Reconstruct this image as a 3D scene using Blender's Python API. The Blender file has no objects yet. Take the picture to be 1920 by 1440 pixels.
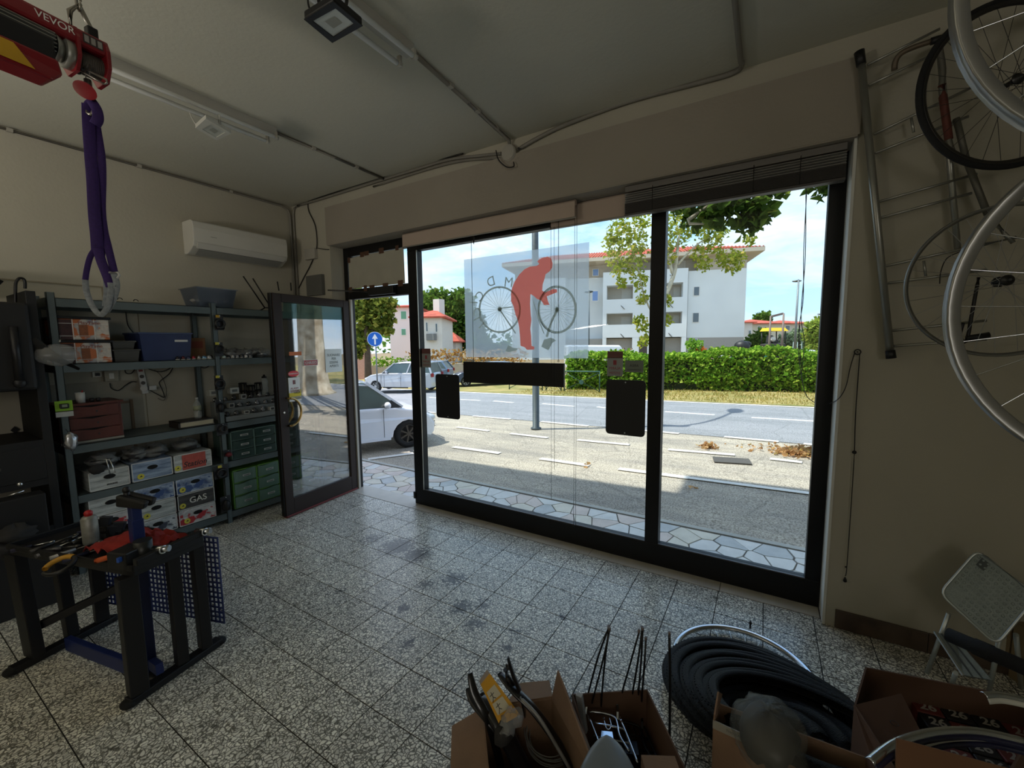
import bpy, bmesh, math, random
import numpy as np
from mathutils import Vector, Matrix
random.seed(7)
SC = bpy.context.scene
COL = SC.collection
PI = math.pi
# ---------------------------------------------------------------- camera, world, sun, exposure
CAM_H = 1.62
FPX = 780.025
RC = ((0.85475716, 0.51892832, -0.01017792),
      (-0.042617, 0.08971332, 0.99505543),
      (-0.51727554, 0.85009701, -0.09879828))          # right, up, forward of the camera
cd = bpy.data.cameras.new('camera'); cam = bpy.data.objects.new('camera', cd); COL.objects.link(cam)
cd.sensor_fit = 'HORIZONTAL'; cd.sensor_width = 36.0; cd.lens = 36.0*FPX/1920.0; cd.clip_start = 0.02; cd.clip_end = 600
cam.matrix_world = Matrix(((RC[0][0], RC[1][0], -RC[2][0], 0), (RC[0][1], RC[1][1], -RC[2][1], 0), (RC[0][2], RC[1][2], -RC[2][2], CAM_H), (0, 0, 0, 1)))
SC.camera = cam

def world():
    w = bpy.data.worlds.new('sky'); SC.world = w; w.use_nodes = True
    nt = w.node_tree; n = nt.nodes; l = nt.links; n.clear()
    out = n.new('ShaderNodeOutputWorld'); bg = n.new('ShaderNodeBackground'); bg.inputs['Strength'].default_value = SKY
    tc = n.new('ShaderNodeTexCoord'); sep = n.new('ShaderNodeSeparateXYZ'); l.new(tc.outputs['Generated'], sep.inputs[0])
    g = n.new('ShaderNodeValToRGB'); l.new(sep.outputs['Z'], g.inputs[0])
    e = g.color_ramp.elements; e[0].position = 0.0; e[0].color = (0.56, 0.76, 0.98, 1); e[1].position = 1.0; e[1].color = (0.14, 0.34, 0.80, 1)
    x = g.color_ramp.elements.new(0.25); x.color = (0.32, 0.60, 0.95, 1)
    mp = n.new('ShaderNodeMapping'); mp.inputs['Scale'].default_value = (1.0, 1.0, 3.2); l.new(tc.outputs['Generated'], mp.inputs[0])
    no = n.new('ShaderNodeTexNoise'); no.inputs['Scale'].default_value = 2.6; no.inputs['Detail'].default_value = 8; no.inputs['Roughness'].default_value = 0.62
    no.inputs['Distortion'].default_value = 0.3
    l.new(mp.outputs[0], no.inputs['Vector'])
    r = n.new('ShaderNodeValToRGB'); l.new(no.outputs['Fac'], r.inputs[0])
    r.color_ramp.elements[0].position = 0.40; r.color_ramp.elements[0].color = (0, 0, 0, 1)
    r.color_ramp.elements[1].position = 0.62; r.color_ramp.elements[1].color = (.92, .92, .92, 1)
    m = n.new('ShaderNodeMix'); m.data_type = 'RGBA'; l.new(r.outputs[0], m.inputs['Factor']); l.new(g.outputs[0], m.inputs[6]); m.inputs[7].default_value = (0.93, 0.96, 1.0, 1)
    l.new(m.outputs[2], bg.inputs['Color']); l.new(bg.outputs[0], out.inputs[0])
SKY = 1.12
world()
sd = bpy.data.lights.new('sun', 'SUN'); sd.energy = 4.2; sd.angle = math.radians(0.6); sd.color = (1.0, 0.95, 0.87)
sun = bpy.data.objects.new('sun', sd); COL.objects.link(sun)
# shadows fall towards +x and a little +y; sun about 63 degrees high
el = math.radians(62); az = math.radians(27)
sun.rotation_euler = Vector((math.cos(az)*math.cos(el), math.sin(az)*math.cos(el), -math.sin(el))).to_track_quat('-Z', 'Y').to_euler()
def area(name, loc, size, direction, power, color=(1, 1, 1)):
    a = bpy.data.lights.new(name, 'AREA'); a.shape = 'RECTANGLE'; a.size = size[0]; a.size_y = size[1]; a.energy = power; a.color = color
    o = bpy.data.objects.new(name, a); COL.objects.link(o); o.location = loc
    o.rotation_euler = Vector(direction).to_track_quat('-Z', 'Y').to_euler(); return o
# fill light added in an unseen wall opening, behind the camera
area('rear_side_fill', (1.97, -2.9, 2.05), (2.6, 1.5), (-1, 0.12, 0.22), 28, (1.0, 0.95, 0.88))
# added fill light, unseen behind the camera at the left, brightening the ceiling
area('ceiling_fill', (-2.9, -1.5, 1.9), (.7, .5), (-.10, .12, 1), 34, (1.0, 0.93, 0.84))
SC.view_settings.view_transform = 'Standard'; SC.view_settings.look = 'None'; SC.view_settings.gamma = 1.0
SC.view_settings.use_curve_mapping = False; SC.view_settings.exposure = 0.5

# ---------------------------------------------------------------- measuring: from a photo point to a point on a real plane
def ray(u, v):
    a = (u-960)/FPX; b = -(v-720)/FPX
    return Vector([RC[0][i]*a + RC[1][i]*b + RC[2][i] for i in range(3)])
EYE = Vector((0, 0, CAM_H))
def oz(u, v, z=0.0): d = ray(u, v); return EYE + d*((z-CAM_H)/d.z)
def oy(u, v, y): d = ray(u, v); return EYE + d*(y/d.y)
def ox(u, v, x): d = ray(u, v); return EYE + d*(x/d.x)
def gp(x, y): return -.486+.02454*min(max(x, -25), 10)+.00879*min(max(y, 0), 25)      # the street falls gently to the left
def og(u, v, dz=0.0):
    d = ray(u, v); t = (-.486+dz-CAM_H)/(d.z-.02454*d.x-.00879*d.y); p = EYE+d*t; return p
def at(u, v, depth): return EYE + ray(u, v)*depth
def pix(p):
    q = Vector(p)-EYE; c = [sum(RC[k][i]*q[i] for i in range(3)) for k in range(3)]
    return (960+FPX*c[0]/c[2], 720-FPX*c[1]/c[2], c[2])

# ---------------------------------------------------------------- materials
def lin(c): return tuple((x/255/12.92 if x/255 <= 0.04045 else ((x/255+0.055)/1.055)**2.4) for x in c)
def rgba(c): return (*lin(c), 1)
MATS = {}
def M(name, col=(128, 128, 128), rough=0.6, metal=0.0, var=0.0, vs=6.0, bump=0.0, bs=60.0, emit=None, es=1.0, alpha=None, trans=0.0, coat=0.0, col2=None, spec=0.5, rnd=0.0):
    if name in MATS: return MATS[name]
    m = bpy.data.materials.new(name); m.use_nodes = True; nt = m.node_tree; n = nt.nodes; l = nt.links
    b = n['Principled BSDF']; c = rgba(col); b.inputs['Base Color'].default_value = c
    b.inputs['Roughness'].default_value = rough; b.inputs['Metallic'].default_value = metal; b.inputs['Specular IOR Level'].default_value = spec
    if coat: b.inputs['Coat Weight'].default_value = coat; b.inputs['Coat Roughness'].default_value = 0.08
    if alpha is not None: b.inputs['Alpha'].default_value = alpha
    if trans: b.inputs['Transmission Weight'].default_value = trans
    if emit: b.inputs['Emission Color'].default_value = rgba(emit); b.inputs['Emission Strength'].default_value = es
    if var or col2 or rnd:
        ge = n.new('ShaderNodeNewGeometry'); no = n.new('ShaderNodeTexNoise'); no.inputs['Scale'].default_value = vs; no.inputs['Detail'].default_value = 5
        l.new(ge.outputs['Position'], no.inputs['Vector'])
        rp = n.new('ShaderNodeValToRGB'); l.new(no.outputs['Fac'], rp.inputs[0])
        rp.color_ramp.elements[0].position = 0.3; rp.color_ramp.elements[1].position = 0.7
        c2 = rgba(col2) if col2 else (*[x*(1-var) for x in c[:3]], 1)
        rp.color_ramp.elements[0].color = c2; rp.color_ramp.elements[1].color = c
        o = rp.outputs[0]
        if rnd:
            oi = n.new('ShaderNodeObjectInfo'); mr = n.new('ShaderNodeMapRange'); mr.inputs['To Min'].default_value = 1-rnd; mr.inputs['To Max'].default_value = 1+rnd*.5
            l.new(oi.outputs['Random'], mr.inputs['Value'])
            mx = n.new('ShaderNodeVectorMath'); mx.operation = 'SCALE'; l.new(o, mx.inputs[0]); l.new(mr.outputs[0], mx.inputs['Scale']); o = mx.outputs[0]
        l.new(o, b.inputs['Base Color'])
    if bump:
        ge = n.new('ShaderNodeNewGeometry'); no = n.new('ShaderNodeTexNoise'); no.inputs['Scale'].default_value = bs; no.inputs['Detail'].default_value = 4
        l.new(ge.outputs['Position'], no.inputs['Vector']); bp = n.new('ShaderNodeBump'); bp.inputs['Strength'].default_value = bump; bp.inputs['Distance'].default_value = 0.01
        l.new(no.outputs['Fac'], bp.inputs['Height']); l.new(bp.outputs[0], b.inputs['Normal'])
    MATS[name] = m; return m
def glass_mat(name, tint=(0.94, 0.97, 0.96), refl=0.9, haze=0.0, hazecol=(200, 210, 215), ior=0.03):
    """thin pane: clear with a Fresnel mirror reflection and optional film"""
    if name in MATS: return MATS[name]
    m = bpy.data.materials.new(name); m.use_nodes = True; nt = m.node_tree; n = nt.nodes; l = nt.links; n.clear()
    o = n.new('ShaderNodeOutputMaterial'); t = n.new('ShaderNodeBsdfTransparent'); t.inputs[0].default_value = (*tint, 1)
    g = n.new('ShaderNodeBsdfGlossy'); g.inputs['Roughness'].default_value = 0.0; g.inputs['Color'].default_value = (refl, refl, refl, 1)
    lw = n.new('ShaderNodeLayerWeight'); pw = n.new('ShaderNodeMath'); pw.operation = 'POWER'; pw.inputs[1].default_value = 5; l.new(lw.outputs['Facing'], pw.inputs[0])
    f = n.new('ShaderNodeMapRange'); f.inputs['To Min'].default_value = ior; f.inputs['To Max'].default_value = 1.0; l.new(pw.outputs[0], f.inputs['Value'])
    mx = n.new('ShaderNodeMixShader'); l.new(f.outputs[0], mx.inputs[0]); l.new(t.outputs[0], mx.inputs[1]); l.new(g.outputs[0], mx.inputs[2])
    last = mx.outputs[0]
    if haze:
        d = n.new('ShaderNodeBsdfDiffuse'); d.inputs[0].default_value = rgba(hazecol); tr = n.new('ShaderNodeBsdfTranslucent'); tr.inputs[0].default_value = rgba(hazecol)
        a = n.new('ShaderNodeMixShader'); a.inputs[0].default_value = 0.85; l.new(d.outputs[0], a.inputs[1]); l.new(tr.outputs[0], a.inputs[2])
        m2 = n.new('ShaderNodeMixShader'); m2.inputs[0].default_value = haze; l.new(last, m2.inputs[1]); l.new(a.outputs[0], m2.inputs[2]); last = m2.outputs[0]
    l.new(last, o.inputs[0]); MATS[name] = m; return m
def leaf_mat(name, c1, c2, c3=None):
    if name in MATS: return MATS[name]
    m = bpy.data.materials.new(name); m.use_nodes = True; nt = m.node_tree; n = nt.nodes; l = nt.links; n.clear()
    o = n.new('ShaderNodeOutputMaterial'); ge = n.new('ShaderNodeNewGeometry')
    r = n.new('ShaderNodeValToRGB'); l.new(ge.outputs['Random Per Island'], r.inputs[0])
    r.color_ramp.elements[0].color = rgba(c1); r.color_ramp.elements[1].color = rgba(c2)
    if c3: e = r.color_ramp.elements.new(0.85); e.color = rgba(c2); r.color_ramp.elements[2].color = rgba(c3)
    d = n.new('ShaderNodeBsdfDiffuse'); t = n.new('ShaderNodeBsdfTranslucent'); l.new(r.outputs[0], d.inputs[0]); l.new(r.outputs[0], t.inputs[0])
    mx = n.new('ShaderNodeMixShader'); mx.inputs[0].default_value = 0.4; l.new(d.outputs[0], mx.inputs[1]); l.new(t.outputs[0], mx.inputs[2]); l.new(mx.outputs[0], o.inputs[0])
    MATS[name] = m; return m

# ---------------------------------------------------------------- mesh builder
def frame(n, up=Vector((0, 0, 1))):
    n = Vector(n).normalized(); a = n.cross(up)
    if a.length < 1e-4: a = n.cross(Vector((0, 1, 0)))
    a.normalize(); b = a.cross(n).normalized(); return a, b, n
class MB:
    def __init__(s): s.v = []; s.f = []; s.sm = []
    def add(s, vs, fs, smooth=False):
        k = len(s.v); s.v += [tuple(x) for x in vs]
        for f in fs: s.f.append(tuple(i+k for i in f)); s.sm.append(smooth)
        return s
    def box(s, c, d, rz=0.0, M3=None):
        hx, hy, hz = d[0]/2, d[1]/2, d[2]/2
        R = M3 if M3 is not None else Matrix.Rotation(rz, 3, 'Z')
        vs = [Vector(c)+R@Vector((x*hx, y*hy, z*hz)) for x in (-1, 1) for y in (-1, 1) for z in (-1, 1)]
        return s.add(vs, [(0, 1, 3, 2), (4, 6, 7, 5), (0, 4, 5, 1), (2, 3, 7, 6), (0, 2, 6, 4), (1, 5, 7, 3)])
    def bb(s, a, b): return s.box([(a[i]+b[i])/2 for i in range(3)], [abs(a[i]-b[i]) for i in range(3)])
    def hexa(s, lo, hi):  # 4 lower + 4 upper points
        return s.add(list(lo)+list(hi), [(0, 3, 2, 1), (4, 5, 6, 7), (0, 1, 5, 4), (1, 2, 6, 5), (2, 3, 7, 6), (3, 0, 4, 7)])
    def slab(s, pts, off):  # planar polygon thickened by a vector
        n = len(pts); off = Vector(off); vs = [Vector(p) for p in pts]+[Vector(p)+off for p in pts]
        return s.add(vs, [tuple(range(n))[::-1], tuple(range(n, 2*n))]+[(i, (i+1) % n, (i+1) % n+n, i+n) for i in range(n)])
    def beam(s, p0, p1, w, h, up=Vector((0, 0, 1))):
        p0 = Vector(p0); p1 = Vector(p1); a, b, n = frame(p1-p0, Vector(up))
        q = [a*x*w/2+b*y*h/2 for x, y in ((-1, -1), (1, -1), (1, 1), (-1, 1))]
        return s.hexa([p0+x for x in q], [p1+x for x in q])
    def cyl(s, p0, p1, r0, r1=None, n=12, caps=True, smooth=True):
        r1 = r0 if r1 is None else r1; p0 = Vector(p0); p1 = Vector(p1); a, b, _ = frame(p1-p0)
        vs = []
        for p, r in ((p0, r0), (p1, r1)):
            for i in range(n): t = 2*PI*i/n; vs.append(p+(a*math.cos(t)+b*math.sin(t))*r)
        s.add(vs, [(i, (i+1) % n, (i+1) % n+n, i+n) for i in range(n)], smooth)
        if caps: k = len(s.v)-2*n; s.f += [tuple(k+i for i in range(n))[::-1], tuple(k+n+i for i in range(n))]; s.sm += [False, False]
        return s
    def tube(s, path, r, n=6, closed=False, smooth=True, sq=1.0):
        P = [Vector(p) for p in path]; m = len(P); vs = []; prev = None
        rr = r if isinstance(r, (list, tuple)) else [r]*m
        for i in range(m):
            if closed: d = P[(i+1) % m]-P[i-1]
            else: d = P[min(i+1, m-1)]-P[max(i-1, 0)]
            if d.length < 1e-9: d = Vector((0, 0, 1))
            d.normalize()
            if prev is None: a, b, _ = frame(d)
            else:
                a = prev-d*prev.dot(d)
                if a.length < 1e-5: a, b, _ = frame(d)
                a.normalize(); b = a.cross(d)*-1; b = d.cross(a)
            prev = a
            for k in range(n): t = 2*PI*k/n; vs.append(P[i]+a*math.cos(t)*rr[i]+b*math.sin(t)*rr[i]*sq)
        fs = []
        for i in range(m if closed else m-1):
            j = (i+1) % m
            for k in range(n): fs.append((i*n+k, i*n+(k+1) % n, j*n+(k+1) % n, j*n+k))
        s.add(vs, fs, smooth)
        if not closed: k = len(s.v)-m*n; s.f += [tuple(k+i for i in range(n))[::-1], tuple(k+(m-1)*n+i for i in range(n))]; s.sm += [False, False]
        return s
    def ring(s, c, nrm, prof, n=48, a0=0.0, a1=2*PI, smooth=True):
        """sweep a closed profile [(radius, axial)] round the axis"""
        c = Vector(c); a, b, nn = frame(nrm); k = len(prof); full = abs(a1-a0-2*PI) < 1e-6; m = n if full else n+1; vs = []
        for i in range(m):
            t = a0+(a1-a0)*i/n; e = a*math.cos(t)+b*math.sin(t)
            for r, z in prof: vs.append(c+e*r+nn*z)
        fs = []
        for i in range(n):
            j = (i+1) % m
            for q in range(k): fs.append((i*k+q, i*k+(q+1) % k, j*k+(q+1) % k, j*k+q))
        return s.add(vs, fs, smooth)
    def torus(s, c, nrm, R, r, n=40, k=8, a0=0.0, a1=2*PI, sq=1.0):
        return s.ring(c, nrm, [(R+r*math.cos(2*PI*i/k), r*sq*math.sin(2*PI*i/k)) for i in range(k)], n, a0, a1)
    def lathe(s, c, prof, axis=(0, 0, 1), n=20, smooth=True):
        c = Vector(c); a, b, nn = frame(axis); vs = []; m = len(prof)
        for r, z in prof:
            for i in range(n): t = 2*PI*i/n; vs.append(c+(a*math.cos(t)+b*math.sin(t))*r+nn*z)
        fs = [(j*n+i, j*n+(i+1) % n, (j+1)*n+(i+1) % n, (j+1)*n+i) for j in range(m-1) for i in range(n)]
        s.add(vs, fs, smooth); k = len(s.v)-m*n
        if prof[0][0] > 1e-5: s.f.append(tuple(k+i for i in range(n))[::-1]); s.sm.append(False)
        if prof[-1][0] > 1e-5: s.f.append(tuple(k+(m-1)*n+i for i in range(n))); s.sm.append(False)
        return s
    def ball(s, c, r, n=12, m=8, R3=None):
        r = (r, r, r) if not isinstance(r, (tuple, list)) else r; vs = []; R3 = R3 or Matrix.Identity(3)
        for j in range(m+1):
            p = PI*j/m
            for i in range(n): t = 2*PI*i/n; vs.append(Vector(c)+R3@Vector((r[0]*math.sin(p)*math.cos(t), r[1]*math.sin(p)*math.sin(t), r[2]*math.cos(p))))
        return s.add(vs, [(j*n+i, j*n+(i+1) % n, (j+1)*n+(i+1) % n, (j+1)*n+i) for j in range(m) for i in range(n)], True)
    def grid(s, P, smooth=True):
        r = len(P); c = len(P[0]); return s.add([p for row in P for p in row], [(i*c+j, i*c+j+1, (i+1)*c+j+1, (i+1)*c+j) for i in range(r-1) for j in range(c-1)], smooth)
    def mesh(s, name):
        me = bpy.data.meshes.new(name); me.from_pydata(s.v, [], s.f); me.polygons.foreach_set('use_smooth', s.sm); me.update()
        if len(s.v) < 60000:
            bm = bmesh.new(); bm.from_mesh(me); bmesh.ops.recalc_face_normals(bm, faces=bm.faces); bm.to_mesh(me); bm.free()
        return me
WM = {}
def put(o, parent=None, mw=None):
    COL.objects.link(o)
    if parent is not None: o.parent = parent
    return o
def world_of(o):
    m = Matrix.Identity(4)
    while o is not None: m = o.matrix_basis @ m; o = o.parent
    return m
def build(mb, name, mat, parent=None, w=True, bevel=0.0, solid=0.0, sub=0):
    """link the builder as one mesh; w=True means its points are in world coordinates"""
    if w and parent is not None:
        inv = world_of(parent).inverted(); mb.v = [tuple(inv@Vector(p)) for p in mb.v]
    me = mb.mesh(name); me.materials.append(mat); o = bpy.data.objects.new(name, me); put(o, parent)
    if w and parent is None and mb.v:
        xs = np.array(mb.v); c = Vector(((xs[:, 0].min()+xs[:, 0].max())/2, (xs[:, 1].min()+xs[:, 1].max())/2, xs[:, 2].min()))
        me.transform(Matrix.Translation(-c)); o.location = c
    if solid: d = o.modifiers.new('thick', 'SOLIDIFY'); d.thickness = solid; d.offset = 0
    if bevel: d = o.modifiers.new('bevel', 'BEVEL'); d.width = bevel; d.segments = 2; d.limit_method = 'ANGLE'; d.angle_limit = 0.6
    if sub: d = o.modifiers.new('sub', 'SUBSURF'); d.levels = sub; d.render_levels = sub
    return o
def tag(o, label=None, cat=None, group=None, kind=None):
    if label: o['label'] = label
    if cat: o['category'] = cat
    if group: o['group'] = group
    if kind: o['kind'] = kind
    return o
def thing(name, label, cat, loc=(0, 0, 0), rz=0.0, group=None, rot=None):
    o = bpy.data.objects.new(name, None); o.empty_display_size = 0.1; COL.objects.link(o); o.location = loc
    o.rotation_euler = rot if rot else (0, 0, rz); return tag(o, label, cat, group)
def struct(mb, name, mat, parent=None, **k):
    o = build(mb, name, mat, parent, **k)
    if parent is None: o['kind'] = 'structure'
    return o
def dup(root, loc=None, rz=None, label=None, group=None, mats=None):
    def cp(o, par):
        c = o.copy(); COL.objects.link(c)
        if par is not None: c.parent = par
        for ch in [x for x in o.children]: cp(ch, c)
        return c
    r = cp(root, None)
    if loc is not None: r.location = loc
    if rz is not None: r.rotation_euler[2] = rz
    if label: r['label'] = label
    if group: r['group'] = group
    return r
def text(s, size, mat, parent, origin, right, up, name='lettering', depth=0.0006, align='CENTER', shear=0.0, bold=0.0):
    c = bpy.data.curves.new('t', 'FONT'); c.body = s; c.size = size; c.align_x = align; c.align_y = 'CENTER'; c.extrude = depth; c.shear = shear; c.offset = bold
    t = bpy.data.objects.new('t', c); COL.objects.link(t); bpy.context.view_layer.update()
    me = bpy.data.meshes.new_from_object(t.evaluated_get(bpy.context.evaluated_depsgraph_get())); bpy.data.objects.remove(t); bpy.data.curves.remove(c)
    r = Vector(right).normalized(); u = Vector(up).normalized(); n = r.cross(u); o3 = Vector(origin)
    mt = Matrix(((r.x, u.x, n.x, o3.x), (r.y, u.y, n.y, o3.y), (r.z, u.z, n.z, o3.z), (0, 0, 0, 1)))
    if parent is not None: mt = world_of(parent).inverted()@mt
    me.transform(mt); me.name = name; me.materials.clear(); me.materials.append(mat); o = bpy.data.objects.new(name, me); put(o, parent); return o
def arc(c, a, b, R, t0, t1, n=12): return [Vector(c)+(Vector(a)*math.cos(t0+(t1-t0)*i/n)+Vector(b)*math.sin(t0+(t1-t0)*i/n))*R for i in range(n+1)]
def spline(pts, n=6):
    P = [Vector(p) for p in pts]; out = []
    for i in range(len(P)-1):
        p0 = P[max(i-1, 0)]; p1 = P[i]; p2 = P[i+1]; p3 = P[min(i+2, len(P)-1)]
        for k in range(n):
            t = k/n; out.append(0.5*((2*p1)+(p2-p0)*t+(2*p0-5*p1+4*p2-p3)*t*t+(3*p1-p0-3*p2+p3)*t*t*t))
    out.append(P[-1]); return out
# ================================================================ the room shell
YB, YF, XL, XR, ZC, YR = 2.83, 2.987, -4.553, 2.0, 3.142, -4.6
def plaster(name, col, k=0.12): return M(name, col, 0.9, var=k, vs=1.3, bump=0.12, bs=45)
wall_m = plaster('wall_paint', (180, 175, 158)); ceil_m = plaster('ceiling_paint', (192, 190, 174), 0.06)
panel_m = plaster('panel_paint', (158, 150, 136)); reveal_m = M('reveal_white', (214, 214, 206), 0.7, var=.1)
dark_al = M('dark_frame', (16, 16, 17), 0.45, var=.2, spec=.35); chrome_m = M('chrome', (205, 208, 210), 0.18, 1.0)
glass_m = glass_mat('window_glass')
def terrazzo():
    m = bpy.data.materials.new('terrazzo'); m.use_nodes = True; nt = m.node_tree; n = nt.nodes; l = nt.links; b = n['Principled BSDF']
    ge = n.new('ShaderNodeNewGeometry')
    ns = n.new('ShaderNodeTexNoise'); ns.inputs['Scale'].default_value = 22; l.new(ge.outputs['Position'], ns.inputs['Vector'])
    ad = n.new('ShaderNodeMixRGB'); ad.blend_type = 'ADD'; ad.inputs[0].default_value = 0.05; l.new(ge.outputs['Position'], ad.inputs[1]); l.new(ns.outputs['Color'], ad.inputs[2])
    v = n.new('ShaderNodeTexVoronoi'); v.feature = 'DISTANCE_TO_EDGE'; v.inputs['Scale'].default_value = 60; v.inputs['Randomness'].default_value = 1; l.new(ad.outputs[0], v.inputs['Vector'])
    r = n.new('ShaderNodeValToRGB'); l.new(v.outputs['Distance'], r.inputs[0]); r.color_ramp.elements[0].position = 0.05; r.color_ramp.elements[1].position = 0.16
    r.color_ramp.elements[0].color = rgba((112, 110, 98)); r.color_ramp.elements[1].color = rgba((244, 241, 226))
    vc = n.new('ShaderNodeTexVoronoi'); vc.inputs['Scale'].default_value = 60; l.new(ad.outputs[0], vc.inputs['Vector'])
    hs = n.new('ShaderNodeMapRange'); hs.inputs['To Min'].default_value = 0.66; hs.inputs['To Max'].default_value = 1.08
    sp = n.new('ShaderNodeSeparateColor'); l.new(vc.outputs['Color'], sp.inputs[0]); l.new(sp.outputs[0], hs.inputs['Value'])
    mul = n.new('ShaderNodeVectorMath'); mul.operation = 'SCALE'; l.new(r.outputs[0], mul.inputs[0]); l.new(hs.outputs[0], mul.inputs['Scale'])
    oi = n.new('ShaderNodeObjectInfo'); mr = n.new('ShaderNodeMapRange'); mr.inputs['To Min'].default_value = 0.90; mr.inputs['To Max'].default_value = 1.06; l.new(oi.outputs['Random'], mr.inputs['Value'])
    m2 = n.new('ShaderNodeVectorMath'); m2.operation = 'SCALE'; l.new(mul.outputs[0], m2.inputs[0]); l.new(mr.outputs[0], m2.inputs['Scale'])
    # black rubber and oil smears on the walked part of the floor
    d1 = n.new('ShaderNodeTexNoise'); d1.inputs['Scale'].default_value = 40; d1.inputs['Detail'].default_value = 6; d1.inputs['Roughness'].default_value = .7; l.new(ge.outputs['Position'], d1.inputs['Vector'])
    tot = None
    for (u, w_, rad, k) in ((745, 1025, .26, 1.0), (780, 1040, .2, 1.0), (850, 1085, .16, .9), (700, 1010, .2, .75), (865, 1138, .13, .9), (755, 1140, .07, 1.0), (890, 1170, .12, .8), (1055, 1157, .05, 1), (965, 1185, .07, .7), (640, 1108, .06, .8), (800, 1095, .12, .75), (905, 1135, .12, .7), (765, 1205, .06, .9), (950, 1215, .05, .9)):
        p = oz(u, w_); ds = n.new('ShaderNodeVectorMath'); ds.operation = 'DISTANCE'; ds.inputs[1].default_value = p; l.new(ge.outputs['Position'], ds.inputs[0])
        q = n.new('ShaderNodeMapRange'); q.inputs['From Min'].default_value = 0; q.inputs['From Max'].default_value = rad; q.inputs['To Min'].default_value = k; q.inputs['To Max'].default_value = 0; l.new(ds.outputs['Value'], q.inputs['Value'])
        if tot is None: tot = q.outputs[0]
        else:
            a = n.new('ShaderNodeMath'); a.operation = 'MAXIMUM'; l.new(tot, a.inputs[0]); l.new(q.outputs[0], a.inputs[1]); tot = a.outputs[0]
    s2 = n.new('ShaderNodeMath'); s2.operation = 'MULTIPLY_ADD'; l.new(tot, s2.inputs[0]); s2.inputs[1].default_value = 0.36; l.new(d1.outputs['Fac'], s2.inputs[2])
    rr = n.new('ShaderNodeValToRGB'); l.new(s2.outputs[0], rr.inputs[0]); rr.color_ramp.elements[0].position = .65; rr.color_ramp.elements[1].position = .71
    rr.color_ramp.elements[0].color = (0, 0, 0, 1); rr.color_ramp.elements[1].color = (.85, .85, .85, 1)
    mx = n.new('ShaderNodeMix'); mx.data_type = 'RGBA'; l.new(rr.outputs[0], mx.inputs['Factor']); l.new(m2.outputs[0], mx.inputs[6]); mx.inputs[7].default_value = rgba((38, 36, 34))
    l.new(mx.outputs[2], b.inputs['Base Color']); b.inputs['Roughness'].default_value = 0.28
    bp = n.new('ShaderNodeBump'); bp.inputs['Strength'].default_value = .08; bp.inputs['Distance'].default_value = .01; l.new(v.outputs['Distance'], bp.inputs['Height']); l.new(bp.outputs[0], b.inputs['Normal'])
    return m
terr = terrazzo(); grout = M('grout', (40, 38, 34), .9); marble = M('threshold_marble', (196, 190, 176), .35, var=.18, vs=7)
# floor: bed plus one slab per tile
fl = struct(MB().bb((XL-.2, YR, -.13), (XR+.2, YB+.27, -.0025)), 'floor', grout)
TS = .25; TX = -1.445; TY = 1.126
tile_me = MB().box((0, 0, 0), (TS-.005, TS-.005, .008)).mesh('tile'); tile_me.materials.append(terr)
cells = []
for i in range(-13, 14):
    for j in range(-23, 7):
        x0 = TX+i*TS; y0 = TY+j*TS
        if x0+TS < XL or x0 > XR or y0 < YR: continue
        q = [pix((x0+a*TS, y0+b*TS, 0)) for a in (0, 1) for b in (0, 1)]
        if min(p[2] for p in q) < .15: vis = -1
        else:
            us = [p[0] for p in q]; vs_ = [p[1] for p in q]
            vis = (max(us)-min(us))*(max(vs_)-min(vs_)) if (max(us) > -30 and min(us) < 1950 and min(vs_) < 1470) else -1
        cells.append((vis, x0, y0))
cells.sort(key=lambda c: -c[0]); rest = MB()
for k, (vis, x0, y0) in enumerate(cells):
    if vis > 0 and k < 300:
        o = bpy.data.objects.new('tile', tile_me); put(o, fl); o.location = Vector((x0+TS/2, y0+TS/2, -.004+random.uniform(-.0004, .0004)))-fl.location
    else: rest.box((x0+TS/2, y0+TS/2, -.004), (TS-.005, TS-.005, .008))
r_ = build(rest, 'tile_field', terr, fl); r_['kind'] = 'stuff'
# threshold slabs of pale marble in the opening
xx = -3.93
for k, wd in enumerate((1.0, .86, .98, .9, .53)):
    build(MB().bb((xx+.002, 2.879, -.012), (xx+wd-.002, 3.10, .002)), 'threshold_slab', marble, fl); xx += wd
struct(MB().bb((XL-.2, YR-.2, ZC), (XR+.2, YB+.25, ZC+.12)), 'ceiling', ceil_m)
struct(MB().bb((XL-.2, YR, -.1), (XL, YB+.25, ZC)), 'wall_left', wall_m)
struct(MB().bb((XR, YR, -.1), (XR+.2, -4.2, ZC)).bb((XR, -1.6, -.1), (XR+.2, YB+.25, ZC)).bb((XR, -4.2, -.1), (XR+.2, -1.6, 1.3)).bb((XR, -4.2, 2.8), (XR+.2, -1.6, ZC)), 'wall_right', wall_m)  # unseen opening added behind the camera for the side fill light
wb = MB().bb((XL, YR-.2, -.1), (XR, YR, ZC))
struct(wb, 'wall_back', wall_m)
wf = MB().bb((XL, YB, -.1), (-3.93, YB+.27, ZC)).bb((.352, YB, -.1), (XR, YB+.27, ZC)).bb((-3.93, YB, 2.655), (.352, YB+.27, ZC))
struct(wf, 'wall_front', wall_m)
# left pier chamfer strip beside the door and the bright plaster reveal
struct(MB().bb((.343, YB-.004, 0), (.356, YF+.02, 2.66)), 'trim_1', reveal_m)
struct(MB().bb((-3.94, YB-.03, 2.648), (.36, YB-.0005, 3.022)), 'trim_2', panel_m)
struct(MB().bb((-3.93, YB-.028, 2.640), (.352, YF+.03, 2.648)), 'trim_3', panel_m)
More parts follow.
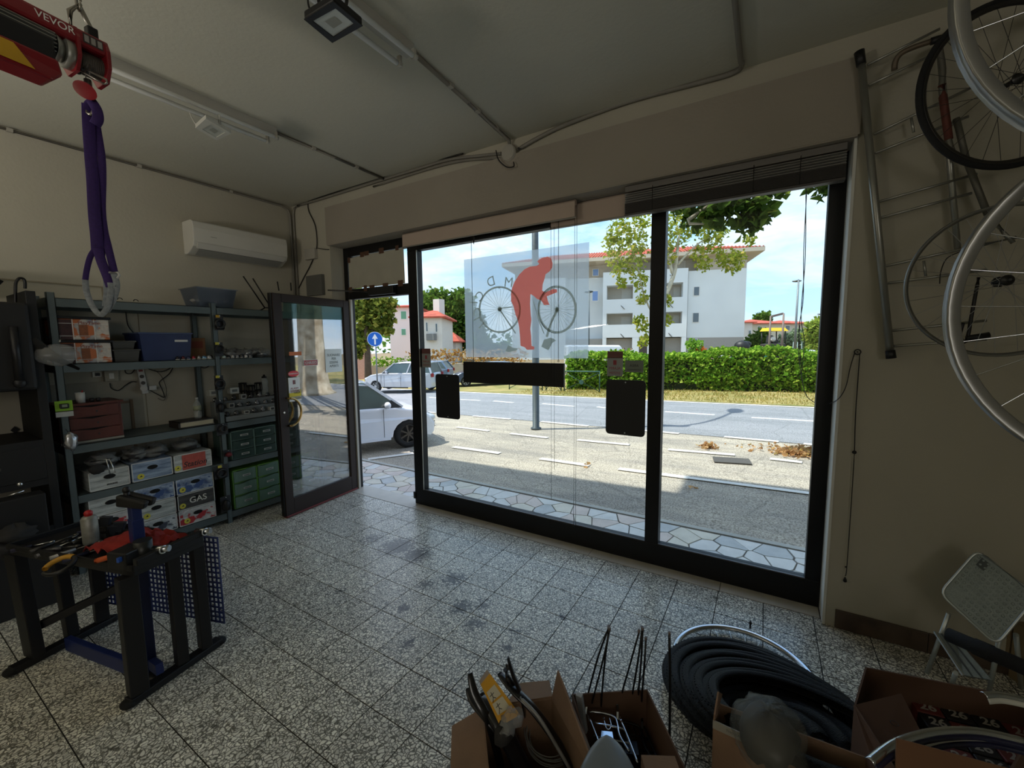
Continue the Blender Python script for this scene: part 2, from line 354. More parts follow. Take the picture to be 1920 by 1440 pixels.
# brown marble baseboard, right of the window
bbm = M('brown_marble', (92, 76, 62), .35, col2=(62, 48, 38), vs=9)
bo = MB()
for a, b in ((.40, .78), (.783, 1.16), (1.163, 1.6), (1.603, 2.0)): bo.bb((a, YB-.013, .002), (b, YB, .108))
struct(bo, 'baseboard_right', bbm, bevel=.002)
# ---- shop window
wn = tag(bpy.data.objects.new('window_1', None), kind='structure'); put(wn)
wn.location = (-1.3, YF, 0)
fx0, fx1, m0, m1, g0, g1 = -2.984, .350, -.697, -.602, -2.857, .265
def bar(name, a, b, par=wn, mat=dark_al, bevel=.004): return build(MB().bb(a, b), name, mat, par, bevel=bevel)
bar('bottom_rail', (fx0, YF, .002), (fx1, YF+.07, .165)); bar('top_rail', (fx0, YF, 2.50), (fx1, YF+.07, 2.648))
bar('stile', (fx0, YF, .165), (g0, YF+.07, 2.50)); bar('mullion', (m0, YF-.004, .165), (m1, YF+.074, 2.50)); bar('stile', (g1, YF, .165), (fx1, YF+.07, 2.50))
build(MB().bb((g0-.006, YF-.006, .165), (g0-.001, YF+.012, 2.5)), 'edge_strip', M('alu_edge', (196, 192, 182), .3, .8), wn)
build(MB().bb((g0, YF-.003, .165), (m0, YF+.005, .171)).bb((m1, YF-.003, .165), (g1, YF+.005, .171)), 'glazing_bead', M('grey_bead', (96, 96, 98), .4, .3), wn)
for a, b in ((g0, m0), (m1, g1)): build(MB().bb((a, YF+.032, .165), (b, YF+.040, 2.5)), 'pane', glass_m, wn)
build(MB().bb((fx0-.012, YF-.012, .055), (fx0+.01, YF+.01, .125)), 'lock_block', M('block', (40, 40, 42), .5), wn)
# ---- doorway frame with the papered transom light
df = tag(bpy.data.objects.new('door_1', None), kind='structure'); put(df); df.location = (-3.45, YF, 0)
def dbar(*a, **k): return bar(*a, par=df, **k)
dbar('jamb', (-3.93, YF, .002), (-3.862, YF+.07, 2.648)); dbar('head_rail', (-3.862, YF, 2.10), (fx0, YF+.07, 2.205)); dbar('head_rail', (-3.862, YF, 2.548), (fx0, YF+.07, 2.648))
build(MB().bb((-3.866, YF-.005, .002), (-3.84, YF+.02, 2.1)), 'door_stop', M('stop_grey', (176, 172, 160), .5), df)
build(MB().bb((-3.862, YF+.03, 2.2), (fx0, YF+.036, 2.55)), 'transom_pane', glass_m, df)
build(MB().slab([(-3.845, YF-.004, 2.212), (-3.02, YF-.004, 2.205), (-3.025, YF-.004, 2.538), (-3.60, YF-.004, 2.54), (-3.82, YF-.004, 2.528), (-3.842, YF-.004, 2.50)], (0, .002, 0)), 'paper_cover', M('paper_cover', (176, 172, 155), .9, var=.1), df)
tape = M('brown_tape', (92, 62, 44), .5, var=.2)
for x, z, w_ in ((-3.83, 2.51, .04), (-3.62, 2.545, .06), (-3.55, 2.55, .07), (-3.33, 2.55, .07), (-3.11, 2.55, .045), (-3.83, 2.2, .06), (-3.59, 2.2, .05), (-3.49, 2.2, .08), (-3.29, 2.205, .08), (-3.08, 2.21, .07)):
    build(MB().box((x, YF-.0055, z), (w_, .001, .04+random.random()*.02)), 'tape', tape, df)
build(MB().bb((-3.50, YF-.05, 2.115), (-3.14, YF-.004, 2.19)), 'door_closer', M('closer_dark', (26, 26, 27), .45), df, bevel=.004)
build(MB().tube([(-3.47, YF-.03, 2.15), (-3.72, YF-.12, 2.17), (-3.83, YF-.28, 2.17)], .008, 6), 'closer_arm', M('steel_dark', (90, 88, 84), .35, .8), df)
# ---- the open door leaf
HX, HY = -3.872, 2.965; ang = math.atan2(2.125-HY, -3.79-HX)
leaf = tag(bpy.data.objects.new('door_2', None), 'brown framed glass door swung open into the shop with a gold ring handle', kind='structure'); put(leaf); leaf.location = (HX, HY, 0); leaf.rotation_euler = (0, 0, ang)
br_al = M('brown_frame', (48, 38, 33), .55, var=.12, spec=.3); L = .865; H0, H1 = .02, 2.085
def lb(name, a, b, m=br_al, bv=.004, par=leaf): return build(MB().bb(a, b), name, m, par, w=False, bevel=bv)
lb('stile', (0, -.022, H0), (.075, .022, H1)); lb('stile', (L-.085, -.022, H0), (L, .022, H1)); lb('rail', (.075, -.022, H1-.075), (L-.085, .022, H1)); lb('rail', (.075, -.022, H0), (L-.085, .022, H0+.15))
lb('edge_gasket', (L, -.03, H0), (L+.012, .012, H1), M('gasket', (12, 12, 12), .5))
lb('glass', (.075, -.004, H0+.15), (L-.085, .004, H1-.075), glass_mat('door_glass', (.90, .93, .92), 1.0, ior=0.26), 0)
lb('draught_strip', (.0, -.03, .004), (L, .03, .022), M('red_strip', (104, 34, 32), .5))
gold = M('brass', (176, 146, 92), .25, 1.0)
for sgn, nm in ((1, 'handle'), (-1, 'handle')):
    hx = L-.075; h = MB().tube([(hx, sgn*.02, 1.13), (hx, sgn*.055, 1.13)] + [(hx-.115*math.sin(t), sgn*.06, 1.0+.13*math.cos(t)) for t in [PI*i/16 for i in range(17)]] + [(hx, sgn*.055, .87), (hx, sgn*.02, .87)], .0105, 8)
    build(h, nm, gold, leaf, w=False)
build(MB().cyl((L-.04, .02, 1.0), (L-.04, .03, 1.0), .009), 'lock', chrome_m, leaf, w=False)
# leaf coordinates: x runs from the hinge to the free edge; the outer face (towards the camera) is local +y
def leafpt(u, v, off=.006):
    n = Vector((-math.sin(ang), math.cos(ang), 0)); p0 = Vector((HX, HY, 0))+n*off; d = ray(u, v); t = (p0-EYE).dot(n)/d.dot(n); return EYE+d*t
ln = Vector((-math.sin(ang), math.cos(ang), 0)); lr = -Vector((math.cos(ang), math.sin(ang), 0))
if ln.x < 0: ln = -ln
# ================================================================ outside: ground
GZ = -.50   # the street lies lower than the raised shop pavement
def asphalt(name, c_hi, c_lo, c_speck):
    m = bpy.data.materials.new(name); m.use_nodes = True; nt = m.node_tree; n = nt.nodes; l = nt.links; b = n['Principled BSDF']; b.inputs['Roughness'].default_value = .95
    ge = n.new('ShaderNodeNewGeometry'); mp = n.new('ShaderNodeMapping'); mp.inputs['Scale'].default_value = (.5, 2.2, 1); l.new(ge.outputs['Position'], mp.inputs[0])
    a = n.new('ShaderNodeTexNoise'); a.inputs['Scale'].default_value = .9; a.inputs['Detail'].default_value = 8; a.inputs['Roughness'].default_value = .7; l.new(mp.outputs[0], a.inputs['Vector'])
    r = n.new('ShaderNodeValToRGB'); l.new(a.outputs['Fac'], r.inputs[0]); r.color_ramp.elements[0].position = .36; r.color_ramp.elements[1].position = .62; r.color_ramp.elements[0].color = rgba(c_lo); r.color_ramp.elements[1].color = rgba(c_hi)
    f = n.new('ShaderNodeTexNoise'); f.inputs['Scale'].default_value = 55; f.inputs['Detail'].default_value = 3; l.new(ge.outputs['Position'], f.inputs['Vector'])
    q = n.new('ShaderNodeValToRGB'); l.new(f.outputs['Fac'], q.inputs[0]); q.color_ramp.elements[0].position = .36; q.color_ramp.elements[1].position = .60; q.color_ramp.elements[0].color = rgba(c_speck); q.color_ramp.elements[1].color = (1, 1, 1, 1)
    x = n.new('ShaderNodeMix'); x.data_type = 'RGBA'; x.blend_type = 'MULTIPLY'; x.inputs['Factor'].default_value = .8; l.new(r.outputs[0], x.inputs[6]); l.new(q.outputs[0], x.inputs[7])
    # thin cracks
    v = n.new('ShaderNodeTexVoronoi'); v.feature = 'DISTANCE_TO_EDGE'; v.inputs['Scale'].default_value = .55; l.new(a.outputs['Color'], v.inputs['Vector']) if False else l.new(ge.outputs['Position'], v.inputs['Vector'])
    k = n.new('ShaderNodeValToRGB'); l.new(v.outputs['Distance'], k.inputs[0]); k.color_ramp.elements[0].position = .0; k.color_ramp.elements[1].position = .012; k.color_ramp.elements[0].color = (.55, .55, .55, 1); k.color_ramp.elements[1].color = (1, 1, 1, 1)
    y = n.new('ShaderNodeMix'); y.data_type = 'RGBA'; y.blend_type = 'MULTIPLY'; y.inputs['Factor'].default_value = .5; l.new(x.outputs[2], y.inputs[6]); l.new(k.outputs[0], y.inputs[7]); l.new(y.outputs[2], b.inputs['Base Color'])
    bp = n.new('ShaderNodeBump'); bp.inputs['Strength'].default_value = .4; bp.inputs['Distance'].default_value = .01; l.new(f.outputs['Fac'], bp.inputs['Height']); l.new(bp.outputs[0], b.inputs['Normal']); MATS[name] = m; return m
asph = asphalt('asphalt_faded', (204, 194, 176), (162, 156, 146), (140, 136, 130)); asph2 = asphalt('road_asphalt', (166, 168, 172), (146, 150, 154), (158, 158, 160))  # parking strip has a sun-faded beige tone of its own
white_p = M('road_paint', (232, 230, 224), .8, var=.12, vs=14)
dry = M('dry_verge', (178, 158, 104), .95, col2=(120, 122, 62), vs=1.2, bump=.6, bs=30); soil = M('soil', (140, 124, 92), .95, var=.3, vs=2)
XS = [-60, -25, -12, -4, 10, 34]
def strip(name, f0, f1, z0, z1, m):
    """ground strip between y = f0(x) and y = f1(x), following the gentle fall of the street"""
    mb = MB()
    for i in range(len(XS)-1):
        q = [(XS[i], f0(XS[i])), (XS[i+1], f0(XS[i+1])), (XS[i+1], f1(XS[i+1])), (XS[i], f1(XS[i]))]
        mb.hexa([(x, y, gp(x, y)+z0) for x, y in q], [(x, y, gp(x, y)+z1) for x, y in q])
    return struct(mb, name, m)
def line_(u0, v0, u1, v1): p = og(u0, v0); q = og(u1, v1); return lambda x: p.y+(q.y-p.y)*(x-p.x)/(q.x-p.x)
far_e = line_(860, 734, 1530, 763.5); near_e = line_(797, 772, 1507, 832)
strip('parking_strip', lambda x: 3.5, lambda x: 24.9, -.2, -.012, asph)
road = strip('carriageway', near_e, far_e, -.011, .001, asph2)
strip('verge', far_e, lambda x: 25.0, -.2, .02, dry)
struct(MB().add([(x, 25.0, gp(x, 25)) for x in XS]+[(x*3, 240, gp(x, 25)) for x in XS], [(i, i+1, i+7, i+6) for i in range(5)]), 'far_ground', soil)
# painted markings, each a piece of its own
def mark(u0, v0, u1, v1, w=.13):
    a = og(u0, v0); b = og(u1, v1); d = (b-a).normalized(); n = Vector((-d.y, d.x, 0))*w/2
    build(MB().slab([a-n, b-n, b+n, a+n], (0, 0, .006)), 'road_marking', white_p, road)
for q in ((863, 749, 900, 751), (926, 752, 962, 755), (1017, 757, 1077, 762), (1120, 763, 1136, 765), (1247, 772, 1340, 778), (1409, 783, 1529, 790), (805, 745, 840, 747.5),
          (797, 772, 816, 774), (887, 780, 957, 786), (1015, 790.5, 1103, 799), (1150, 803, 1215, 808), (1240, 810, 1273, 813), (1358, 819, 1460, 828), (1507, 832, 1526, 834),
          (796, 795, 815, 797), (857, 801, 917, 808), (957, 813, 1027, 821), (1083, 825, 1180, 834), (1253, 843, 1378, 853), (1444, 860, 1504, 867)): mark(*q)
mark(850, 838, 937, 850); mark(690, 861, 775, 850); mark(1013, 860, 1105, 873); mark(1160, 879, 1291, 896)
mark(1291, 896, 1525, 926, .1)
for k in range(11):
    x0 = -36+k*5; x1 = x0+5; build(MB().slab([(x0, far_e(x0)-.24, gp(x0, 15)+.003), (x1, far_e(x1)-.24, gp(x1, 15)+.003), (x1, far_e(x1)-.08, gp(x1, 15)+.003), (x0, far_e(x0)-.08, gp(x0, 15)+.003)], (0, 0, .006)), 'road_marking', white_p, road)
# drain grate
p0 = og(1336, 857); p1 = og(1404, 861); gr = thing('drain_grate', 'grey metal road drain grate set in the parking strip', 'drain grate', (p0+p1)/2)
dd = (p1-p0); dl = dd.length; dd.normalize(); dn = Vector((-dd.y, dd.x, 0)); gm = M('grate', (96, 92, 86), .7, .4)
build(MB().slab([p0-dn*.34, p0-dn*.31, p1-dn*.31, p1-dn*.34], (0, 0, .012)).slab([p0-dn*.03, p0, p1, p1-dn*.03], (0, 0, .012)), 'frame', gm, gr)
for k in range(15):
    c = p0+dd*dl*(k+.5)/15; build(MB().slab([c-dd*.02-dn*.31, c+dd*.02-dn*.31, c+dd*.02-dn*.03, c-dd*.02-dn*.03], (0, 0, .012)), 'bar', gm, gr)
build(MB().slab([p0-dn*.31, p1-dn*.31, p1-dn*.03, p0-dn*.03], (0, 0, .004)), 'well', M('well_dark', (22, 20, 18), .9), gr)
# crazy paving of broken marble in front of the shop: Voronoi slabs
def voronoi(x0, x1, y0, y1, n, seed):
    rg = np.random.RandomState(seed); P = []
    nx = int((x1-x0)/.165); ny = max(3, int((y1-y0)/.155))
    for i in range(nx):
        for j in range(ny): P.append((x0+(i+.5+rg.uniform(-.46, .46))*(x1-x0)/nx, y0+(j+.5+rg.uniform(-.46, .46))*(y1-y0)/ny))
    P = np.array(P); out = []
    for i, p in enumerate(P):
        poly = [(x0, y0), (x1, y0), (x1, y1), (x0, y1)]; dist = ((P-p)**2).sum(1)
        for j in np.argsort(dist)[1:18]:
            q = P[j]; nx_, ny_ = q-p; mx_, my_ = (p+q)/2; new = []
            for a in range(len(poly)):
                A = poly[a]; B = poly[(a+1) % len(poly)]; da = (A[0]-mx_)*nx_+(A[1]-my_)*ny_; db = (B[0]-mx_)*nx_+(B[1]-my_)*ny_
                if da <= 0: new.append(A)
                if da*db < 0: t = da/(da-db); new.append((A[0]+(B[0]-A[0])*t, A[1]+(B[1]-A[1])*t))
            poly = new
            if len(poly) < 3: break
        if len(poly) >= 3: out.append((p, poly))
    return out
pv = struct(MB().bb((-9, 3.10, GZ-.3), (2.6, 3.90, -.058)), 'pavement', M('paving_mortar', (118, 112, 104), .95, var=.2, vs=8))
stones = [M('paving_pale', (226, 224, 218), .6, var=.16, vs=9), M('paving_rose', (222, 206, 194), .6, var=.18, vs=9), M('paving_grey', (200, 202, 200), .6, var=.2, vs=9), M('paving_cream', (226, 218, 200), .6, var=.16, vs=9)]
cnt = 0
for p, poly in voronoi(-5.6, 1.2, 3.11, 3.87, 0, 3):
    c = np.mean(poly, axis=0); top = []
    for q in poly:
        dv = np.array(q)-c; ln_ = np.hypot(*dv); top.append(tuple(c+dv*max(.2, (ln_-.008)/ln_)))
    z = -.05+random.uniform(-.002, .002)
    build(MB().slab([(x, y, -.062) for x, y in top], (0, 0, z+.062)), 'paving_stone', stones[int(random.random()**1.5*4) % 4], pv); cnt += 1
build(MB().bb((-9, 3.90, GZ-.3), (2.6, 3.96, -.05)), 'kerb_edge', M('kerb', (186, 184, 176), .8, var=.2), pv)
struct(MB().bb((-9, 3.1, GZ-.3), (-5.6, 3.9, -.052)).bb((1.2, 3.1, GZ-.3), (2.6, 3.9, -.052)), 'pavement_ends', stones[0])
# ---- the rest of the shop's own building: it throws the shade on the parking strip
fac = M('own_facade', (205, 196, 178), .9, var=.1)
bl = tag(thing('shop_building', 'cream block over the shop whose eaves shade the parking strip', 'building', (0, 0, 3.3)))
build(MB().bb((-14, -8, 3.3), (-5.45, 3.12, 9)), 'upper_wall', fac, bl); build(MB().bb((-5.45, -8, 3.3), (8, 3.12, 9)), 'upper_wall', fac, bl)
build(MB().bb((-14, -8.4, 9), (-5.45, 3.6, 9.2)), 'roof_slab', fac, bl); build(MB().bb((-5.45, -8.4, 9), (8, 4.5, 9.2)), 'roof_slab', fac, bl)
build(MB().bb((XR+.2, -8, GZ), (8, 3.09, 3.3)), 'side_wall', fac, bl); build(MB().bb((-14, -8, GZ), (XL-.2, 3.09, 3.3)), 'side_wall', fac, bl)

# ================================================================ plants
def leaves(mb, pts, size, jit=.5, droop=0.0):
    """each leaf a folded four-point blade"""
    for p in pts:
        s = size*random.uniform(1-jit, 1+jit*.6); t = random.uniform(0, 2*PI); q = random.uniform(-.9, .9)-droop
        d = Vector((math.cos(t)*math.cos(q), math.sin(t)*math.cos(q), math.sin(q))); w = d.cross(Vector((random.uniform(-1, 1), random.uniform(-1, 1), random.uniform(-1, 1)))).normalized()
        n = d.cross(w)*s*.18; a = Vector(p); mb.add([a, a+d*s*.5+w*s*.42+n, a+d*s, a+d*s*.5-w*s*.42+n], [(0, 1, 2), (0, 2, 3)])
def clump(c, r, n):
    c = Vector(c); out = []
    for _ in range(n):
        u = Vector((random.gauss(0, 1), random.gauss(0, 1), random.gauss(0, 1))).normalized(); k = random.uniform(.55, 1.05)
        out.append(c+Vector((u.x*r[0], u.y*r[1], u.z*r[2]))*k)
    return out
bark = M('plane_bark', (196, 188, 168), .85, col2=(120, 108, 90), vs=3.5, bump=.4, bs=14); dbark = M('dark_bark', (84, 70, 56), .9, var=.3)
lf_y = leaf_mat('leaf_yellow', (120, 140, 44), (176, 180, 74), (206, 186, 96)); lf_g = leaf_mat('leaf_green', (52, 84, 30), (104, 138, 54), (140, 160, 70))
lf_d = leaf_mat('leaf_deep', (30, 58, 26), (70, 104, 44), (96, 124, 60)); lf_h = leaf_mat('leaf_hedge', (66, 116, 30), (156, 194, 66), (200, 214, 100))
def tree(label, base, h, clumps, leafn, size, lm, bm=bark, trunk_r=.2, name='tree', cat='tree', group=None, branches=(), lean=None):
    b = Vector(base); t = thing(name, label, cat, b, group=group)
    top = lean or (b+Vector((0, 0, h)))
    path = spline([b, b.lerp(Vector(top), .5)+Vector((random.uniform(-.1, .1)*h*.1, 0, 0)), Vector(top)], 5)
    build(MB().tube(path, [trunk_r*(1-.55*i/(len(path)-1)) for i in range(len(path))], 10), 'trunk', bm, t)
    if clumps:
        br = MB(); mid = path[len(path)//2]
        for c, r in clumps[:14]: br.tube(spline([path[int(len(path)*.55)], (Vector(path[-2])+Vector(c))/2+Vector((0, 0, -.1*h*.2)), Vector(c)], 3), [trunk_r*.32, trunk_r*.26, trunk_r*.2, trunk_r*.15, trunk_r*.12, trunk_r*.09, trunk_r*.05], 5)
        br_ = build(br, 'branches', bm, t); br_['kind'] = 'stuff'
        fo = MB(); tot = sum(r[0]*r[2] for _, r in clumps)
        for c, r in clumps: leaves(fo, clump(c, r, int(leafn*r[0]*r[2]/tot)+4), size)
        f = build(fo, 'foliage', lm, t); f['kind'] = 'stuff'
    return t
def cl(spec, depth, sc=1.0): return [(at(u, v, depth+dz), (r*depth/FPX*sc,)*3) for u, v, r, dz in spec]
# street plane tree with peeling trunk just outside the frame to the right; its low boughs reach in front of the window
q_ = og(590, 762); n_ = Vector((ln.x, ln.y, 0)); q_ = q_-n_*2*((q_-Vector((HX, HY, 0))).dot(n_)); T0 = Vector((q_.x, q_.y, gp(q_.x, q_.y)-.03))
t = thing('plane_tree', 'big plane tree with mottled peeling trunk beside the street, leaves hanging at the window top', 'tree', T0)
build(MB().lathe((0, 0, 0), [(.85, 0), (.68, .12), (.58, .4), (.50, 1.0), (.46, 2.0), (.44, 3.2), (.38, 4.5), (.28, 6.0), (.14, 7.5), (0.02, 8.2)], n=18), 'trunk', M('peeling_bark', (240, 230, 208), .85, col2=(150, 130, 104), vs=2.8, bump=.5, bs=10), t, w=False)
br = MB()
tips = []
for u, v, dp in ((1270, 395, 7.2), (1345, 372, 6.8), (1400, 388, 6.8), (1435, 365, 6.6), (1320, 420, 7.0), (1548, 345, 6.0), (1470, 350, 6.2), (1375, 330, 6.8), (1550, 310, 6.1)): tips.append(at(u, v, dp))
for p in tips: br.tube(spline([T0+Vector((0, 0, 5.2)), (T0+Vector((0, 0, 6.2))+p)/2+Vector((0, 0, .9)), p+Vector((0, 0, .25)), p], 4), [.09*(1-i/14) for i in range(13)], 5)
for a in range(8): tt = a*PI/4; br.tube(spline([T0+Vector((0, 0, 5+.25*a)), T0+Vector((2*math.cos(tt), 2*math.sin(tt), 7.2)), T0+Vector((3.4*math.cos(tt), 3.4*math.sin(tt), 8.2))], 4), [.1*(1-i/10) for i in range(9)], 5)
o = build(br, 'branches', bark, t); o['kind'] = 'stuff'
fo = MB()
for u, v, r, dp in ((1275, 388, 26, 7.2), (1310, 398, 30, 7.2), (1350, 378, 34, 6.8), (1385, 395, 30, 6.8), (1415, 380, 30, 6.6), (1435, 368, 14, 6.6), (1345, 410, 22, 7), (1400, 418, 22, 6.8), (1425, 405, 18, 6.8), (1370, 350, 30, 6.8), (1420, 350, 22, 6.7), (1550, 350, 16, 6.0), (1535, 338, 14, 6.0), (1470, 358, 8, 6.2), (1545, 320, 30, 6)):
    leaves(fo, clump(at(u, v, dp), (r*dp/FPX,)*3, int(r*3.0)), .17)
for a in range(26):
    tt = random.uniform(0, 2*PI); rr = random.uniform(.5, 3.6); leaves(fo, clump(T0+Vector((rr*math.cos(tt)*1.1+.6, rr*math.sin(tt), random.uniform(6.6, 9.4))), (1.0, 1.0, .7), 130), .2)
f = build(fo, 'foliage', leaf_mat('leaf_plane', (44, 66, 26), (96, 124, 50), (150, 160, 70)), t); f['kind'] = 'stuff'
# pale yellowing plane tree in the median, its trunk forking behind the mullion
D1 = 22.5
b1 = at(1228, 728, D1); b1.z = gp(b1.x, b1.y)
yt = thing('plane_tree', 'pale trunked plane tree with thin yellow-green leaves in front of the white flats', 'tree', b1)
def P1(u, v): return at(u, v, D1)
tr = MB()
for pth, r in (([b1, P1(1232, 640), P1(1246, 560), P1(1256, 535), P1(1266, 505), P1(1270, 470), P1(1276, 430), P1(1290, 385)], .17), ([P1(1262, 520), P1(1252, 470), P1(1250, 430), P1(1252, 380)], .09), ([P1(1268, 500), P1(1290, 475), P1(1320, 450), P1(1360, 440)], .07), ([P1(1236, 610), P1(1210, 560), P1(1195, 500), P1(1180, 450)], .06)):
    q = spline(pth, 4); tr.tube(q, [r*(1-.75*i/(len(q)-1)) for i in range(len(q))], 8)
build(tr, 'trunk', M('pale_bark', (216, 208, 190), .85, col2=(160, 148, 124), vs=2.5), yt)
fo = MB()
for u, v, r in ((1160, 430, 22), (1185, 420, 26), (1150, 465, 20), (1175, 470, 24), (1195, 455, 22), (1160, 500, 20), (1190, 495, 20), (1200, 525, 16), (1210, 400, 28), (1148, 448, 12), (1290, 400, 22), (1265, 420, 22), (1275, 445, 18), (1320, 440, 16), (1340, 460, 18), (1310, 475, 16), (1320, 495, 14), (1360, 485, 18), (1375, 500, 13), (1385, 480, 12), (1310, 420, 22), (1405, 450, 10), (1350, 430, 20), (1165, 530, 9), (1205, 610, 14), (1198, 600, 9), (1210, 640, 12), (1252, 600, 9), (1253, 565, 9), (1206, 560, 12), (1256, 480, 14), (1240, 460, 20)):
    leaves(fo, clump(P1(u, v), (r*D1/FPX, r*D1/FPX*1.4, r*D1/FPX), int(r*6.2)), .22)
f = build(fo, 'foliage', lf_y, yt); f['kind'] = 'stuff'
# clipped hedge along the verge
HA = og(1062, 730, .02); HB = og(1534, 736, .02)+(og(1534, 736)-og(1062, 730))*.35; 
def hedge():
    d = (HB-HA); L_ = d.length; d.normalize(); n = Vector((-d.y, d.x, 0)); mb = MB(); core = MB()
    zt = lambda s: 1.46+.10*math.sin(s*1.1)+.06*math.sin(s*3.3)
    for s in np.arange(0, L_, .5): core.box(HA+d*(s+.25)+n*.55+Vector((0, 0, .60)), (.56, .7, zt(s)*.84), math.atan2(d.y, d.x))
    for _ in range(17500):
        s = random.uniform(0, L_); z = random.uniform(.0, 1); front = random.random() < .72
        bulge = .12*math.sin(s*2.1+1)+.1*math.sin(s*.9)
        if front: p = HA+d*s+n*(.08-bulge*.8+random.uniform(-.14, .14)+(.12 if z < .25 else 0))+Vector((0, 0, z*zt(s)))
        else: p = HA+d*s+n*random.uniform(0, 1.1)+Vector((0, 0, zt(s)+random.uniform(-.12, .1)))
        leaves(mb, [p], .16)
    h = thing('hedge', 'bushy light green hedge along the far side of the road', 'hedge', (HA+HB)/2)
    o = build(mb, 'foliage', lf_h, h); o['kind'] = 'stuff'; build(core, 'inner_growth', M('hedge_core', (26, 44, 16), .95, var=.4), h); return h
hedge()
gt = MB()
for _ in range(7000):
    x = random.uniform(-9.2, 6); t_ = random.random()
    y0_ = far_e(x); yh = HA.y+(HB.y-HA.y)*(x-HA.x)/(HB.x-HA.x) if x > HA.x else 19.5
    y = y0_+.05+(yh-y0_+.3)*t_; h_ = random.uniform(.03, .11); a = random.uniform(0, PI)
    g0_ = gp(x, y)+.02; gt.add([(x, y, g0_), (x+.03*math.cos(a), y+.03*math.sin(a), g0_), (x+random.uniform(-.05, .05), y+random.uniform(-.05, .05), g0_+h_)], [(0, 1, 2)])
g = build(gt, 'verge_grass', leaf_mat('leaf_dry', (150, 134, 70), (196, 180, 110), (130, 146, 60))); tag(g, 'dry yellow grass on the strip before the hedge', 'grass', kind='stuff')
# fallen leaf heaps on the parking strip
def heap(u, v, w_, n, label, hz=.1):
    c = og(u, v); mb = MB(); pts = []
    for _ in range(n):
        x = random.gauss(0, w_*.45); y = random.gauss(0, w_*.28); pts.append(c+Vector((x, y, .01+max(0, hz*(1-abs(x)/w_))*random.random())))
    leaves(mb, pts, .085); o = build(mb, 'leaf_litter', leaf_mat('leaf_brown', (166, 120, 76), (222, 184, 134), (190, 176, 92))); tag(o, label, 'fallen leaves', kind='stuff')
heap(1500, 851, .42, 420, 'heap of dry brown plane leaves on the parking strip', .10); heap(1325, 839, .16, 70, 'small tuft of yellow leaves on the parking strip', .07)
heap(1460, 845, .8, 60, 'scattered dry leaves around the brown heap', .02)
for u, v in ((1299, 914), (1100, 875)): heap(u, v, .03, 4, 'single curled dry leaf lying on the shaded asphalt' if u > 1200 else 'scraps of leaf on the sunny asphalt', .03)
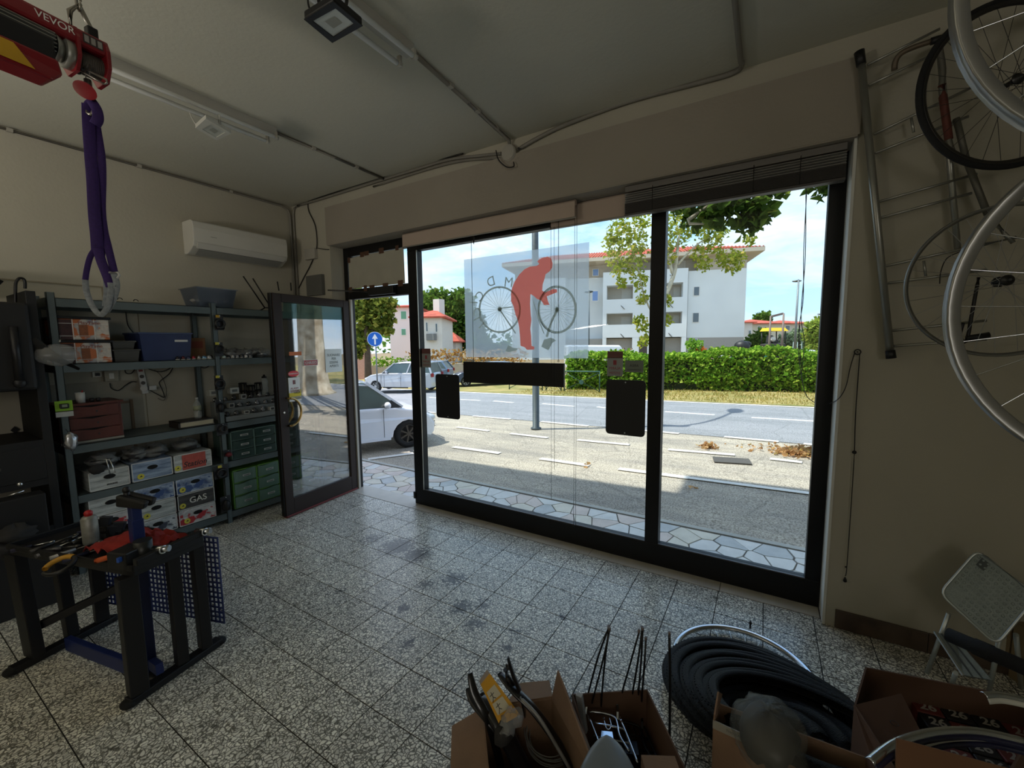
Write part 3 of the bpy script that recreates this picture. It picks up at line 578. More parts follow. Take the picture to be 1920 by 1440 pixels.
# ================================================================ vehicles
tyre_m = M('tyre_rubber', (22, 22, 23), .8, var=.2); carglass = M('car_glass', (70, 88, 86), .06, spec=.9, var=.4, vs=1.5); black_p = M('black_plastic', (20, 20, 21), .5)
def car(label, body, loc, rz, L=4.0, H=1.48, W=1.72, sc=1.0, rim='dark', suv=False, group=None, fwd=0.0):
    r = thing('car', label, 'car', loc, rz, group); r.scale = (sc,)*3; h = L/2; wb = L*.315; ar = .365; zr = .32
    bt = .98 if not suv else 1.08; s0 = .22
    def arch(cx): return [(cx+ar*math.cos(t), s0+.06+ar*math.sin(t)) for t in [PI*i/8 for i in range(9)]]
    prof = [(-h+.03, .30), (-h, .55), (-h+.04, bt-.08), (-h+.12, bt)] + [(L*.24, bt-.03), (L*.39, bt-.13), (L*.46, bt-.26), (h, bt-.48), (h-.02, .32), (h-.12, .22)] + [(x, max(z, s0)) for x, z in arch(wb)] + [(x, max(z, s0)) for x, z in arch(-wb)] + [(-h+.15, .24)]
    mb = MB(); ys = [-W/2, -W/2+.03, -W/2+.14, -.3*W, 0, .3*W, W/2-.14, W/2-.03, W/2]; n = len(prof); vs = []
    for y in ys:
        k = abs(y)/(W/2); tp = .30*max(0, k-.35)**2; lo = .03 if k > .99 else 0
        for x, z in prof:
            e = max(0, abs(x)-(h-.75))/.75; xx = x-math.copysign(tp*e, x); zz = z-(.035 if (k > .99 and z > .7) else 0); vs.append((xx, y*(1-.06*e*k), zz))
    fs = [tuple(range(n))[::-1], tuple(range((len(ys)-1)*n, len(ys)*n))]
    for j in range(len(ys)-1):
        for i in range(n): fs.append((j*n+i, j*n+(i+1) % n, (j+1)*n+(i+1) % n, (j+1)*n+i))
    mb.add(vs, fs, False); build(mb, 'body', body, r, w=False, bevel=.03)
    # cabin: glass core, body coloured roof and pillars
    xr0, xr1, xb0, xb1 = (-L*.37, L*.06, -L*.47, L*.245) if not suv else (-L*.42, L*.05, -L*.475, L*.22); xb1 += fwd; xr1 += fwd; wt = W/2-.21; wbt = W/2-.06; zb = bt-.04
    build(MB().hexa([(xb0, -wbt, zb), (xb1, -wbt, zb), (xb1, wbt, zb), (xb0, wbt, zb)], [(xr0, -wt, H-.04), (xr1, -wt, H-.04), (xr1, wt, H-.04), (xr0, wt, H-.04)]), 'window_glass', carglass, r, w=False, bevel=.03)
    rf = []
    for a in range(7):
        x = xr0-.03+(xr1-xr0+.08)*a/6; rf.append([(x, y, H+.01-.05*(y/wt)**2-.05*abs(a/3-1)**2.5) for y in [wt*q for q in (-1.03, -.7, 0, .7, 1.03)]])
    build(MB().grid(rf), 'roof', body, r, w=False, solid=.03)
    for s in (-1, 1):
        for (xa, xb, w_) in ((xb1, xr1, .06), (xb0, xr0, .10), ((xb0+xb1)/2-.02, (xr0+xr1)/2+.02, .07)) + (((xb0*.72+xb1*.28), (xr0*.76+xr1*.24), .05),):
            build(MB().beam((xa, s*(wbt+.004), zb), (xb, s*(wt+.012), H-.03), w_, .03, (0, 1, 0)), 'pillar', body, r, w=False)
    # shut lines and door handles on both sides
    for s in (-1, 1):
        y = s*(W/2+.001)
        for x in (wb-.55, -.22, -wb+.2): build(MB().box((x, y, .62), (.009, .006, .62)), 'shut_line', black_p, r, w=False)
        for x in (-.12, -1.0 if L > 3.9 else -.9): build(MB().box((x+.0, y, .80), (.17, .03, .03)), 'door_handle', body, r, w=False, bevel=.01)
        build(MB().box((.1, y, .27), (1.5, .02, .06)), 'sill', black_p if suv else body, r, w=False)
        mr = build(MB().ball((xb1-.36, s*(W/2+.10), bt+.04), (.07, .11, .075)), 'mirror', body, r, w=False)
        build(MB().slab([(xb1-.02, s*(wbt+.02), zb+.0), (xb1-.36, s*(wbt+.02), zb+.0), (xb1-.24, s*(wbt-.03), zb+.17)], (0, s*.02, 0)).beam((xb1-.36, s*(wbt+.0), bt), (xb1-.36, s*(W/2+.08), bt+.02), .06, .05), 'mirror_mount', black_p, r, w=False)
        build(MB().ball((h-.22, s*(W/2-.19), bt-.36), (.17, .13, .09)), 'headlight', M('lamp_glass', (200, 206, 210), .1, .2), r, w=False)
        build(MB().box((-h+.06, s*(W/2-.12), bt-.12), (.1, .16, .2)), 'tail_light', M('tail_red', (140, 20, 18), .3), r, w=False)
        for x in (wb, -wb):
            w_ = build(MB().ring((x, s*(W/2-.12), zr), (0, s, 0), [(.20, -.09), (.30, -.10), (.32, -.06), (.32, .06), (.30, .10), (.20, .09)], 28), 'wheel', tyre_m, r, w=False)
            sp = MB().ring((x, s*(W/2-.12), zr), (0, s, 0), [(.185, .02), (.205, .02), (.205, .09), (.195, .095)], 28)
            for k in range(7):
                t = 2*PI*k/7; c0 = Vector((x, s*(W/2-.045), zr)); sp.beam(c0+Vector((math.cos(t)*.03, 0, math.sin(t)*.03)), c0+Vector((math.cos(t)*.195, s*.005, math.sin(t)*.195)), .035, .02, (0, 1, 0))
            sp.cyl((x, s*(W/2-.06), zr), (x, s*(W/2-.03), zr), .05)
            build(sp, 'rim', M('rim_dark', (70, 68, 64), .35, .7) if rim == 'dark' else M('rim_silver', (176, 180, 184), .3, .8), w_, w=False)
            build(MB().cyl((x, s*(W/2-.17), zr), (x, s*(W/2-.13), zr), .19, n=20), 'brake_disc', black_p, w_, w=False)
    build(MB().box((h-.005, 0, .42), (.03, .95, .16)), 'grille', black_p, r, w=False, bevel=.01)
    build(MB().box((h+.005, 0, .60), (.02, .5, .07)), 'badge_bar', M('chrome_dull', (150, 152, 156), .3, .8), r, w=False)
    return r
wp = M('car_white', (226, 230, 240), .25, coat=.7, var=.03); sv = M('car_silver', (188, 192, 198), .3, .35, coat=.5); blu = M('car_blue', (112, 130, 156), .3, .3, coat=.6); dk = M('car_dark', (62, 76, 98), .28, .3, coat=.6)
hd = math.radians(62); wp0 = og(766, 837); q = Matrix.Rotation(hd, 3, 'Z')@Vector((4.0*.315*.95, -.76*.95, 0)); car('white hatchback parked nose-out by the shop door, black spoked wheels', wp, (wp0.x-q.x, wp0.y-q.y, wp0.z-.012), hd, sc=.95, fwd=.16, H=1.54)
def far_car(label, m, u, v, hdg, k, **kw):
    p = og(u, v); q = Matrix.Rotation(hdg, 3, 'Z')@Vector((k*4.2*.315*.86, kw.pop('side', -1)*.8*.86, 0)); return car(label, m, (p.x-q.x, p.y-q.y, p.z+.022), hdg, L=4.2, sc=.86, **kw)
far_car('silver-white off-roader parked across the road behind the blue sign pole', sv, 788, 737, math.radians(200), -1, side=1, H=1.66, suv=True, rim='silver')
far_car('pale blue estate car parked between the silver off-roader and the dark car', blu, 822, 719, math.radians(205), -1, side=1, H=1.5, rim='silver')
far_car('blue-grey car half hidden behind the black sign board', dk, 874, 726, math.radians(222), 1, side=1, H=1.46, rim='silver')
# ================================================================ poles, sign, guard rail
galv = M('galvanised', (128, 134, 136), .5, .6, var=.15); pole_m = M('pole_dark', (84, 94, 98), .5, .4, var=.15)
pb = og(1005, 804); lp = thing('street_lamp', 'tall dark grey street lamp on the parking strip, rising behind the window logo', 'street lamp', pb)
build(MB().lathe((0, 0, 0), [(.13, 0), (.13, .03), (.085, .05), (.085, 3.0), (.07, 7.0)], n=16), 'pole', pole_m, lp, w=False)
ad = Vector((.55, 2.3, 0)); build(MB().tube(spline([(0, 0, 6.7), (.1, .35, 7.25), (.3, 1.1, 7.55), (.55, 2.2, 7.6)], 5), .045, 8), 'arm', pole_m, lp, w=False)
build(MB().ball((.62, 2.55, 7.58), (.22, .42, .09)), 'lamp_head', galv, lp, w=False)
build(MB().cyl((0, .05, 6.15), (.0, .09, 6.15), .40, n=28), 'round_sign_back', galv, lp, w=False)
bp_ = at(704, 635, 19.5); bp_.z = GZ+.02; sg = thing('road_sign', 'round blue road sign with a white upward arrow on a thin pole', 'road sign', bp_)
sc_ = at(703, 636, 19.5); fn = (EYE-sc_).normalized(); fn.z = 0; fn.normalize(); sr = Vector((0, 0, 1)).cross(fn).normalized()
build(MB().cyl(bp_-fn*.04, Vector((bp_.x, bp_.y, sc_.z+.3))-fn*.04, .035, n=10), 'pole', galv, sg)
build(MB().cyl(sc_-fn*.02, sc_, .345, n=36), 'disc_rim', M('sign_white', (230, 232, 236), .4), sg); ds_ = build(MB().cyl(sc_, sc_+fn*.006, .325, n=36), 'disc', M('sign_blue', (20, 98, 190), .4), sg)
up = Vector((0, 0, 1)); A = lambda a, b: sc_+sr*a+up*b+fn*.007
build(MB().slab([A(-.035, -.25), A(.035, -.25), A(.035, .02), A(.13, .02), A(0, .25), A(-.13, .02), A(-.035, .02)], fn*.003), 'arrow', M('sign_white', (230, 232, 236)), sg)
def rail(u0, u1, v0, v1, name, label):
    a = og(u0, v0); b = og(u1, v1); r = thing('guard_rail', label, 'railing', (a+b)/2, group='green guard rails on the verge'); g = M('rail_green', (58, 92, 84), .5, .3)
    build(MB().tube([a, a+Vector((0, 0, .9)), b+Vector((0, 0, .9)), b], .03, 6), 'frame', g, r); m = (a+b)/2+Vector((0, 0, .45))
    for p, q in ((a+up*.85, b+up*.08), (a+up*.08, b+up*.85)): build(MB().tube([p, q], .018, 5), 'cross_bar', g, r)
    build(MB().cyl(m-Vector((0, .02, 0)), m+Vector((0, .02, 0)), .1), 'boss', g, r)
rail(955, 1017, 731, 733, '', 'green crossed guard rail on the verge, just left of the lamp pole'); rail(1024, 1052, 733, 735, '', 'short green crossed guard rail right of the lamp pole'); rail(1058, 1124, 735, 738, '', 'green crossed guard rail in front of the hedge end')
GZ = -.9
# ================================================================ white flats
FD = 52; fd = Vector((-.966, -.259, 0)); fn_ = Vector((.259, -.966, 0)); P0 = at(1393, 671, FD); P0.z = 0
flats = thing('apartment_building', 'white four-storey apartment block with loggias and a red tiled roof', 'building', (P0.x, P0.y, GZ))
def fs_(u, v, off=0): d = ray(u, v); o = P0+fn_*off; t = (o-EYE).dot(fn_)/d.dot(fn_); p = EYE+d*t; return ((p-P0).dot(fd), p.z)
def fbox(s0, s1, z0, z1, o0, o1, name, m, par=None, **k):
    q = [P0+fd*s+fn_*o for s, o in ((s0, o0), (s1, o0), (s1, o1), (s0, o1))]
    return build(MB().hexa([(p.x, p.y, z0) for p in q], [(p.x, p.y, z1) for p in q]), name, m, par or flats, **k)
fw = M('flat_white', (226, 230, 230), .9, var=.05, vs=.5); fb = M('flat_beige', (186, 176, 160), .9, var=.06); fg = M('flat_grey_base', (166, 162, 156), .9, var=.08); rt = M('roof_tile', (206, 96, 72), .85, col2=(150, 66, 48), vs=1.5)
wg = M('far_window', (74, 92, 104), .15, spec=.8); wbf = M('far_window_blue', (96, 134, 190), .15, spec=.8); shut = M('far_shutter', (190, 184, 172), .8); fr_ = M('far_frame', (222, 220, 214), .7)
zp = fs_(1390, 503)[1]; ze = fs_(1392, 474)[1]; zbm = fs_(1385, 632)[1]; S1 = 6.6; S2 = 22.3; SE = 30.0
fbox(0, SE, GZ, zbm, -11, -.4, 'ground_floor', fg); fbox(0, S1, GZ, zbm, -.4, 0, 'ground_floor', fg); fbox(0, SE, zbm, zp, -11, -1.6, 'main_wall', fw); fbox(0, S1, zbm, zp, -1.6, 0, 'main_wall', fw)
fbox(S2, SE, GZ, zp, -1.6, 0, 'main_wall', fw); fbox(.2, SE, zp, ze, -10.5, -1.8, 'attic_wall', fb); fbox(0, S1-1, zp, ze, -1.8, -.1, 'attic_wall', fb)
# projecting loggia block: piers and parapets stand proud, loggias are real recesses
sA = fs_(1288, 600, .7)[0]; sB = fs_(1130, 600, .7)[0]
levels = [fs_(1240, q, .7)[1] for q in (505, 531, 558, 585, 607, 632, 674)]
ztop, l1t, l1b, l2t, l2b, l3t, l3b = levels
for z0, z1 in ((l1t, ztop), (l2t, l1b), (l3t, l2b)): fbox(sA, sB, z0, z1, -1.6, .7, 'parapet', fw)
for u0, u1 in ((1288, 1279), (1245, 1186), (1137, 1130)): a = fs_(u0, 600, .7)[0]; b = fs_(u1, 600, .7)[0]; fbox(a, b, GZ, ztop, -1.6, .69, 'pier', fw)
for u0, u1 in ((1279, 1245), (1186, 1137)):
    a = fs_(u0, 600, .7)[0]; b = fs_(u1, 600, .7)[0]
    for z0, z1 in ((l1b, l1t), (l2b, l2t), (GZ, l3t)): fbox(a, b, z0, z1, -1.6, -1.3, 'loggia_wall', fb); fbox(a+(b-a)*.08, a+(b-a)*.45, z0, z1-.35, -1.3, -1.22, 'shutter', shut)
def win(u0, v0, u1, v1, m, off=0):
    a, z1 = fs_(u1, v0, off); b, z0 = fs_(u0, v1, off); w = fbox(a-.08, b+.08, z0-.08, z1+.08, off-.02, off+.06, 'window', fr_); fbox(a, b, z0, z1, off+.05, off+.08, 'pane', m, w)
win(1301, 538, 1311, 554, wg); win(1299, 587, 1310, 604, wg); win(1301, 636, 1307, 641, wg); win(1111, 546, 1121, 564, wbf); win(1112, 505, 1122, 517, wbf, -1.8); win(1166, 500, 1174, 512, shut, -1.8); win(1270, 490, 1284, 503, shut, -1.8)
fbox(fs_(1213, 650)[0], fs_(1198, 650)[0], GZ, fs_(1200, 632)[1], .66, .72, 'entrance_door', M('far_dark', (60, 52, 50), .5))
for z in (l1t+1.0, l2t+1.0, l3t+.5): 
    for u in (1164, 1254): a = fs_(u, 600, .7)[0]; build(MB().beam(P0+fd*a+fn_*.7+up*z, P0+fd*(a-.45)+fn_*.8+up*(z-.5), .06, .06), 'awning_arm', black_p, flats)
# hipped tile roof with deep eaves, tile courses as ribs
eo = 1.5; zr_ = ze+.45; q = [P0+fd*s+fn_*o for s, o in ((-eo, eo), (SE+1, eo), (SE+1, -12), (-eo, -12))]
build(MB().hexa([(p.x, p.y, ze-.15) for p in q], [(p.x, p.y, ze+.32) for p in q]), 'eaves', M('eaves', (196, 184, 164), .8), flats)
r1 = P0+fd*6.5+fn_*-5.5+up*(ze+2.3); r2 = P0+fd*(SE-5)+fn_*-5.5+up*(ze+2.3); qa = [Vector((p.x, p.y, ze+.33)) for p in q]
build(MB().add([*qa, r1, r2], [(0, 1, 5, 4), (1, 2, 5), (2, 3, 4, 5), (3, 0, 4)]), 'tiled_roof', rt, flats)
rb = MB(); L_ = (qa[1]-qa[0]).length
for k in range(0, 90):
    t = (k+.5)/90; e_ = qa[0].lerp(qa[1], t); s_ = t*(SE+1+eo)-eo
    if s_ < 6.5: top = qa[0].lerp(r1, (s_+eo)/8.0)
    elif s_ > SE-5: top = qa[1].lerp(r2, (SE+1-s_)/6.0)
    else: top = r1.lerp(r2, (s_-6.5)/(SE-11.5))
    rb.tube([e_+up*.02, top+up*.02], .09, 5)
o = build(rb, 'tile_ridges', rt, flats); o['kind'] = 'stuff'
# ================================================================ houses and trees far off
def house(label, u0, u1, vb, vt, vr, D, wall, depth=9, wins=(), hdg=None, shutm=None, group=None):
    a = at(u0, vb, D); b = at(u1, vb, D); a.z = b.z = GZ; zt = at((u0+u1)/2, vt, D).z; zr = at((u0+u1)/2, vr, D).z; d = (b-a); W_ = d.length; d.normalize(); n = Vector((-d.y, d.x, 0))
    h = thing('house', label, 'house', a, group=group); P = lambda s, o, z: a+d*s+n*o+up*(z-GZ)
    build(MB().hexa([P(0, 0, GZ), P(W_, 0, GZ), P(W_, depth, GZ), P(0, depth, GZ)], [P(0, 0, zt), P(W_, 0, zt), P(W_, depth, zt), P(0, depth, zt)]), 'wall', wall, h)
    e = .5; c = [P(-e, -e, zt), P(W_+e, -e, zt), P(W_+e, depth+e, zt), P(-e, depth+e, zt)]; k = min(W_, depth)/2
    r1 = P(k, depth/2, zr); r2 = P(W_-k*.9, depth/2, zr); build(MB().add([*c, r1, r2, *[x-up*.15 for x in c]], [(0, 1, 5, 4), (1, 2, 5), (2, 3, 4, 5), (3, 0, 4), (0, 6, 7, 1), (1, 7, 8, 2), (2, 8, 9, 3), (3, 9, 6, 0), (6, 9, 8, 7)]), 'roof', rt, h)
    for (wu0, wv0, wu1, wv1) in wins:
        def S(u, v): dd = ray(u, v); t = (a-EYE).dot(n)/dd.dot(n); p = EYE+dd*t; return (p-a).dot(d), p.z
        s0, z1 = S(wu0, wv0); s1, z0 = S(wu1, wv1); w = build(MB().hexa([P(s0-.08, -.06, z0-.08), P(s1+.08, -.06, z0-.08), P(s1+.08, .02, z0-.08), P(s0-.08, .02, z0-.08)], [P(s0-.08, -.06, z1+.08), P(s1+.08, -.06, z1+.08), P(s1+.08, .02, z1+.08), P(s0-.08, .02, z1+.08)]), 'window', fr_, h)
        build(MB().hexa([P(s0, -.09, z0), P(s1, -.09, z0), P(s1, -.05, z0), P(s0, -.05, z0)], [P(s0, -.09, z1), P(s1, -.09, z1), P(s1, -.05, z1), P(s0, -.05, z1)]), 'pane', shutm or wg, w)
    return h
hw = M('house_white', (222, 216, 208), .9, var=.06); hc = M('house_cream', (206, 198, 176), .9, var=.08); gs = M('green_shutter', (96, 150, 120), .6)
house('pale pink-white house seen through the door opening, green shutters', 733, 778, 672, 575, 566, 50, M('house_pink', (222, 208, 202), .9), wins=((752, 584, 762, 598), (753, 617, 761, 628)), shutm=gs)
hh = house('white two-storey house with red roof left of the window logo', 779, 830, 672, 594, 576, 44, hw, wins=((799, 605, 802, 621), (817, 607, 820, 622)), depth=8)
build(MB().box(at(823, 580, 47), (.9, .9, 2.2)), 'chimney', hw, hh); build(MB().box(at(809, 632, 43.6), (1.0, .5, .7)), 'air_unit', M('unit_grey', (120, 120, 118), .6), hh)
house('low white annexe with sloping red roof beside the white house', 829, 856, 672, 640, 622, 54, hw, depth=7)
house('cream house with red hip roof right of the white flats', 1407, 1470, 668, 606, 596, 75, hc, wins=((1421, 612, 1424, 620),), depth=12)
house('beige house with red roof behind the yellow tractor', 1466, 1522, 668, 606, 598, 82, M('house_beige', (196, 188, 170), .9), wins=((1472, 611, 1480, 619),), depth=12)
house('small pale house squeezed between flats and cream house', 1388, 1408, 668, 604, 600, 70, hw, wins=((1404, 620, 1407, 627),), depth=9)
brick_w = thing('garden_wall', 'low pinkish rendered wall with pale coping across the road', 'wall', og(676, 704)); a = at(672, 690, 30); b = at(696, 690, 30)
a.z = b.z = GZ; zt = at(684, 662, 30).z; build(MB().beam(a+up*(zt-GZ)/2, b+up*(zt-GZ)/2, zt-GZ, .3, (0, 1, 0)), 'wall_face', M('wall_pink', (204, 158, 144), .9, var=.15, vs=9), brick_w); build(MB().beam(a+up*(zt-GZ+.04), b+up*(zt-GZ+.04), .1, .4, (0, 1, 0)), 'coping', fr_, brick_w)
kb = MB(); a = at(696, 700, 31); b = at(975, 690, 33); a.z = b.z = GZ; build(kb.beam(a+up*.5, b+up*.5, .95, .25, (0, 1, 0)), 'boundary_wall', M('boundary', (196, 184, 170), .9, var=.15)); tag(bpy.data.objects['boundary_wall'], 'long low pale wall behind the parked cars', 'wall')
def ft(label, u, v, D, spec, n, size, lm, tr=.25, name='tree'):
    b = at(u, v, D); b.z = GZ; return tree(label, b, max(1.5, spec and (at(u, min(s[1] for s in spec), D).z-GZ)*.7), [(at(x, y, D+dz), (r*D/FPX, r*D/FPX, r*D/FPX)) for x, y, r, dz in spec], n, size, lm, dbark, tr)
ft('leafy street tree seen through the door opening above the blue sign', 690, 700, 27, [(680, 575, 26, 0), (705, 565, 24, .5), (715, 590, 24, 0), (690, 600, 26, 0), (725, 570, 18, 0), (690, 625, 18, .5), (678, 640, 20, 0), (720, 615, 15, 0), (672, 665, 8, 0), (665, 560, 20, 0)], 3400, .36, leaf_mat('leaf_olive', (74, 92, 38), (140, 148, 66), (176, 164, 80)))
ft('big round green tree behind the white house', 850, 668, 62, [(850, 585, 28, 0), (875, 600, 26, 0), (830, 570, 24, 0), (800, 572, 22, 2), (865, 565, 24, 0), (885, 640, 24, 0), (860, 625, 26, 0), (890, 610, 22, 0), (815, 560, 18, 0), (905, 640, 16, 0), (790, 590, 14, 2), (848, 648, 22, 0)], 5200, .75, lf_g, .4)
ft('dark green shrubby tree beside the logo panel', 900, 668, 58, [(905, 650, 14, 0), (925, 655, 12, 0), (945, 655, 10, 0)], 900, .6, lf_d)
ft('green tree between the flats and the cream house', 1420, 668, 58, [(1413, 640, 13, 0), (1428, 630, 13, 0), (1400, 650, 9, 0), (1436, 640, 10, 0), (1425, 655, 13, 0)], 1500, .5, lf_g)
ft('silvery olive tree behind the tractor', 1480, 668, 56, [(1476, 638, 14, 0), (1496, 630, 13, 0), (1488, 648, 16, 0), (1508, 640, 10, 0)], 1400, .45, leaf_mat('leaf_silver', (110, 130, 96), (160, 176, 138), (176, 186, 150)))
ft('yellow-green tree at the right window edge', 1530, 680, 40, [(1530, 615, 16, 0), (1545, 610, 18, 0), (1522, 630, 12, 0), (1535, 640, 18, 0), (1520, 650, 10, 0), (1555, 640, 20, 0)], 1900, .42, leaf_mat('leaf_lime', (110, 136, 50), (168, 182, 80), (186, 180, 90)))
ft('distant round tree top above the cream house roof', 1429, 668, 100, [(1424, 597, 9, 0), (1434, 594, 9, 0), (1440, 598, 6, 0)], 500, .8, lf_g)
ft('shrub with orange blossom standing above the hedge', 1308, 690, 24.5, [(1302, 655, 12, 0), (1295, 645, 8, 0), (1308, 645, 8, 0), (1312, 662, 10, 0), (1298, 668, 12, 0), (1318, 668, 8, 0)], 900, .17, leaf_mat('leaf_lime2', (96, 150, 46), (150, 190, 76), (180, 200, 96)), .06)
fl_ = MB(); leaves(fl_, clump(at(1319, 657, 24.2), (.16,)*3, 60), .12); leaves(fl_, clump(at(1307, 657, 24.2), (.1,)*3, 14), .1); tag(build(fl_, 'blossom', leaf_mat('orange', (206, 84, 34), (226, 120, 60))), 'cluster of orange trumpet blossom above the hedge', 'flowers', kind='stuff')
mb = MB()
for u in range(780, 980, 6): leaves(mb, clump(at(u, 668+4*math.sin(u*.2), 29), (.9, .5, .5), 26), .22)
tag(build(mb, 'dry_shrubs', leaf_mat('leaf_rust', (150, 104, 56), (196, 156, 96), (150, 140, 70))), 'rust-brown withered shrubs behind the parked cars', 'shrubs', kind='stuff')
mb = MB()
for u in range(700, 790, 5): leaves(mb, clump(at(u, 678, 28.5), (.6, .4, .35), 26), .18)
tag(build(mb, 'bank_plants', lf_h), 'green weeds on the bank behind the silver off-roader', 'shrubs', kind='stuff')
# background belt of trees so the far edge of the ground never shows
bk = MB()
for k in range(150):
    u = -900+k*24; D = 115+random.uniform(-8, 8); leaves(bk, clump(at(u, 640+random.uniform(-6, 6), D), (4.4, 4.4, 3.2), 34), 1.6)
tag(build(bk, 'tree_belt', lf_g), 'far belt of green trees along the horizon', 'trees', kind='stuff')
# tall lamp post, fence posts, frame, yellow tractor, van
def post(name, label, cat, u, vb, vt, D, r, m=galv, group=None, arm=None):
    b = at(u, vb, D); z1 = at(u, vt, D).z; t = thing(name, label, cat, (b.x, b.y, GZ), group=group); build(MB().cyl((b.x, b.y, GZ), (b.x, b.y, z1), r, r*.6, 8), 'pole', m, t)
    if arm: c = at(arm[0], arm[1], D); build(MB().tube([(b.x, b.y, z1), c], r*.6, 6).ball(c, (.45, .3, .12)), 'lamp_head', m, t)
    return t
post('street_lamp', 'tall grey floodlight mast behind the hedge right of the flats', 'street lamp', 1489, 670, 527, 45, .13, arm=(1494, 527)); post('street_lamp', 'grey street lamp with a curved arm at the right window edge', 'street lamp', 1529, 670, 589, 60, .1, arm=(1539, 589))
post('street_lamp', 'slim dark lamp post in front of the flats left part', 'street lamp', 1104, 668, 547, 40, .07, pole_m, arm=(1104, 547))
for k, u in enumerate((1441, 1454)): post('mast', 'left upright of the grey steel gantry by the tractor' if k == 0 else 'right upright of the grey steel gantry by the tractor', 'mast', u if k == 0 else 1465, 672, 593 if k == 0 else 588, 42, .13, M('gantry', (128, 112, 104), .6, .3))
tag(build(MB().beam(at(1448, 593, 42), at(1468, 588, 42), .2, .2), 'mast_beam', M('gantry')), 'steel cross beam joining the two gantry uprights', 'beam')
for k in range(8): post('fence_post', '%s pale metal fence post from the left in the row behind the white pickup' % ('first', 'second', 'third', 'fourth', 'fifth', 'sixth', 'seventh', 'eighth')[k], 'post', 1486+k*8, 668, 641+k*.3, 50, .05, M('fence_pale', (170, 190, 186), .6), 'pale fence posts at the right')
tx = at(1446, 655, 48); tr_ = thing('tractor', 'dark construction vehicle under a yellow canopy roof', 'tractor', (tx.x, tx.y, GZ)); k_ = 44/FPX; e1_ = Vector((RC[0][0], RC[0][1], 0)).normalized(); e2_ = Vector((e1_.y, -e1_.x, 0))
T = lambda du, dv, o=0: at(1446+du, 655+dv, 48)+e2_*o
yel = M('yellow_paint', (240, 196, 40), .5)
build(MB().hexa([T(-12, -34, -1), T(22, -34, -1), T(22, -34, 1), T(-12, -34, 1)], [T(-9, -40, -.8), T(18, -40, -.8), T(18, -40, .8), T(-9, -40, .8)]), 'canopy', yel, tr_)
for a in (-10, 18): 
    for o in (-.8, .8): build(MB().cyl(T(a, -34, o), T(a, -4, o), .06), 'canopy_post', black_p, tr_)
build(MB().hexa([T(-12, 8, -1), T(20, 8, -1), T(20, 8, 1), T(-12, 8, 1)], [T(-12, -10, -1), T(16, -12, -1), T(16, -12, 1), T(-12, -10, 1)]), 'chassis', M('machine_dark', (54, 50, 48), .6, var=.4), tr_, bevel=.1)
build(MB().beam(T(-4, -12), T(-2, -26), .5, .5).beam(T(6, -12), T(6, -18), .6, .6), 'seat', black_p, tr_); build(MB().ball(T(0, -19, .3), .3), 'worklight', fr_, tr_)
for a in (-8, 16): build(MB().torus(T(a, 16, .9), e2_, .6, .25, 24, 8), 'wheel', tyre_m, tr_)
vn = at(1514, 672, 40); pk = thing('pickup', 'white pickup with a caged load bed behind the hedge', 'pickup', (vn.x, vn.y, GZ)); V = lambda u, v, o=0: at(u, v, 39)+e2_*o
build(MB().hexa([V(1474, 684, -1), V(1535, 684, -1), V(1535, 684, 1), V(1474, 684, 1)], [V(1474, 669, -1), V(1535, 671, -1), V(1535, 671, 1), V(1474, 669, 1)]), 'body', wp, pk, bevel=.06); build(MB().hexa([V(1500, 670, -.9), V(1530, 670, -.9), V(1530, 670, .9), V(1500, 670, .9)], [V(1500, 655, -.8), V(1517, 656, -.8), V(1517, 656, .8), V(1500, 655, .8)]), 'cab', wp, pk, bevel=.08)
build(MB().hexa([V(1504, 667, -.95), V(1524, 667, -.95), V(1524, 667, .95), V(1504, 667, .95)], [V(1504, 659, -.86), V(1515, 659, -.86), V(1515, 659, .86), V(1504, 659, .86)]), 'cab_window', wg, pk)
build(MB().hexa([V(1474, 669, -.9), V(1497, 669, -.9), V(1497, 669, .9), V(1474, 669, .9)], [V(1474, 653, -.9), V(1497, 654, -.9), V(1497, 654, .9), V(1474, 653, .9)]), 'cage', M('cage_dark', (66, 66, 66), .7, var=.5, vs=3), pk)
for u in (1482, 1524): build(MB().torus(V(u, 684, 1), e2_, .3, .11, 20, 8), 'wheel', tyre_m, pk)
wv = thing('van', 'white van behind the hedge left of the mullion', 'van', (*at(1140, 690, 30).xy, GZ)); V2 = lambda u, v, o=0: at(u, v, 30)+e2_*o
build(MB().hexa([V2(1060, 690, -.9), V2(1184, 690, -.9), V2(1184, 690, .9), V2(1060, 690, .9)], [V2(1060, 647, -.8), V2(1158, 647, -.8), V2(1158, 647, .8), V2(1060, 647, .8)]), 'body', wp, wv, bevel=.12)
build(MB().slab([V2(1160, 652, .92), V2(1181, 668, .92), V2(1162, 668, .92)], e2_*.02), 'window', carglass, wv)
for u in (1080, 1160): build(MB().torus(V2(u, 696, .9), e2_, .28, .1, 20, 8), 'wheel', tyre_m, wv)
ms = thing('machine', 'dark excavator arm rising above the hedge beside the flats', 'machine', (*at(1372, 668, 36).xy, GZ)); W_ = lambda u, v: at(u, v, 36)
build(MB().tube(spline([W_(1356, 652), W_(1368, 655), W_(1377, 662), W_(1380, 680)], 4), .12, 6).tube([W_(1372, 650), W_(1379, 662)], .1, 6), 'arm', black_p, ms); build(MB().ball(W_(1366, 672), (.8, .7, .4)), 'hood', sv, ms)
jk = thing('machine', 'dark covered machine with a blue crate beside the corner of the flats', 'machine', (*at(1395, 668, 40).xy, GZ)); build(MB().ball(at(1391, 650, 40), (.7, .6, .6)).ball(at(1398, 645, 40), (.5, .4, .3)), 'cover', black_p, jk)
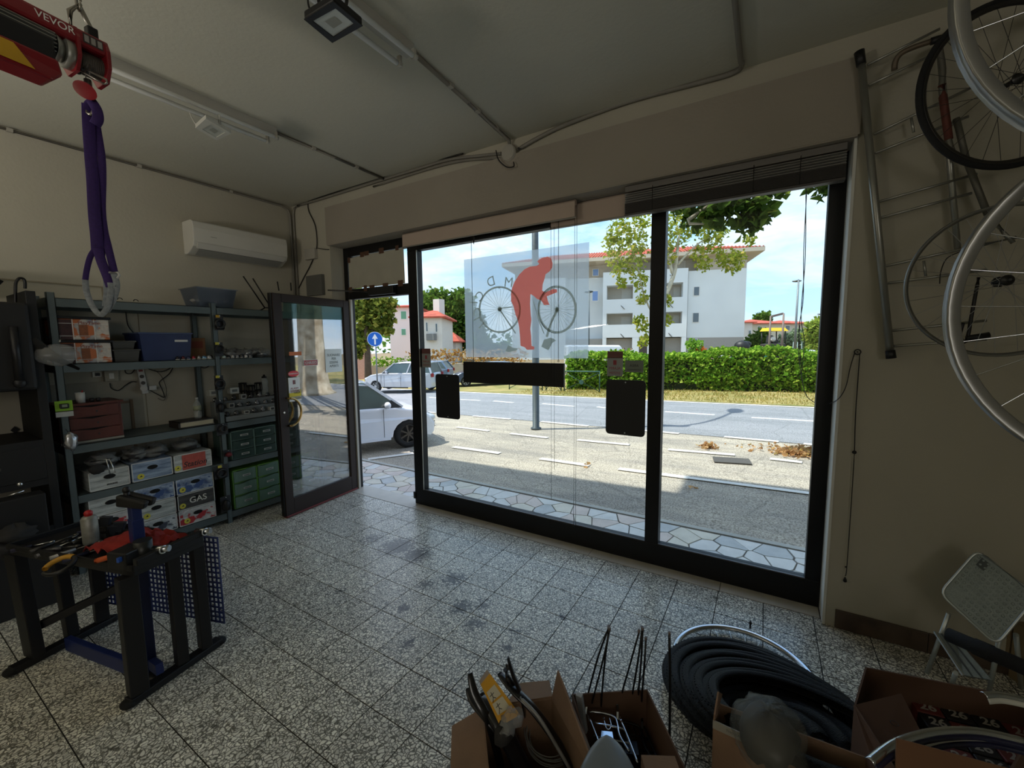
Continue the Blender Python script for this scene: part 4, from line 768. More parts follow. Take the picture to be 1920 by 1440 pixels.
build(MB().box(at(1408, 666, 40), (1.4, .9, .9), .6), 'crate', M('crate_blue', (120, 150, 200), .6), jk); build(MB().ball(at(1428, 668, 40), (.5, .4, .4)), 'green_sack', M('sack_green', (60, 160, 130), .8), jk)
# ---- two people in pale clothes by the flats
def person(label, u, D, m, hgt=1.72, facing=0.0):
    b = at(u, 668, D); b.z = GZ+.01; t = thing('person', label, 'person', b, facing); s = hgt/1.75
    J = {'pel': (0, 0, .95), 'wai': (0, 0, 1.12), 'che': (0, .0, 1.35), 'nek': (0, 0, 1.50), 'hed': (0, .02, 1.62), 'top': (0, 0, 1.72), 'hl': (.1, 0, .9), 'kl': (.11, .04, .5), 'al': (.11, -.02, .09), 'tl': (.13, .14, .04), 'hr': (-.1, 0, .9), 'kr': (-.12, .02, .5), 'ar': (-.13, -.03, .09), 'tr': (-.14, .13, .04),
         'sl': (.19, 0, 1.42), 'el': (.26, -.02, 1.14), 'wl': (.24, .12, .93), 'gl': (.24, .16, .85), 'sr': (-.19, 0, 1.42), 'er': (-.27, -.02, 1.14), 'wr': (-.22, .16, 1.0), 'gr': (-.2, .22, .95)}
    R_ = dict(pel=.15, wai=.13, che=.16, nek=.055, hed=.10, top=.08, hl=.10, kl=.06, al=.042, tl=.035, hr=.10, kr=.06, ar=.042, tr=.035, sl=.065, el=.045, wl=.03, gl=.035, sr=.065, er=.045, wr=.03, gr=.035)
    E = ['pel wai', 'wai che', 'che nek', 'nek hed', 'hed top', 'pel hl', 'hl kl', 'kl al', 'al tl', 'pel hr', 'hr kr', 'kr ar', 'ar tr', 'che sl', 'sl el', 'el wl', 'wl gl', 'che sr', 'sr er', 'er wr', 'wr gr']
    ks = list(J); me = bpy.data.meshes.new('body'); me.from_pydata([tuple(c*s for c in J[k]) for k in ks], [tuple(ks.index(x) for x in e.split()) for e in E], []); me.materials.append(m)
    o = bpy.data.objects.new('body', me); put(o, t)
    bm = bmesh.new(); bm.from_mesh(me); bm.verts.layers.skin.verify(); bm.to_mesh(me); bm.free()
    for i, k in enumerate(ks): me.skin_vertices[0].data[i].radius = (R_[k]*s, R_[k]*s*(.75 if k in ('pel', 'wai', 'che') else 1))
    me.skin_vertices[0].data[0].use_root = True; sk = o.modifiers.new('skin', 'SKIN'); sb = o.modifiers.new('sub', 'SUBSURF'); sb.levels = sb.render_levels = 2
    build(MB().ball((0, .02*s, 1.63*s), (.085*s, .10*s, .125*s), 12, 10), 'face', M('skin', (190, 140, 112), .7), t, w=False); build(MB().ball((0, -.012*s, 1.67*s), (.095*s, .105*s, .11*s), 12, 8), 'hair', M('hair_dark', (44, 34, 28), .8), t, w=False); return t
person('person in pale clothes standing by the flats entrance, right of the other', 1184, 50, M('cloth_white', (224, 224, 220), .9), facing=2.6)
person('person in grey clothes standing left of the one by the entrance', 1170, 50, M('cloth_grey', (170, 172, 170), .9), facing=2.2)
# ================================================================ metal shelving along the left wall and what stands on it
XF = -4.13; GZ = -.5
sh_m = M('shelf_metal', (92, 102, 102), .5, .25, var=.12, vs=5); blk = M('black_satin', (18, 18, 19), .45); lid_m = M('lid_black', (16, 16, 18), .4)
su = thing('shelf_unit', 'grey-green slotted metal shelving along the left wall, loaded with boxes', 'shelving', (-4.33, 1.8, 0))
LV = (1.955, 1.505, .93, .57, .105)
for y in (.82, 1.79, 2.76):
    for x in (XF-.012, XL+.03):
        p = MB().bb((x-.018, y-.02, 0), (x+.018, y-.017, 1.99)).bb((x-.018, y+.017, 0), (x+.018, y+.02, 1.99)).bb((x+.015, y-.02, 0), (x+.018, y+.02, 1.99))
        for k in range(36): p.bb((x+.018, y-.006, .04+k*.054), (x+.0185, y+.006, .07+k*.054)) if x > -4.3 else None
        o = build(p, 'post', sh_m, su)
for y0, y1 in ((.80, 1.79), (1.792, 2.78)):
    for z in LV: build(MB().bb((XL+.012, y0, z-.004), (XF, y1, z)).bb((XF-.003, y0, z-.06), (XF, y1, z)).bb((XL+.012, y0, z-.06), (XL+.015, y1, z)).bb((XL+.012, y0, z-.06), (XF, y0+.003, z)).bb((XL+.012, y1-.003, z-.06), (XF, y1, z)), 'shelf', sh_m, su)
def plank_print(name, base, dark, scale=(1, 7), red=None):
    """printed carton face: painted boards with blurry picture patches"""
    if name in MATS: return MATS[name]
    m = bpy.data.materials.new(name); m.use_nodes = True; nt = m.node_tree; n = nt.nodes; l = nt.links; b = n['Principled BSDF']; b.inputs['Roughness'].default_value = .55
    tc = n.new('ShaderNodeTexCoord'); mp = n.new('ShaderNodeMapping'); mp.inputs['Scale'].default_value = (4, scale[0]*6, scale[1]*9); l.new(tc.outputs['Object'], mp.inputs[0])
    no = n.new('ShaderNodeTexNoise'); no.inputs['Scale'].default_value = 1.0; no.inputs['Detail'].default_value = 7; no.inputs['Roughness'].default_value = .65; l.new(mp.outputs[0], no.inputs['Vector'])
    r = n.new('ShaderNodeValToRGB'); l.new(no.outputs['Fac'], r.inputs[0]); e = r.color_ramp.elements; e[0].position = .36; e[0].color = rgba(dark); e[1].position = .58; e[1].color = rgba(base); out = r.outputs[0]
    if red:
        n2 = n.new('ShaderNodeTexNoise'); n2.inputs['Scale'].default_value = 13; n2.inputs['Detail'].default_value = 3; l.new(tc.outputs['Object'], n2.inputs['Vector'])
        r2 = n.new('ShaderNodeValToRGB'); l.new(n2.outputs['Fac'], r2.inputs[0]); r2.color_ramp.elements[0].position = .5; r2.color_ramp.elements[1].position = .54; r2.color_ramp.elements[0].color = (0, 0, 0, 1)
        mx = n.new('ShaderNodeMix'); mx.data_type = 'RGBA'; l.new(r2.outputs[0], mx.inputs['Factor']); l.new(out, mx.inputs[6]); mx.inputs[7].default_value = rgba(red); out = mx.outputs[2]
    l.new(out, b.inputs['Base Color']); MATS[name] = m; return m
edge_w = M('print_edge', (206, 206, 200), .6); hole_m = M('hand_hole', (14, 13, 12), .9); badge = M('badge_yellow', (206, 196, 70), .5); ink = M('print_ink', (40, 38, 38), .6); ink_w = M('print_white', (220, 216, 204), .6)
prints = dict(pale=plank_print('print_pale', (196, 200, 196), (140, 144, 140)), blue=plank_print('print_blue', (150, 168, 190), (90, 108, 132)), bluep=plank_print('print_bluepic', (170, 186, 206), (48, 66, 104), (1.4, 2), (60, 84, 130)), redw=plank_print('print_redwhite', (208, 204, 200), (150, 150, 150), (2, 2), (176, 44, 48)),
              brown=plank_print('print_brown', (156, 122, 92), (90, 62, 44), (1, 4), (190, 178, 160)), dark=plank_print('print_dark', (74, 70, 66), (46, 44, 42)), mix=plank_print('print_mix', (200, 204, 204), (120, 130, 136), (2, 2), (58, 64, 78)))
def carton(label, y0, y1, z0, z1, pr, txt=None, tz=.4, tcol=None, tsize=.06, badge_at=None, group='printed storage cartons', x=XF-.004, dep=.38, hole=True):
    t = thing('storage_carton', label, 'box', (x-dep/2, (y0+y1)/2, z0), group=group); g = .004; y0 += g; y1 -= g; z1 -= .004
    build(MB().bb((x-dep, y0, z0+.001), (x-.003, y1, z1)), 'body', prints[pr], t, bevel=.002)
    f = .005; build(MB().bb((x-.003, y0, z0), (x, y0+f, z1)).bb((x-.003, y1-f, z0), (x, y1, z1)).bb((x-.003, y0, z0), (x, y1, z0+f)).bb((x-.003, y0, z1-f), (x, y1, z1)), 'edge_trim', edge_w, t)
    c = ((y0+y1)/2, (z0+z1)/2)
    if hole: build(MB().add([(x-.001, c[0]+.034*math.cos(a), c[1]+.02+.017*math.sin(a)) for a in [2*PI*i/18 for i in range(18)]]+[(x+.0005, c[0]+.034*math.cos(a), c[1]+.02+.017*math.sin(a)) for a in [2*PI*i/18 for i in range(18)]], [tuple(range(18, 36))]+[(i, (i+1) % 18, (i+1) % 18+18, i+18) for i in range(18)]), 'hand_hole', hole_m, t)
    if badge_at: by = y0+(y1-y0)*badge_at; bz = z0+.036; build(MB().cyl((x-.001, by, bz), (x+.001, by, bz), .022, n=20), 'badge', badge, t); build(MB().add([(x+.0012, by-.01, bz-.004), (x+.0012, by+.01, bz-.004), (x+.0012, by+.004, bz+.009)], [(0, 1, 2)]), 'badge_print', ink, t)
    if txt: text(txt, tsize, tcol or ink, t, (x+.0012, c[0]+.01, z0+(z1-z0)*tz), (0, 1, 0), (0, 0, 1), shear=.25 if txt == 'Station' else 0, bold=.0006)
    return t
Y3 = ((.885, 1.135), (1.14, 1.405), (1.41, 1.69)); h_ = .137
carton('pale plank-print carton at the left of the fourth shelf', .90, 1.135, .571, .715, 'pale', 'PRIVATE', .22, tsize=.016)
carton('blue plank-print carton with yellow badge in the middle of the fourth shelf', *Y3[1], .571, .722, 'blue', badge_at=.2)
c_ = carton('red and white carton lettered Station at the right of the fourth shelf', *Y3[2], .571, .72, 'pale', 'Station', .36, tsize=.062, badge_at=.08)
build(MB().bb((XF-.0045, 1.47, .582), (XF-.0032, 1.64, .708)), 'red_panel', M('print_red', (186, 84, 70), .6, var=.25, vs=30), c_)
z = .106; rows = [('pale', 'white-print carton lying at the bottom left of the carton stack', None, None), ('mix', 'carton with flag print at the bottom middle of the stack', None, None), ('redw', 'red striped carton at the bottom right of the stack', None, .2)]
rows2 = [('redw', 'red patterned carton in the left column, second from the floor', None, None), ('pale', 'pale plank carton with badge in the middle column, second row', None, .25), ('dark', 'dark carton lettered GAS in the right column of the stack', 'GAS', .12)]
rows3 = [('pale', 'pale wood-print carton on top of the left column', None, None), ('bluep', 'blue picture carton on top of the middle column', None, None), ('bluep', 'blue picture carton on top of the right column beside the post', None, .15)]
for r, rw in enumerate((rows, rows2, rows3)):
    for k, (pr, lab, tx_, bd) in enumerate(rw):
        carton(lab, *Y3[k], z+r*h_, z+(r+1)*h_-.001, pr, tx_, .5, ink_w, .07, bd)
# stuffed plastic bags and saddlebags on top of the row of cartons
poly = M('poly_film', (176, 178, 176), .2, alpha=.35, trans=.0, spec=.8)
def crumple(c, r, n=10, m=8, k=.25, seed=1):
    rg = random.Random(seed); mb = MB(); vs = []
    for j in range(m+1):
        p = PI*j/m
        for i in range(n): t = 2*PI*i/n; q = 1+rg.uniform(-k, k); vs.append((c[0]+r[0]*q*math.sin(p)*math.cos(t), c[1]+r[1]*q*math.sin(p)*math.sin(t), c[2]+r[2]*q*math.cos(p)))
    return mb.add(vs, [(j*n+i, j*n+(i+1) % n, (j+1)*n+(i+1) % n, (j+1)*n+i) for j in range(m) for i in range(n)], True)
dark_cloth = M('dark_cloth', (40, 39, 38), .8, var=.3, vs=20)
for k, (y, l_) in enumerate(((1.2, 'dark bagged goods on the blue carton, left of the pair'), (1.33, 'dark bagged goods on the blue carton, right of the pair'), (1.55, 'clear bag of dark parts on the Station carton'), (1.02, 'dark bundle lying on the left carton of the fourth shelf'))):
    t = thing('parts_bag', l_, 'bag', (XF-.1, y, .73)); build(crumple((XF-.12, y, .765), (.09, .07, .04), seed=k), 'contents', dark_cloth, t); build(crumple((XF-.11, y, .775), (.1, .085, .05), k=.35, seed=k+9), 'film', poly, t)
# --- second shelf: two printed tubs with black lids, grey tubs, blue tub
pt = [plank_print('print_town', (196, 188, 176), (96, 110, 136), (2, 1), (184, 104, 60)), plank_print('print_town2', (186, 186, 180), (70, 74, 80), (2, 2), (156, 60, 52))]
for k, (z0, lab) in enumerate(((1.506, 'lower printed tub with black lid at the left of the second shelf'), (1.672, 'upper printed tub with black lid at the left of the second shelf'))):
    t = thing('printed_tub', lab, 'box', (XF-.17, .97, z0)); build(MB().bb((XF-.33, .84, z0), (XF-.02, 1.105, z0+.145)), 'body', pt[0], t, bevel=.006)
    build(MB().bb((XF-.345, .83, z0+.145), (XF-.008, 1.118, z0+.163)), 'lid', lid_m, t, bevel=.004); build(MB().bb((XF-.0205, .84, z0+.002), (XF-.0185, .91, z0+.14)), 'dark_print', M('print_maroon', (64, 34, 34), .6, var=.4, vs=40), t)
    st = MB()
    for y in (.912, 1.022): st.bb((XF-.019, y, z0), (XF-.0175, y+.005, z0+.144))
    for zz in (.025, .112): st.bb((XF-.019, .84, z0+zz), (XF-.0175, 1.105, z0+zz+.003))
    build(st, 'print_lines', edge_w, t); build(MB().bb((XF-.019, .945, z0+.02), (XF-.0178, .99, z0+.105)), 'print_block', M('print_orange', (140, 84, 52), .6, var=.3, vs=50), t)
    text('PlayTime', .032, M('print_rust', (140, 62, 44), .6), t, (XF-.017, 1.0, z0+.118), (0, 1, 0), (0, 0, 1))
def tub(label, y0, y1, z0, z1, mat, lidm, x=XF-.02, dep=.32, name='tub', taper=.9, inner=None):
    t = thing(name, label, 'tub', (x-dep/2, (y0+y1)/2, z0)); cy = (y0+y1)/2; hw = (y1-y0)/2; cx = x-dep/2; hd_ = dep/2
    q = lambda k, z, o=0: [(cx+sx*(hd_*k-o), cy+sy*(hw*k-o), z) for sx, sy in ((-1, -1), (1, -1), (1, 1), (-1, 1))]
    a, b, c, d = q(taper, z0), q(1, z1-.012), q(1, z1-.012, .004), q(taper, z0+.004, .004)
    build(MB().add(a+b+c+d, [(0, 3, 2, 1)]+[(i, (i+1) % 4, (i+1) % 4+4, i+4) for i in range(4)]+[(4+i, 4+(i+1) % 4, 8+(i+1) % 4, 8+i) for i in range(4)]+[(8+i, 8+(i+1) % 4, 12+(i+1) % 4, 12+i) for i in range(4)]+[(12, 13, 14, 15)]), 'body', mat, t)
    if lidm: build(MB().bb((cx-hd_-.008, cy-hw-.008, z1-.012), (cx+hd_+.008, cy+hw+.008, z1)), 'lid', lidm, t, bevel=.004)
    else: build(MB().hexa(q(1.06, z1-.014), q(1.06, z1-.006)), 'rim', mat, t)
    if inner:
        for k in range(4): build(crumple((cx+random.uniform(-.04, .06), cy+(k-1.5)*hw*.42, z0+.05+random.random()*.03), (.09, .05, .045), seed=k+20), 'contents', inner, t)
    return t
gt_ = M('grey_tub', (84, 84, 80), .3, alpha=.8, var=.2); tub('smoky grey tub with lid on the second shelf, lower one', 1.12, 1.27, 1.506, 1.60, gt_, gt_, x=XF-.03); tub('smoky grey tub stacked over the lower smoky one', 1.12, 1.25, 1.601, 1.665, gt_, gt_, x=XF-.04)
bt_ = M('blue_tub', (46, 58, 100), .3, alpha=.86, var=.25, vs=10); o = tub('dark blue plastic tub on the second shelf', 1.275, 1.62, 1.506, 1.73, bt_, M('blue_lid', (58, 72, 108), .3), x=XF-.02)
build(MB().bb((XF-.026, 1.5, 1.655), (XF-.022, 1.59, 1.672)), 'sticker', edge_w, o)
t = thing('cardboard_box', 'small brown cardboard box behind the middle post on the second shelf', 'box', (XF-.25, 1.69, 1.506)); build(MB().bb((XF-.32, 1.63, 1.506), (XF-.16, 1.775, 1.69)), 'body', M('cardboard_b', (128, 92, 60), .85, var=.2), t, bevel=.003); build(MB().bb((XF-.16, 1.65, 1.60), (XF-.159, 1.755, 1.66)), 'print', M('print_brownred', (116, 56, 40), .8), t)
# --- top shelf: translucent tub with tools, black rack rods
tub('translucent blue-grey tub with silver parts standing on the top shelf', 1.685, 2.0, 1.956, 2.13, M('clear_tub', (84, 96, 112), .2, alpha=.5, spec=.7), None, x=XF-.02, taper=.82, inner=M('foil', (190, 192, 196), .25, .8))
rod = M('black_rod', (14, 14, 15), .4, .3)
t = thing('rack_rods', 'thin black bicycle rack struts sticking up from the top shelf by the door', 'rack', (XF-.15, 2.22, 1.956))
for (a, b) in (((456, 518), (497, 578)), ((474, 522), (516, 590)), ((497, 577), (520, 578)), ((520, 528), (523, 545)), ((545, 530), (546, 545)), ((497, 577), (486, 583))): build(MB().cyl(ox(*a, XF-.12), ox(*b, XF-.12), .006, n=6), 'strut', rod, t)
for u, v in ((225, 562), (255, 565)): build(MB().torus(ox(u, v, XF-.05), (1, 0, .2), .014, .003, 14, 5, 0, PI), 'wire_hook', rod); tag(bpy.context.scene.objects[-1], None)
for o in [o for o in bpy.data.objects if o.name.startswith('wire_hook')]: tag(o, 'small dark wire loop lying on the top shelf, ' + ('right one' if '.' in o.name else 'left one'), 'hook')
# --- row of bells and small lights along the edge of the second shelf
cols = [(40, 34, 40), (90, 40, 44), (56, 60, 92), (150, 44, 54), (150, 150, 150), (120, 160, 190), (200, 200, 200), (40, 40, 40), (210, 110, 150), (196, 210, 196), (60, 60, 60), (210, 210, 210), (150, 152, 156), (96, 98, 100), (210, 210, 214), (120, 122, 126)]
names_c = ['dark plum', 'maroon', 'navy', 'red', 'silver', 'light blue', 'white', 'black', 'pink', 'mint', 'charcoal', 'cream', 'steel', 'slate', 'pale grey', 'ash']
for k, cc in enumerate(cols):
    y = 1.51+k*.038; r = .014 if k not in (5, 6, 8, 9) else .019; t = thing('bicycle_bell', '%s bicycle bell in the row along the second shelf edge' % names_c[k], 'bell', (XF-.025, y, 1.506), group='bells along the second shelf')
    if 1.76 < y < 1.82: t.location.x -= .05
    c = t.location; build(MB().lathe(c, [(r*.9, .006), (r, .012), (r*.85, .022), (r*.4, .029), (.001, .031)], n=12), 'dome', M('bell_%d' % k, cc, .2, .5), t); build(MB().lathe(c, [(r*1.05, 0), (r*1.05, .006)], n=12), 'base', edge_w, t)
t = thing('parts_bag', 'crumpled clear bags of dark parts lying on the second shelf right of the post', 'bag', (XF-.15, 2.05, 1.506))
for k in range(5): build(crumple((XF-.13, 1.93+k*.075, 1.535+.01*(k % 2)), (.08, .05, .03), seed=k+40, k=.4), 'contents', dark_cloth if k % 2 else M('foil'), t); build(crumple((XF-.12, 1.93+k*.075, 1.545), (.09, .06, .042), seed=k+50, k=.4), 'film', poly, t)
# --- wooden chest of drawers, pen cup, small cups
wd = M('brown_wood', (96, 44, 32), .45, col2=(72, 32, 24), vs=4, bump=.1, bs=90)
t = thing('drawer_chest', 'small reddish brown wooden chest with three drawers on the third shelf', 'chest', (XF-.15, .97, .935)); ch = t
build(MB().bb((XF-.33, .80, .945), (XF-.05, 1.135, 1.205)), 'body', wd, t, bevel=.004)
build(MB().slab([(XF-.34, .79, 1.205), (XF-.03, .79, 1.205), (XF-.03, 1.145, 1.205), (XF-.34, 1.145, 1.205)], (0, 0, .014)), 'top', wd, t)
build(MB().bb((XF-.33, .80, .931), (XF-.05, 1.135, .945)), 'base', M('pale_board', (156, 152, 140), .7), t)
for k in range(3):
    z0 = .952+k*.084; d = build(MB().slab([(XF-.049, .825, z0), (XF-.049, 1.115, z0), (XF-.049, 1.115, z0+.076), (XF-.049, 1.05, z0+.076), (XF-.049, .97, z0+.066), (XF-.049, .89, z0+.076), (XF-.049, .825, z0+.076)], (.012, 0, 0)), 'drawer', wd, t); build(MB().bb((XF-.05, .89, z0+.064), (XF-.046, 1.05, z0+.079)), 'finger_slot', hole_m, d)
    build(MB().bb((XF-.038, .99, z0+.028), (XF-.0355, 1.0, z0+.04)), 'card', ink, d)
white_pl = M('white_plastic', (188, 188, 182), .5)
p = ox(150, 742, XF-.08); t = thing('pen_cup', 'white cup of pens standing at the left of the wooden chest', 'cup', (p.x, p.y, 1.22)); build(MB().lathe((p.x, p.y, 1.22), [(.024, 0), (.027, .075), (.024, .075), (.021, .004)], n=20), 'cup', white_pl, t)
for a, b, c, m in ((.01, .0, .05, M('pen_red', (160, 36, 34), .5)), (-.012, .01, .03, blk), (0, -.014, .035, blk)): build(MB().cyl((p.x+a, p.y+b, 1.235), (p.x+a*1.2, p.y+b*2+.012, 1.26+c), .004, n=6), 'pen', m, t)
for k, (u, lab) in enumerate(((172, 'little black pot on the wooden chest, left of two'), (184, 'little black pot on the wooden chest, right of two'))): p = ox(u, 748, XF-.08); tag(build(MB().lathe((p.x, p.y, 1.22), [(.011, 0), (.013, .026), (.009, .026), (.008, .008)], n=14), 'pot', blk), lab, 'pot', 'black pots on the chest')
# --- book-like box and plastic bottle
t = thing('flat_box', 'dark flat box with cream fore-edge lying on the third shelf', 'box', (XF-.1, 1.6, .931)); build(MB().bb((XF-.2, 1.47, .931), (XF-.015, 1.735, .94)).bb((XF-.2, 1.47, .978), (XF-.015, 1.735, .986)).bb((XF-.2, 1.47, .931), (XF-.015, 1.485, .986)), 'cover', M('cover_dark', (44, 38, 34), .6), t); build(MB().bb((XF-.195, 1.486, .94), (XF-.02, 1.73, .978)), 'block', M('paper_cream', (176, 166, 140), .8), t)
cp = M('clear_plastic', (190, 198, 196), .12, alpha=.3, spec=.9); p = Vector((XF-.12, 1.655, .987)); t = thing('water_bottle', 'clear plastic drinks bottle standing on the flat box beside the post', 'bottle', p)
build(MB().lathe(p, [(.026, 0), (.029, .01), (.029, .05), (.025, .06), (.029, .07), (.029, .12), (.014, .155), (.011, .165), (.011, .172)], n=18), 'bottle', cp, t); build(MB().lathe(p, [(.0295, .07), (.0295, .11)], n=18), 'label', M('label_pale', (150, 156, 130), .6), t); build(MB().lathe(p, [(.013, .168), (.013, .182), (.001, .182)], n=14), 'cap', white_pl, t)
# --- stepped display of small parts in boxes, right bay of third shelf
stp = thing('display_steps', 'grey stepped tray on the third shelf behind the hanging goods', 'tray', (XF-.2, 2.1, .931))
for k in range(3): build(MB().bb((XF-.10-.1*k, 1.83, .931), (XF-.02-.1*k, 2.5, .931+.045+.06*k)), 'step', M('grey_panel', (120, 124, 122), .5), stp, bevel=.003)
rg = random.Random(4)
kinds = [('small white parts box', (176, 176, 170)), ('black light unit', (22, 22, 24)), ('silver pedal part', (120, 122, 126)), ('grey clamp', (74, 76, 78)), ('dark lamp holder', (36, 36, 38))]
sp_ = ['first', 'second', 'third', 'fourth', 'fifth', 'sixth', 'seventh', 'eighth']
for k in range(3):
    for i in range(8):
        kn, kc = kinds[rg.randrange(5)]; y = 1.86+i*.08; x = XF-.06-.1*k; z = .931+.045+.06*k+.0005; h = rg.uniform(.03, .05)
        t = thing('bike_part', '%s, %s from the left on the %s step of the tray' % (kn, sp_[i], ('front', 'middle', 'back')[k]), 'bike part', (x, y, z), group='small parts on the stepped tray')
        m = M('part_%d' % kinds.index((kn, kc)), kc, .35, .3 if kc[0] > 60 and kc[0] < 130 else 0, var=.3, vs=60)
        if kc[0] > 150: build(MB().box((x, y, z+h/2), (.045, .05, h)), 'box', m, t, bevel=.002); build(MB().box((x+.0235, y, z+h/2), (.001, .03, h*.5)), 'label', ink, t)
        else: build(MB().lathe((x, y, z), [(.016, 0), (.02, h*.3), (.012, h*.6), (.018, h), (.001, h+.006)], n=10), 'body', m, t); build(MB().cyl((x, y-.022, z+h*.5), (x, y+.022, z+h*.5), .006, n=8), 'bolt', chrome_m, t)
for k, (u, v, w_, h, nm, lab) in enumerate(((398, 736, .05, .04, 'white', 'white carton with grey print near the middle post, third shelf'), (437, 732, .055, .04, 'white', 'white carton standing right of the middle post, third shelf'))):
    p = ox(u, v, XF-.1); zt = 1.0; t = thing('parts_box', lab, 'box', (p.x, p.y, zt)); build(MB().box((p.x, p.y, p.z), (.06, w_*1.4, h*1.4)), 'body', M('box_white', (170, 172, 166), .6), t, bevel=.002); build(MB().box((p.x+.031, p.y, p.z), (.001, w_*.8, h*.6)), 'print', M('print_grey', (96, 100, 100), .6), t)
for k, (u, v, h) in enumerate(((455, 722, .13), (470, 728, .10), (484, 720, .12))):
    p = ox(u, v, XF-.3); t = thing('bottle_cage', 'black bottle cage standing at the back of the third shelf, %s' % ('left', 'middle', 'right')[k], 'bottle cage', (p.x, p.y, 1.09), group='black bottle cages'); z0 = 1.115
    for a in range(6): tt = a*PI/3; build(MB().tube([(p.x+.02*math.cos(tt), p.y+.02*math.sin(tt), z0), (p.x+.034*math.cos(tt), p.y+.034*math.sin(tt), z0+h*.5), (p.x+.028*math.cos(tt), p.y+.028*math.sin(tt), z0+h)], .005, 5), 'bar', rod, t)
    [build(MB().torus((p.x, p.y, z0+hh_), (0, 0, 1), .03, .007, 16, 6), 'hoop', rod, t) for hh_ in (h, h*.4)]
p = ox(496, 720, XF-.28); t = thing('sports_bottle', 'clear sports bottle with black cap at the back of the third shelf', 'bottle', (p.x, p.y, 1.11)); build(MB().lathe((p.x, p.y, 1.11), [(.033, 0), (.034, .08), (.028, .1), (.034, .12), (.03, .165), (.02, .175)], n=18), 'bottle', cp, t); build(MB().lathe((p.x, p.y, 1.285), [(.024, 0), (.024, .012), (.01, .02), (.01, .032), (.001, .034)], n=14), 'cap', blk, t)
# --- drawer cabinets of the right bay
def drawers(label, y0, y1, z0, z1, body, face, x=XF-.01, prt=M('label_white', (176, 180, 176), .6), rows_=3, cols_=2, wavy=0):
    t = thing('drawer_cabinet', label, 'drawer cabinet', (x-.17, (y0+y1)/2, z0)); build(MB().bb((x-.34, y0, z0), (x-.02, y1, z1)), 'body', body, t, bevel=.003)
    w = (y1-y0)/cols_; h = (z1-z0)/rows_
    build(MB().bb((x-.02, y0, z0), (x, y0+.008, z1)).bb((x-.02, y1-.008, z0), (x, y1, z1)).bb((x-.02, y0, z1-.008), (x, y1, z1)).bb((x-.02, y0, z0), (x, y1, z0+.006)).bb((x-.02, (y0+y1)/2-.006, z0), (x, (y0+y1)/2+.006, z1)), 'frame', body, t)
    for i in range(cols_):
        for j in range(rows_):
            a = y0+i*w+.010; b = y0+(i+1)*w-.010; c = z0+j*h+.008; d = z0+(j+1)*h-.008; xf = x+.004
            row1 = [(xf+(.010*math.sin(PI*q/6)), a+(b-a)*q/6, d-(wavy*math.sin(2*PI*q/6))) for q in range(7)]; row0 = [(xf+(.004*math.sin(PI*q/6)), a+(b-a)*q/6, c) for q in range(7)]
            rowb1 = [(x-.02, p[1], p[2]) for p in row1]; rowb0 = [(x-.02, p[1], p[2]) for p in row0]
            dr = build(MB().grid([rowb0, row0, row1, rowb1], False), 'drawer', face, t); build(MB().box((xf+.009, (a+b)/2+.01, (c+d)/2), (.002, .07, .018)), 'label', prt, dr); build(MB().box((xf+.012, (a+b)/2+.01, (c+d)/2), (.001, .05, .006)), 'label_line', ink, dr)
    return t
dg = M('dark_green', (38, 62, 54), .35, var=.15); drawers('dark green six-drawer parts cabinet on the fourth shelf of the right bay', 1.85, 2.26, .571, .835, M('green_grey', (96, 120, 110), .5), dg)
drawers('dark green six-drawer parts cabinet beside the other, seen through the door glass', 2.28, 2.68, .571, .835, M('green_grey'), dg)
lg = M('lime_frame', (92, 140, 52), .4); lf2 = M('lime_drawer', (96, 124, 110), .25, var=.15, spec=.6); drawers('lime framed cabinet with six clear drawers on the bottom shelf', 1.84, 2.27, .106, .47, lg, lf2, wavy=.006)
drawers('lime framed clear drawer cabinet further right behind the glass door', 2.28, 2.70, .106, .47, lg, lf2, wavy=.006)
# --- goods hanging down the middle post
def hang(label, u, v, w_, h, kind, col=(20, 20, 22), x=XF+.03, cat='accessory', name='hanging_pack', tagc=None):
    p = ox(u, v, x); t = thing(name, label, cat, p, group='goods hung on the shelf posts'); m = M('pack_%d_%d_%d' % col, col, .45, var=.3, vs=40)
    build(MB().box((p.x-.012, p.y, p.z), (.003, w_, h)), 'card', M('pack_card', (36, 36, 38), .5), t); build(MB().cyl((XF+.002, p.y, p.z+h*.45), (p.x+.01, p.y, p.z+h*.45), .003, n=6), 'peg', chrome_m, t)
    if kind == 'lock': build(MB().torus((p.x+.006, p.y, p.z-.01), (1, 0, 0), .034, .011, 22, 8).cyl((p.x+.004, p.y-.03, p.z-.045), (p.x+.004, p.y+.03, p.z-.045), .012, n=10), 'cable_lock', m, t)
    elif kind == 'bag': build(crumple((p.x+.01, p.y, p.z-.01), (.028, w_*.42, h*.36), seed=int(u), k=.12), 'saddle_bag', m, t)
    elif kind == 'coil': build(MB().torus((p.x+.006, p.y, p.z), (1, .1, 0), .03, .006, 22, 6).torus((p.x+.013, p.y+.004, p.z+.006), (1, 0, .1), .028, .006, 22, 6), 'coil', m, t)
    if tagc: build(MB().box((p.x-.005, p.y-.01, p.z+h*.42), (.004, .03, .022)), 'tag', M('tag_%d' % tagc[0], tagc, .6), t)
    return t
hang('black cable lock with yellow card, topmost on the middle post', 412, 605, .07, .13, 'lock', tagc=(190, 150, 40)); hang('black coil lock second from the top of the middle post', 411, 655, .07, .12, 'coil', tagc=(196, 186, 70)); hang('black cable lock just below the second shelf on the middle post', 412, 718, .07, .13, 'lock', tagc=(196, 190, 80))
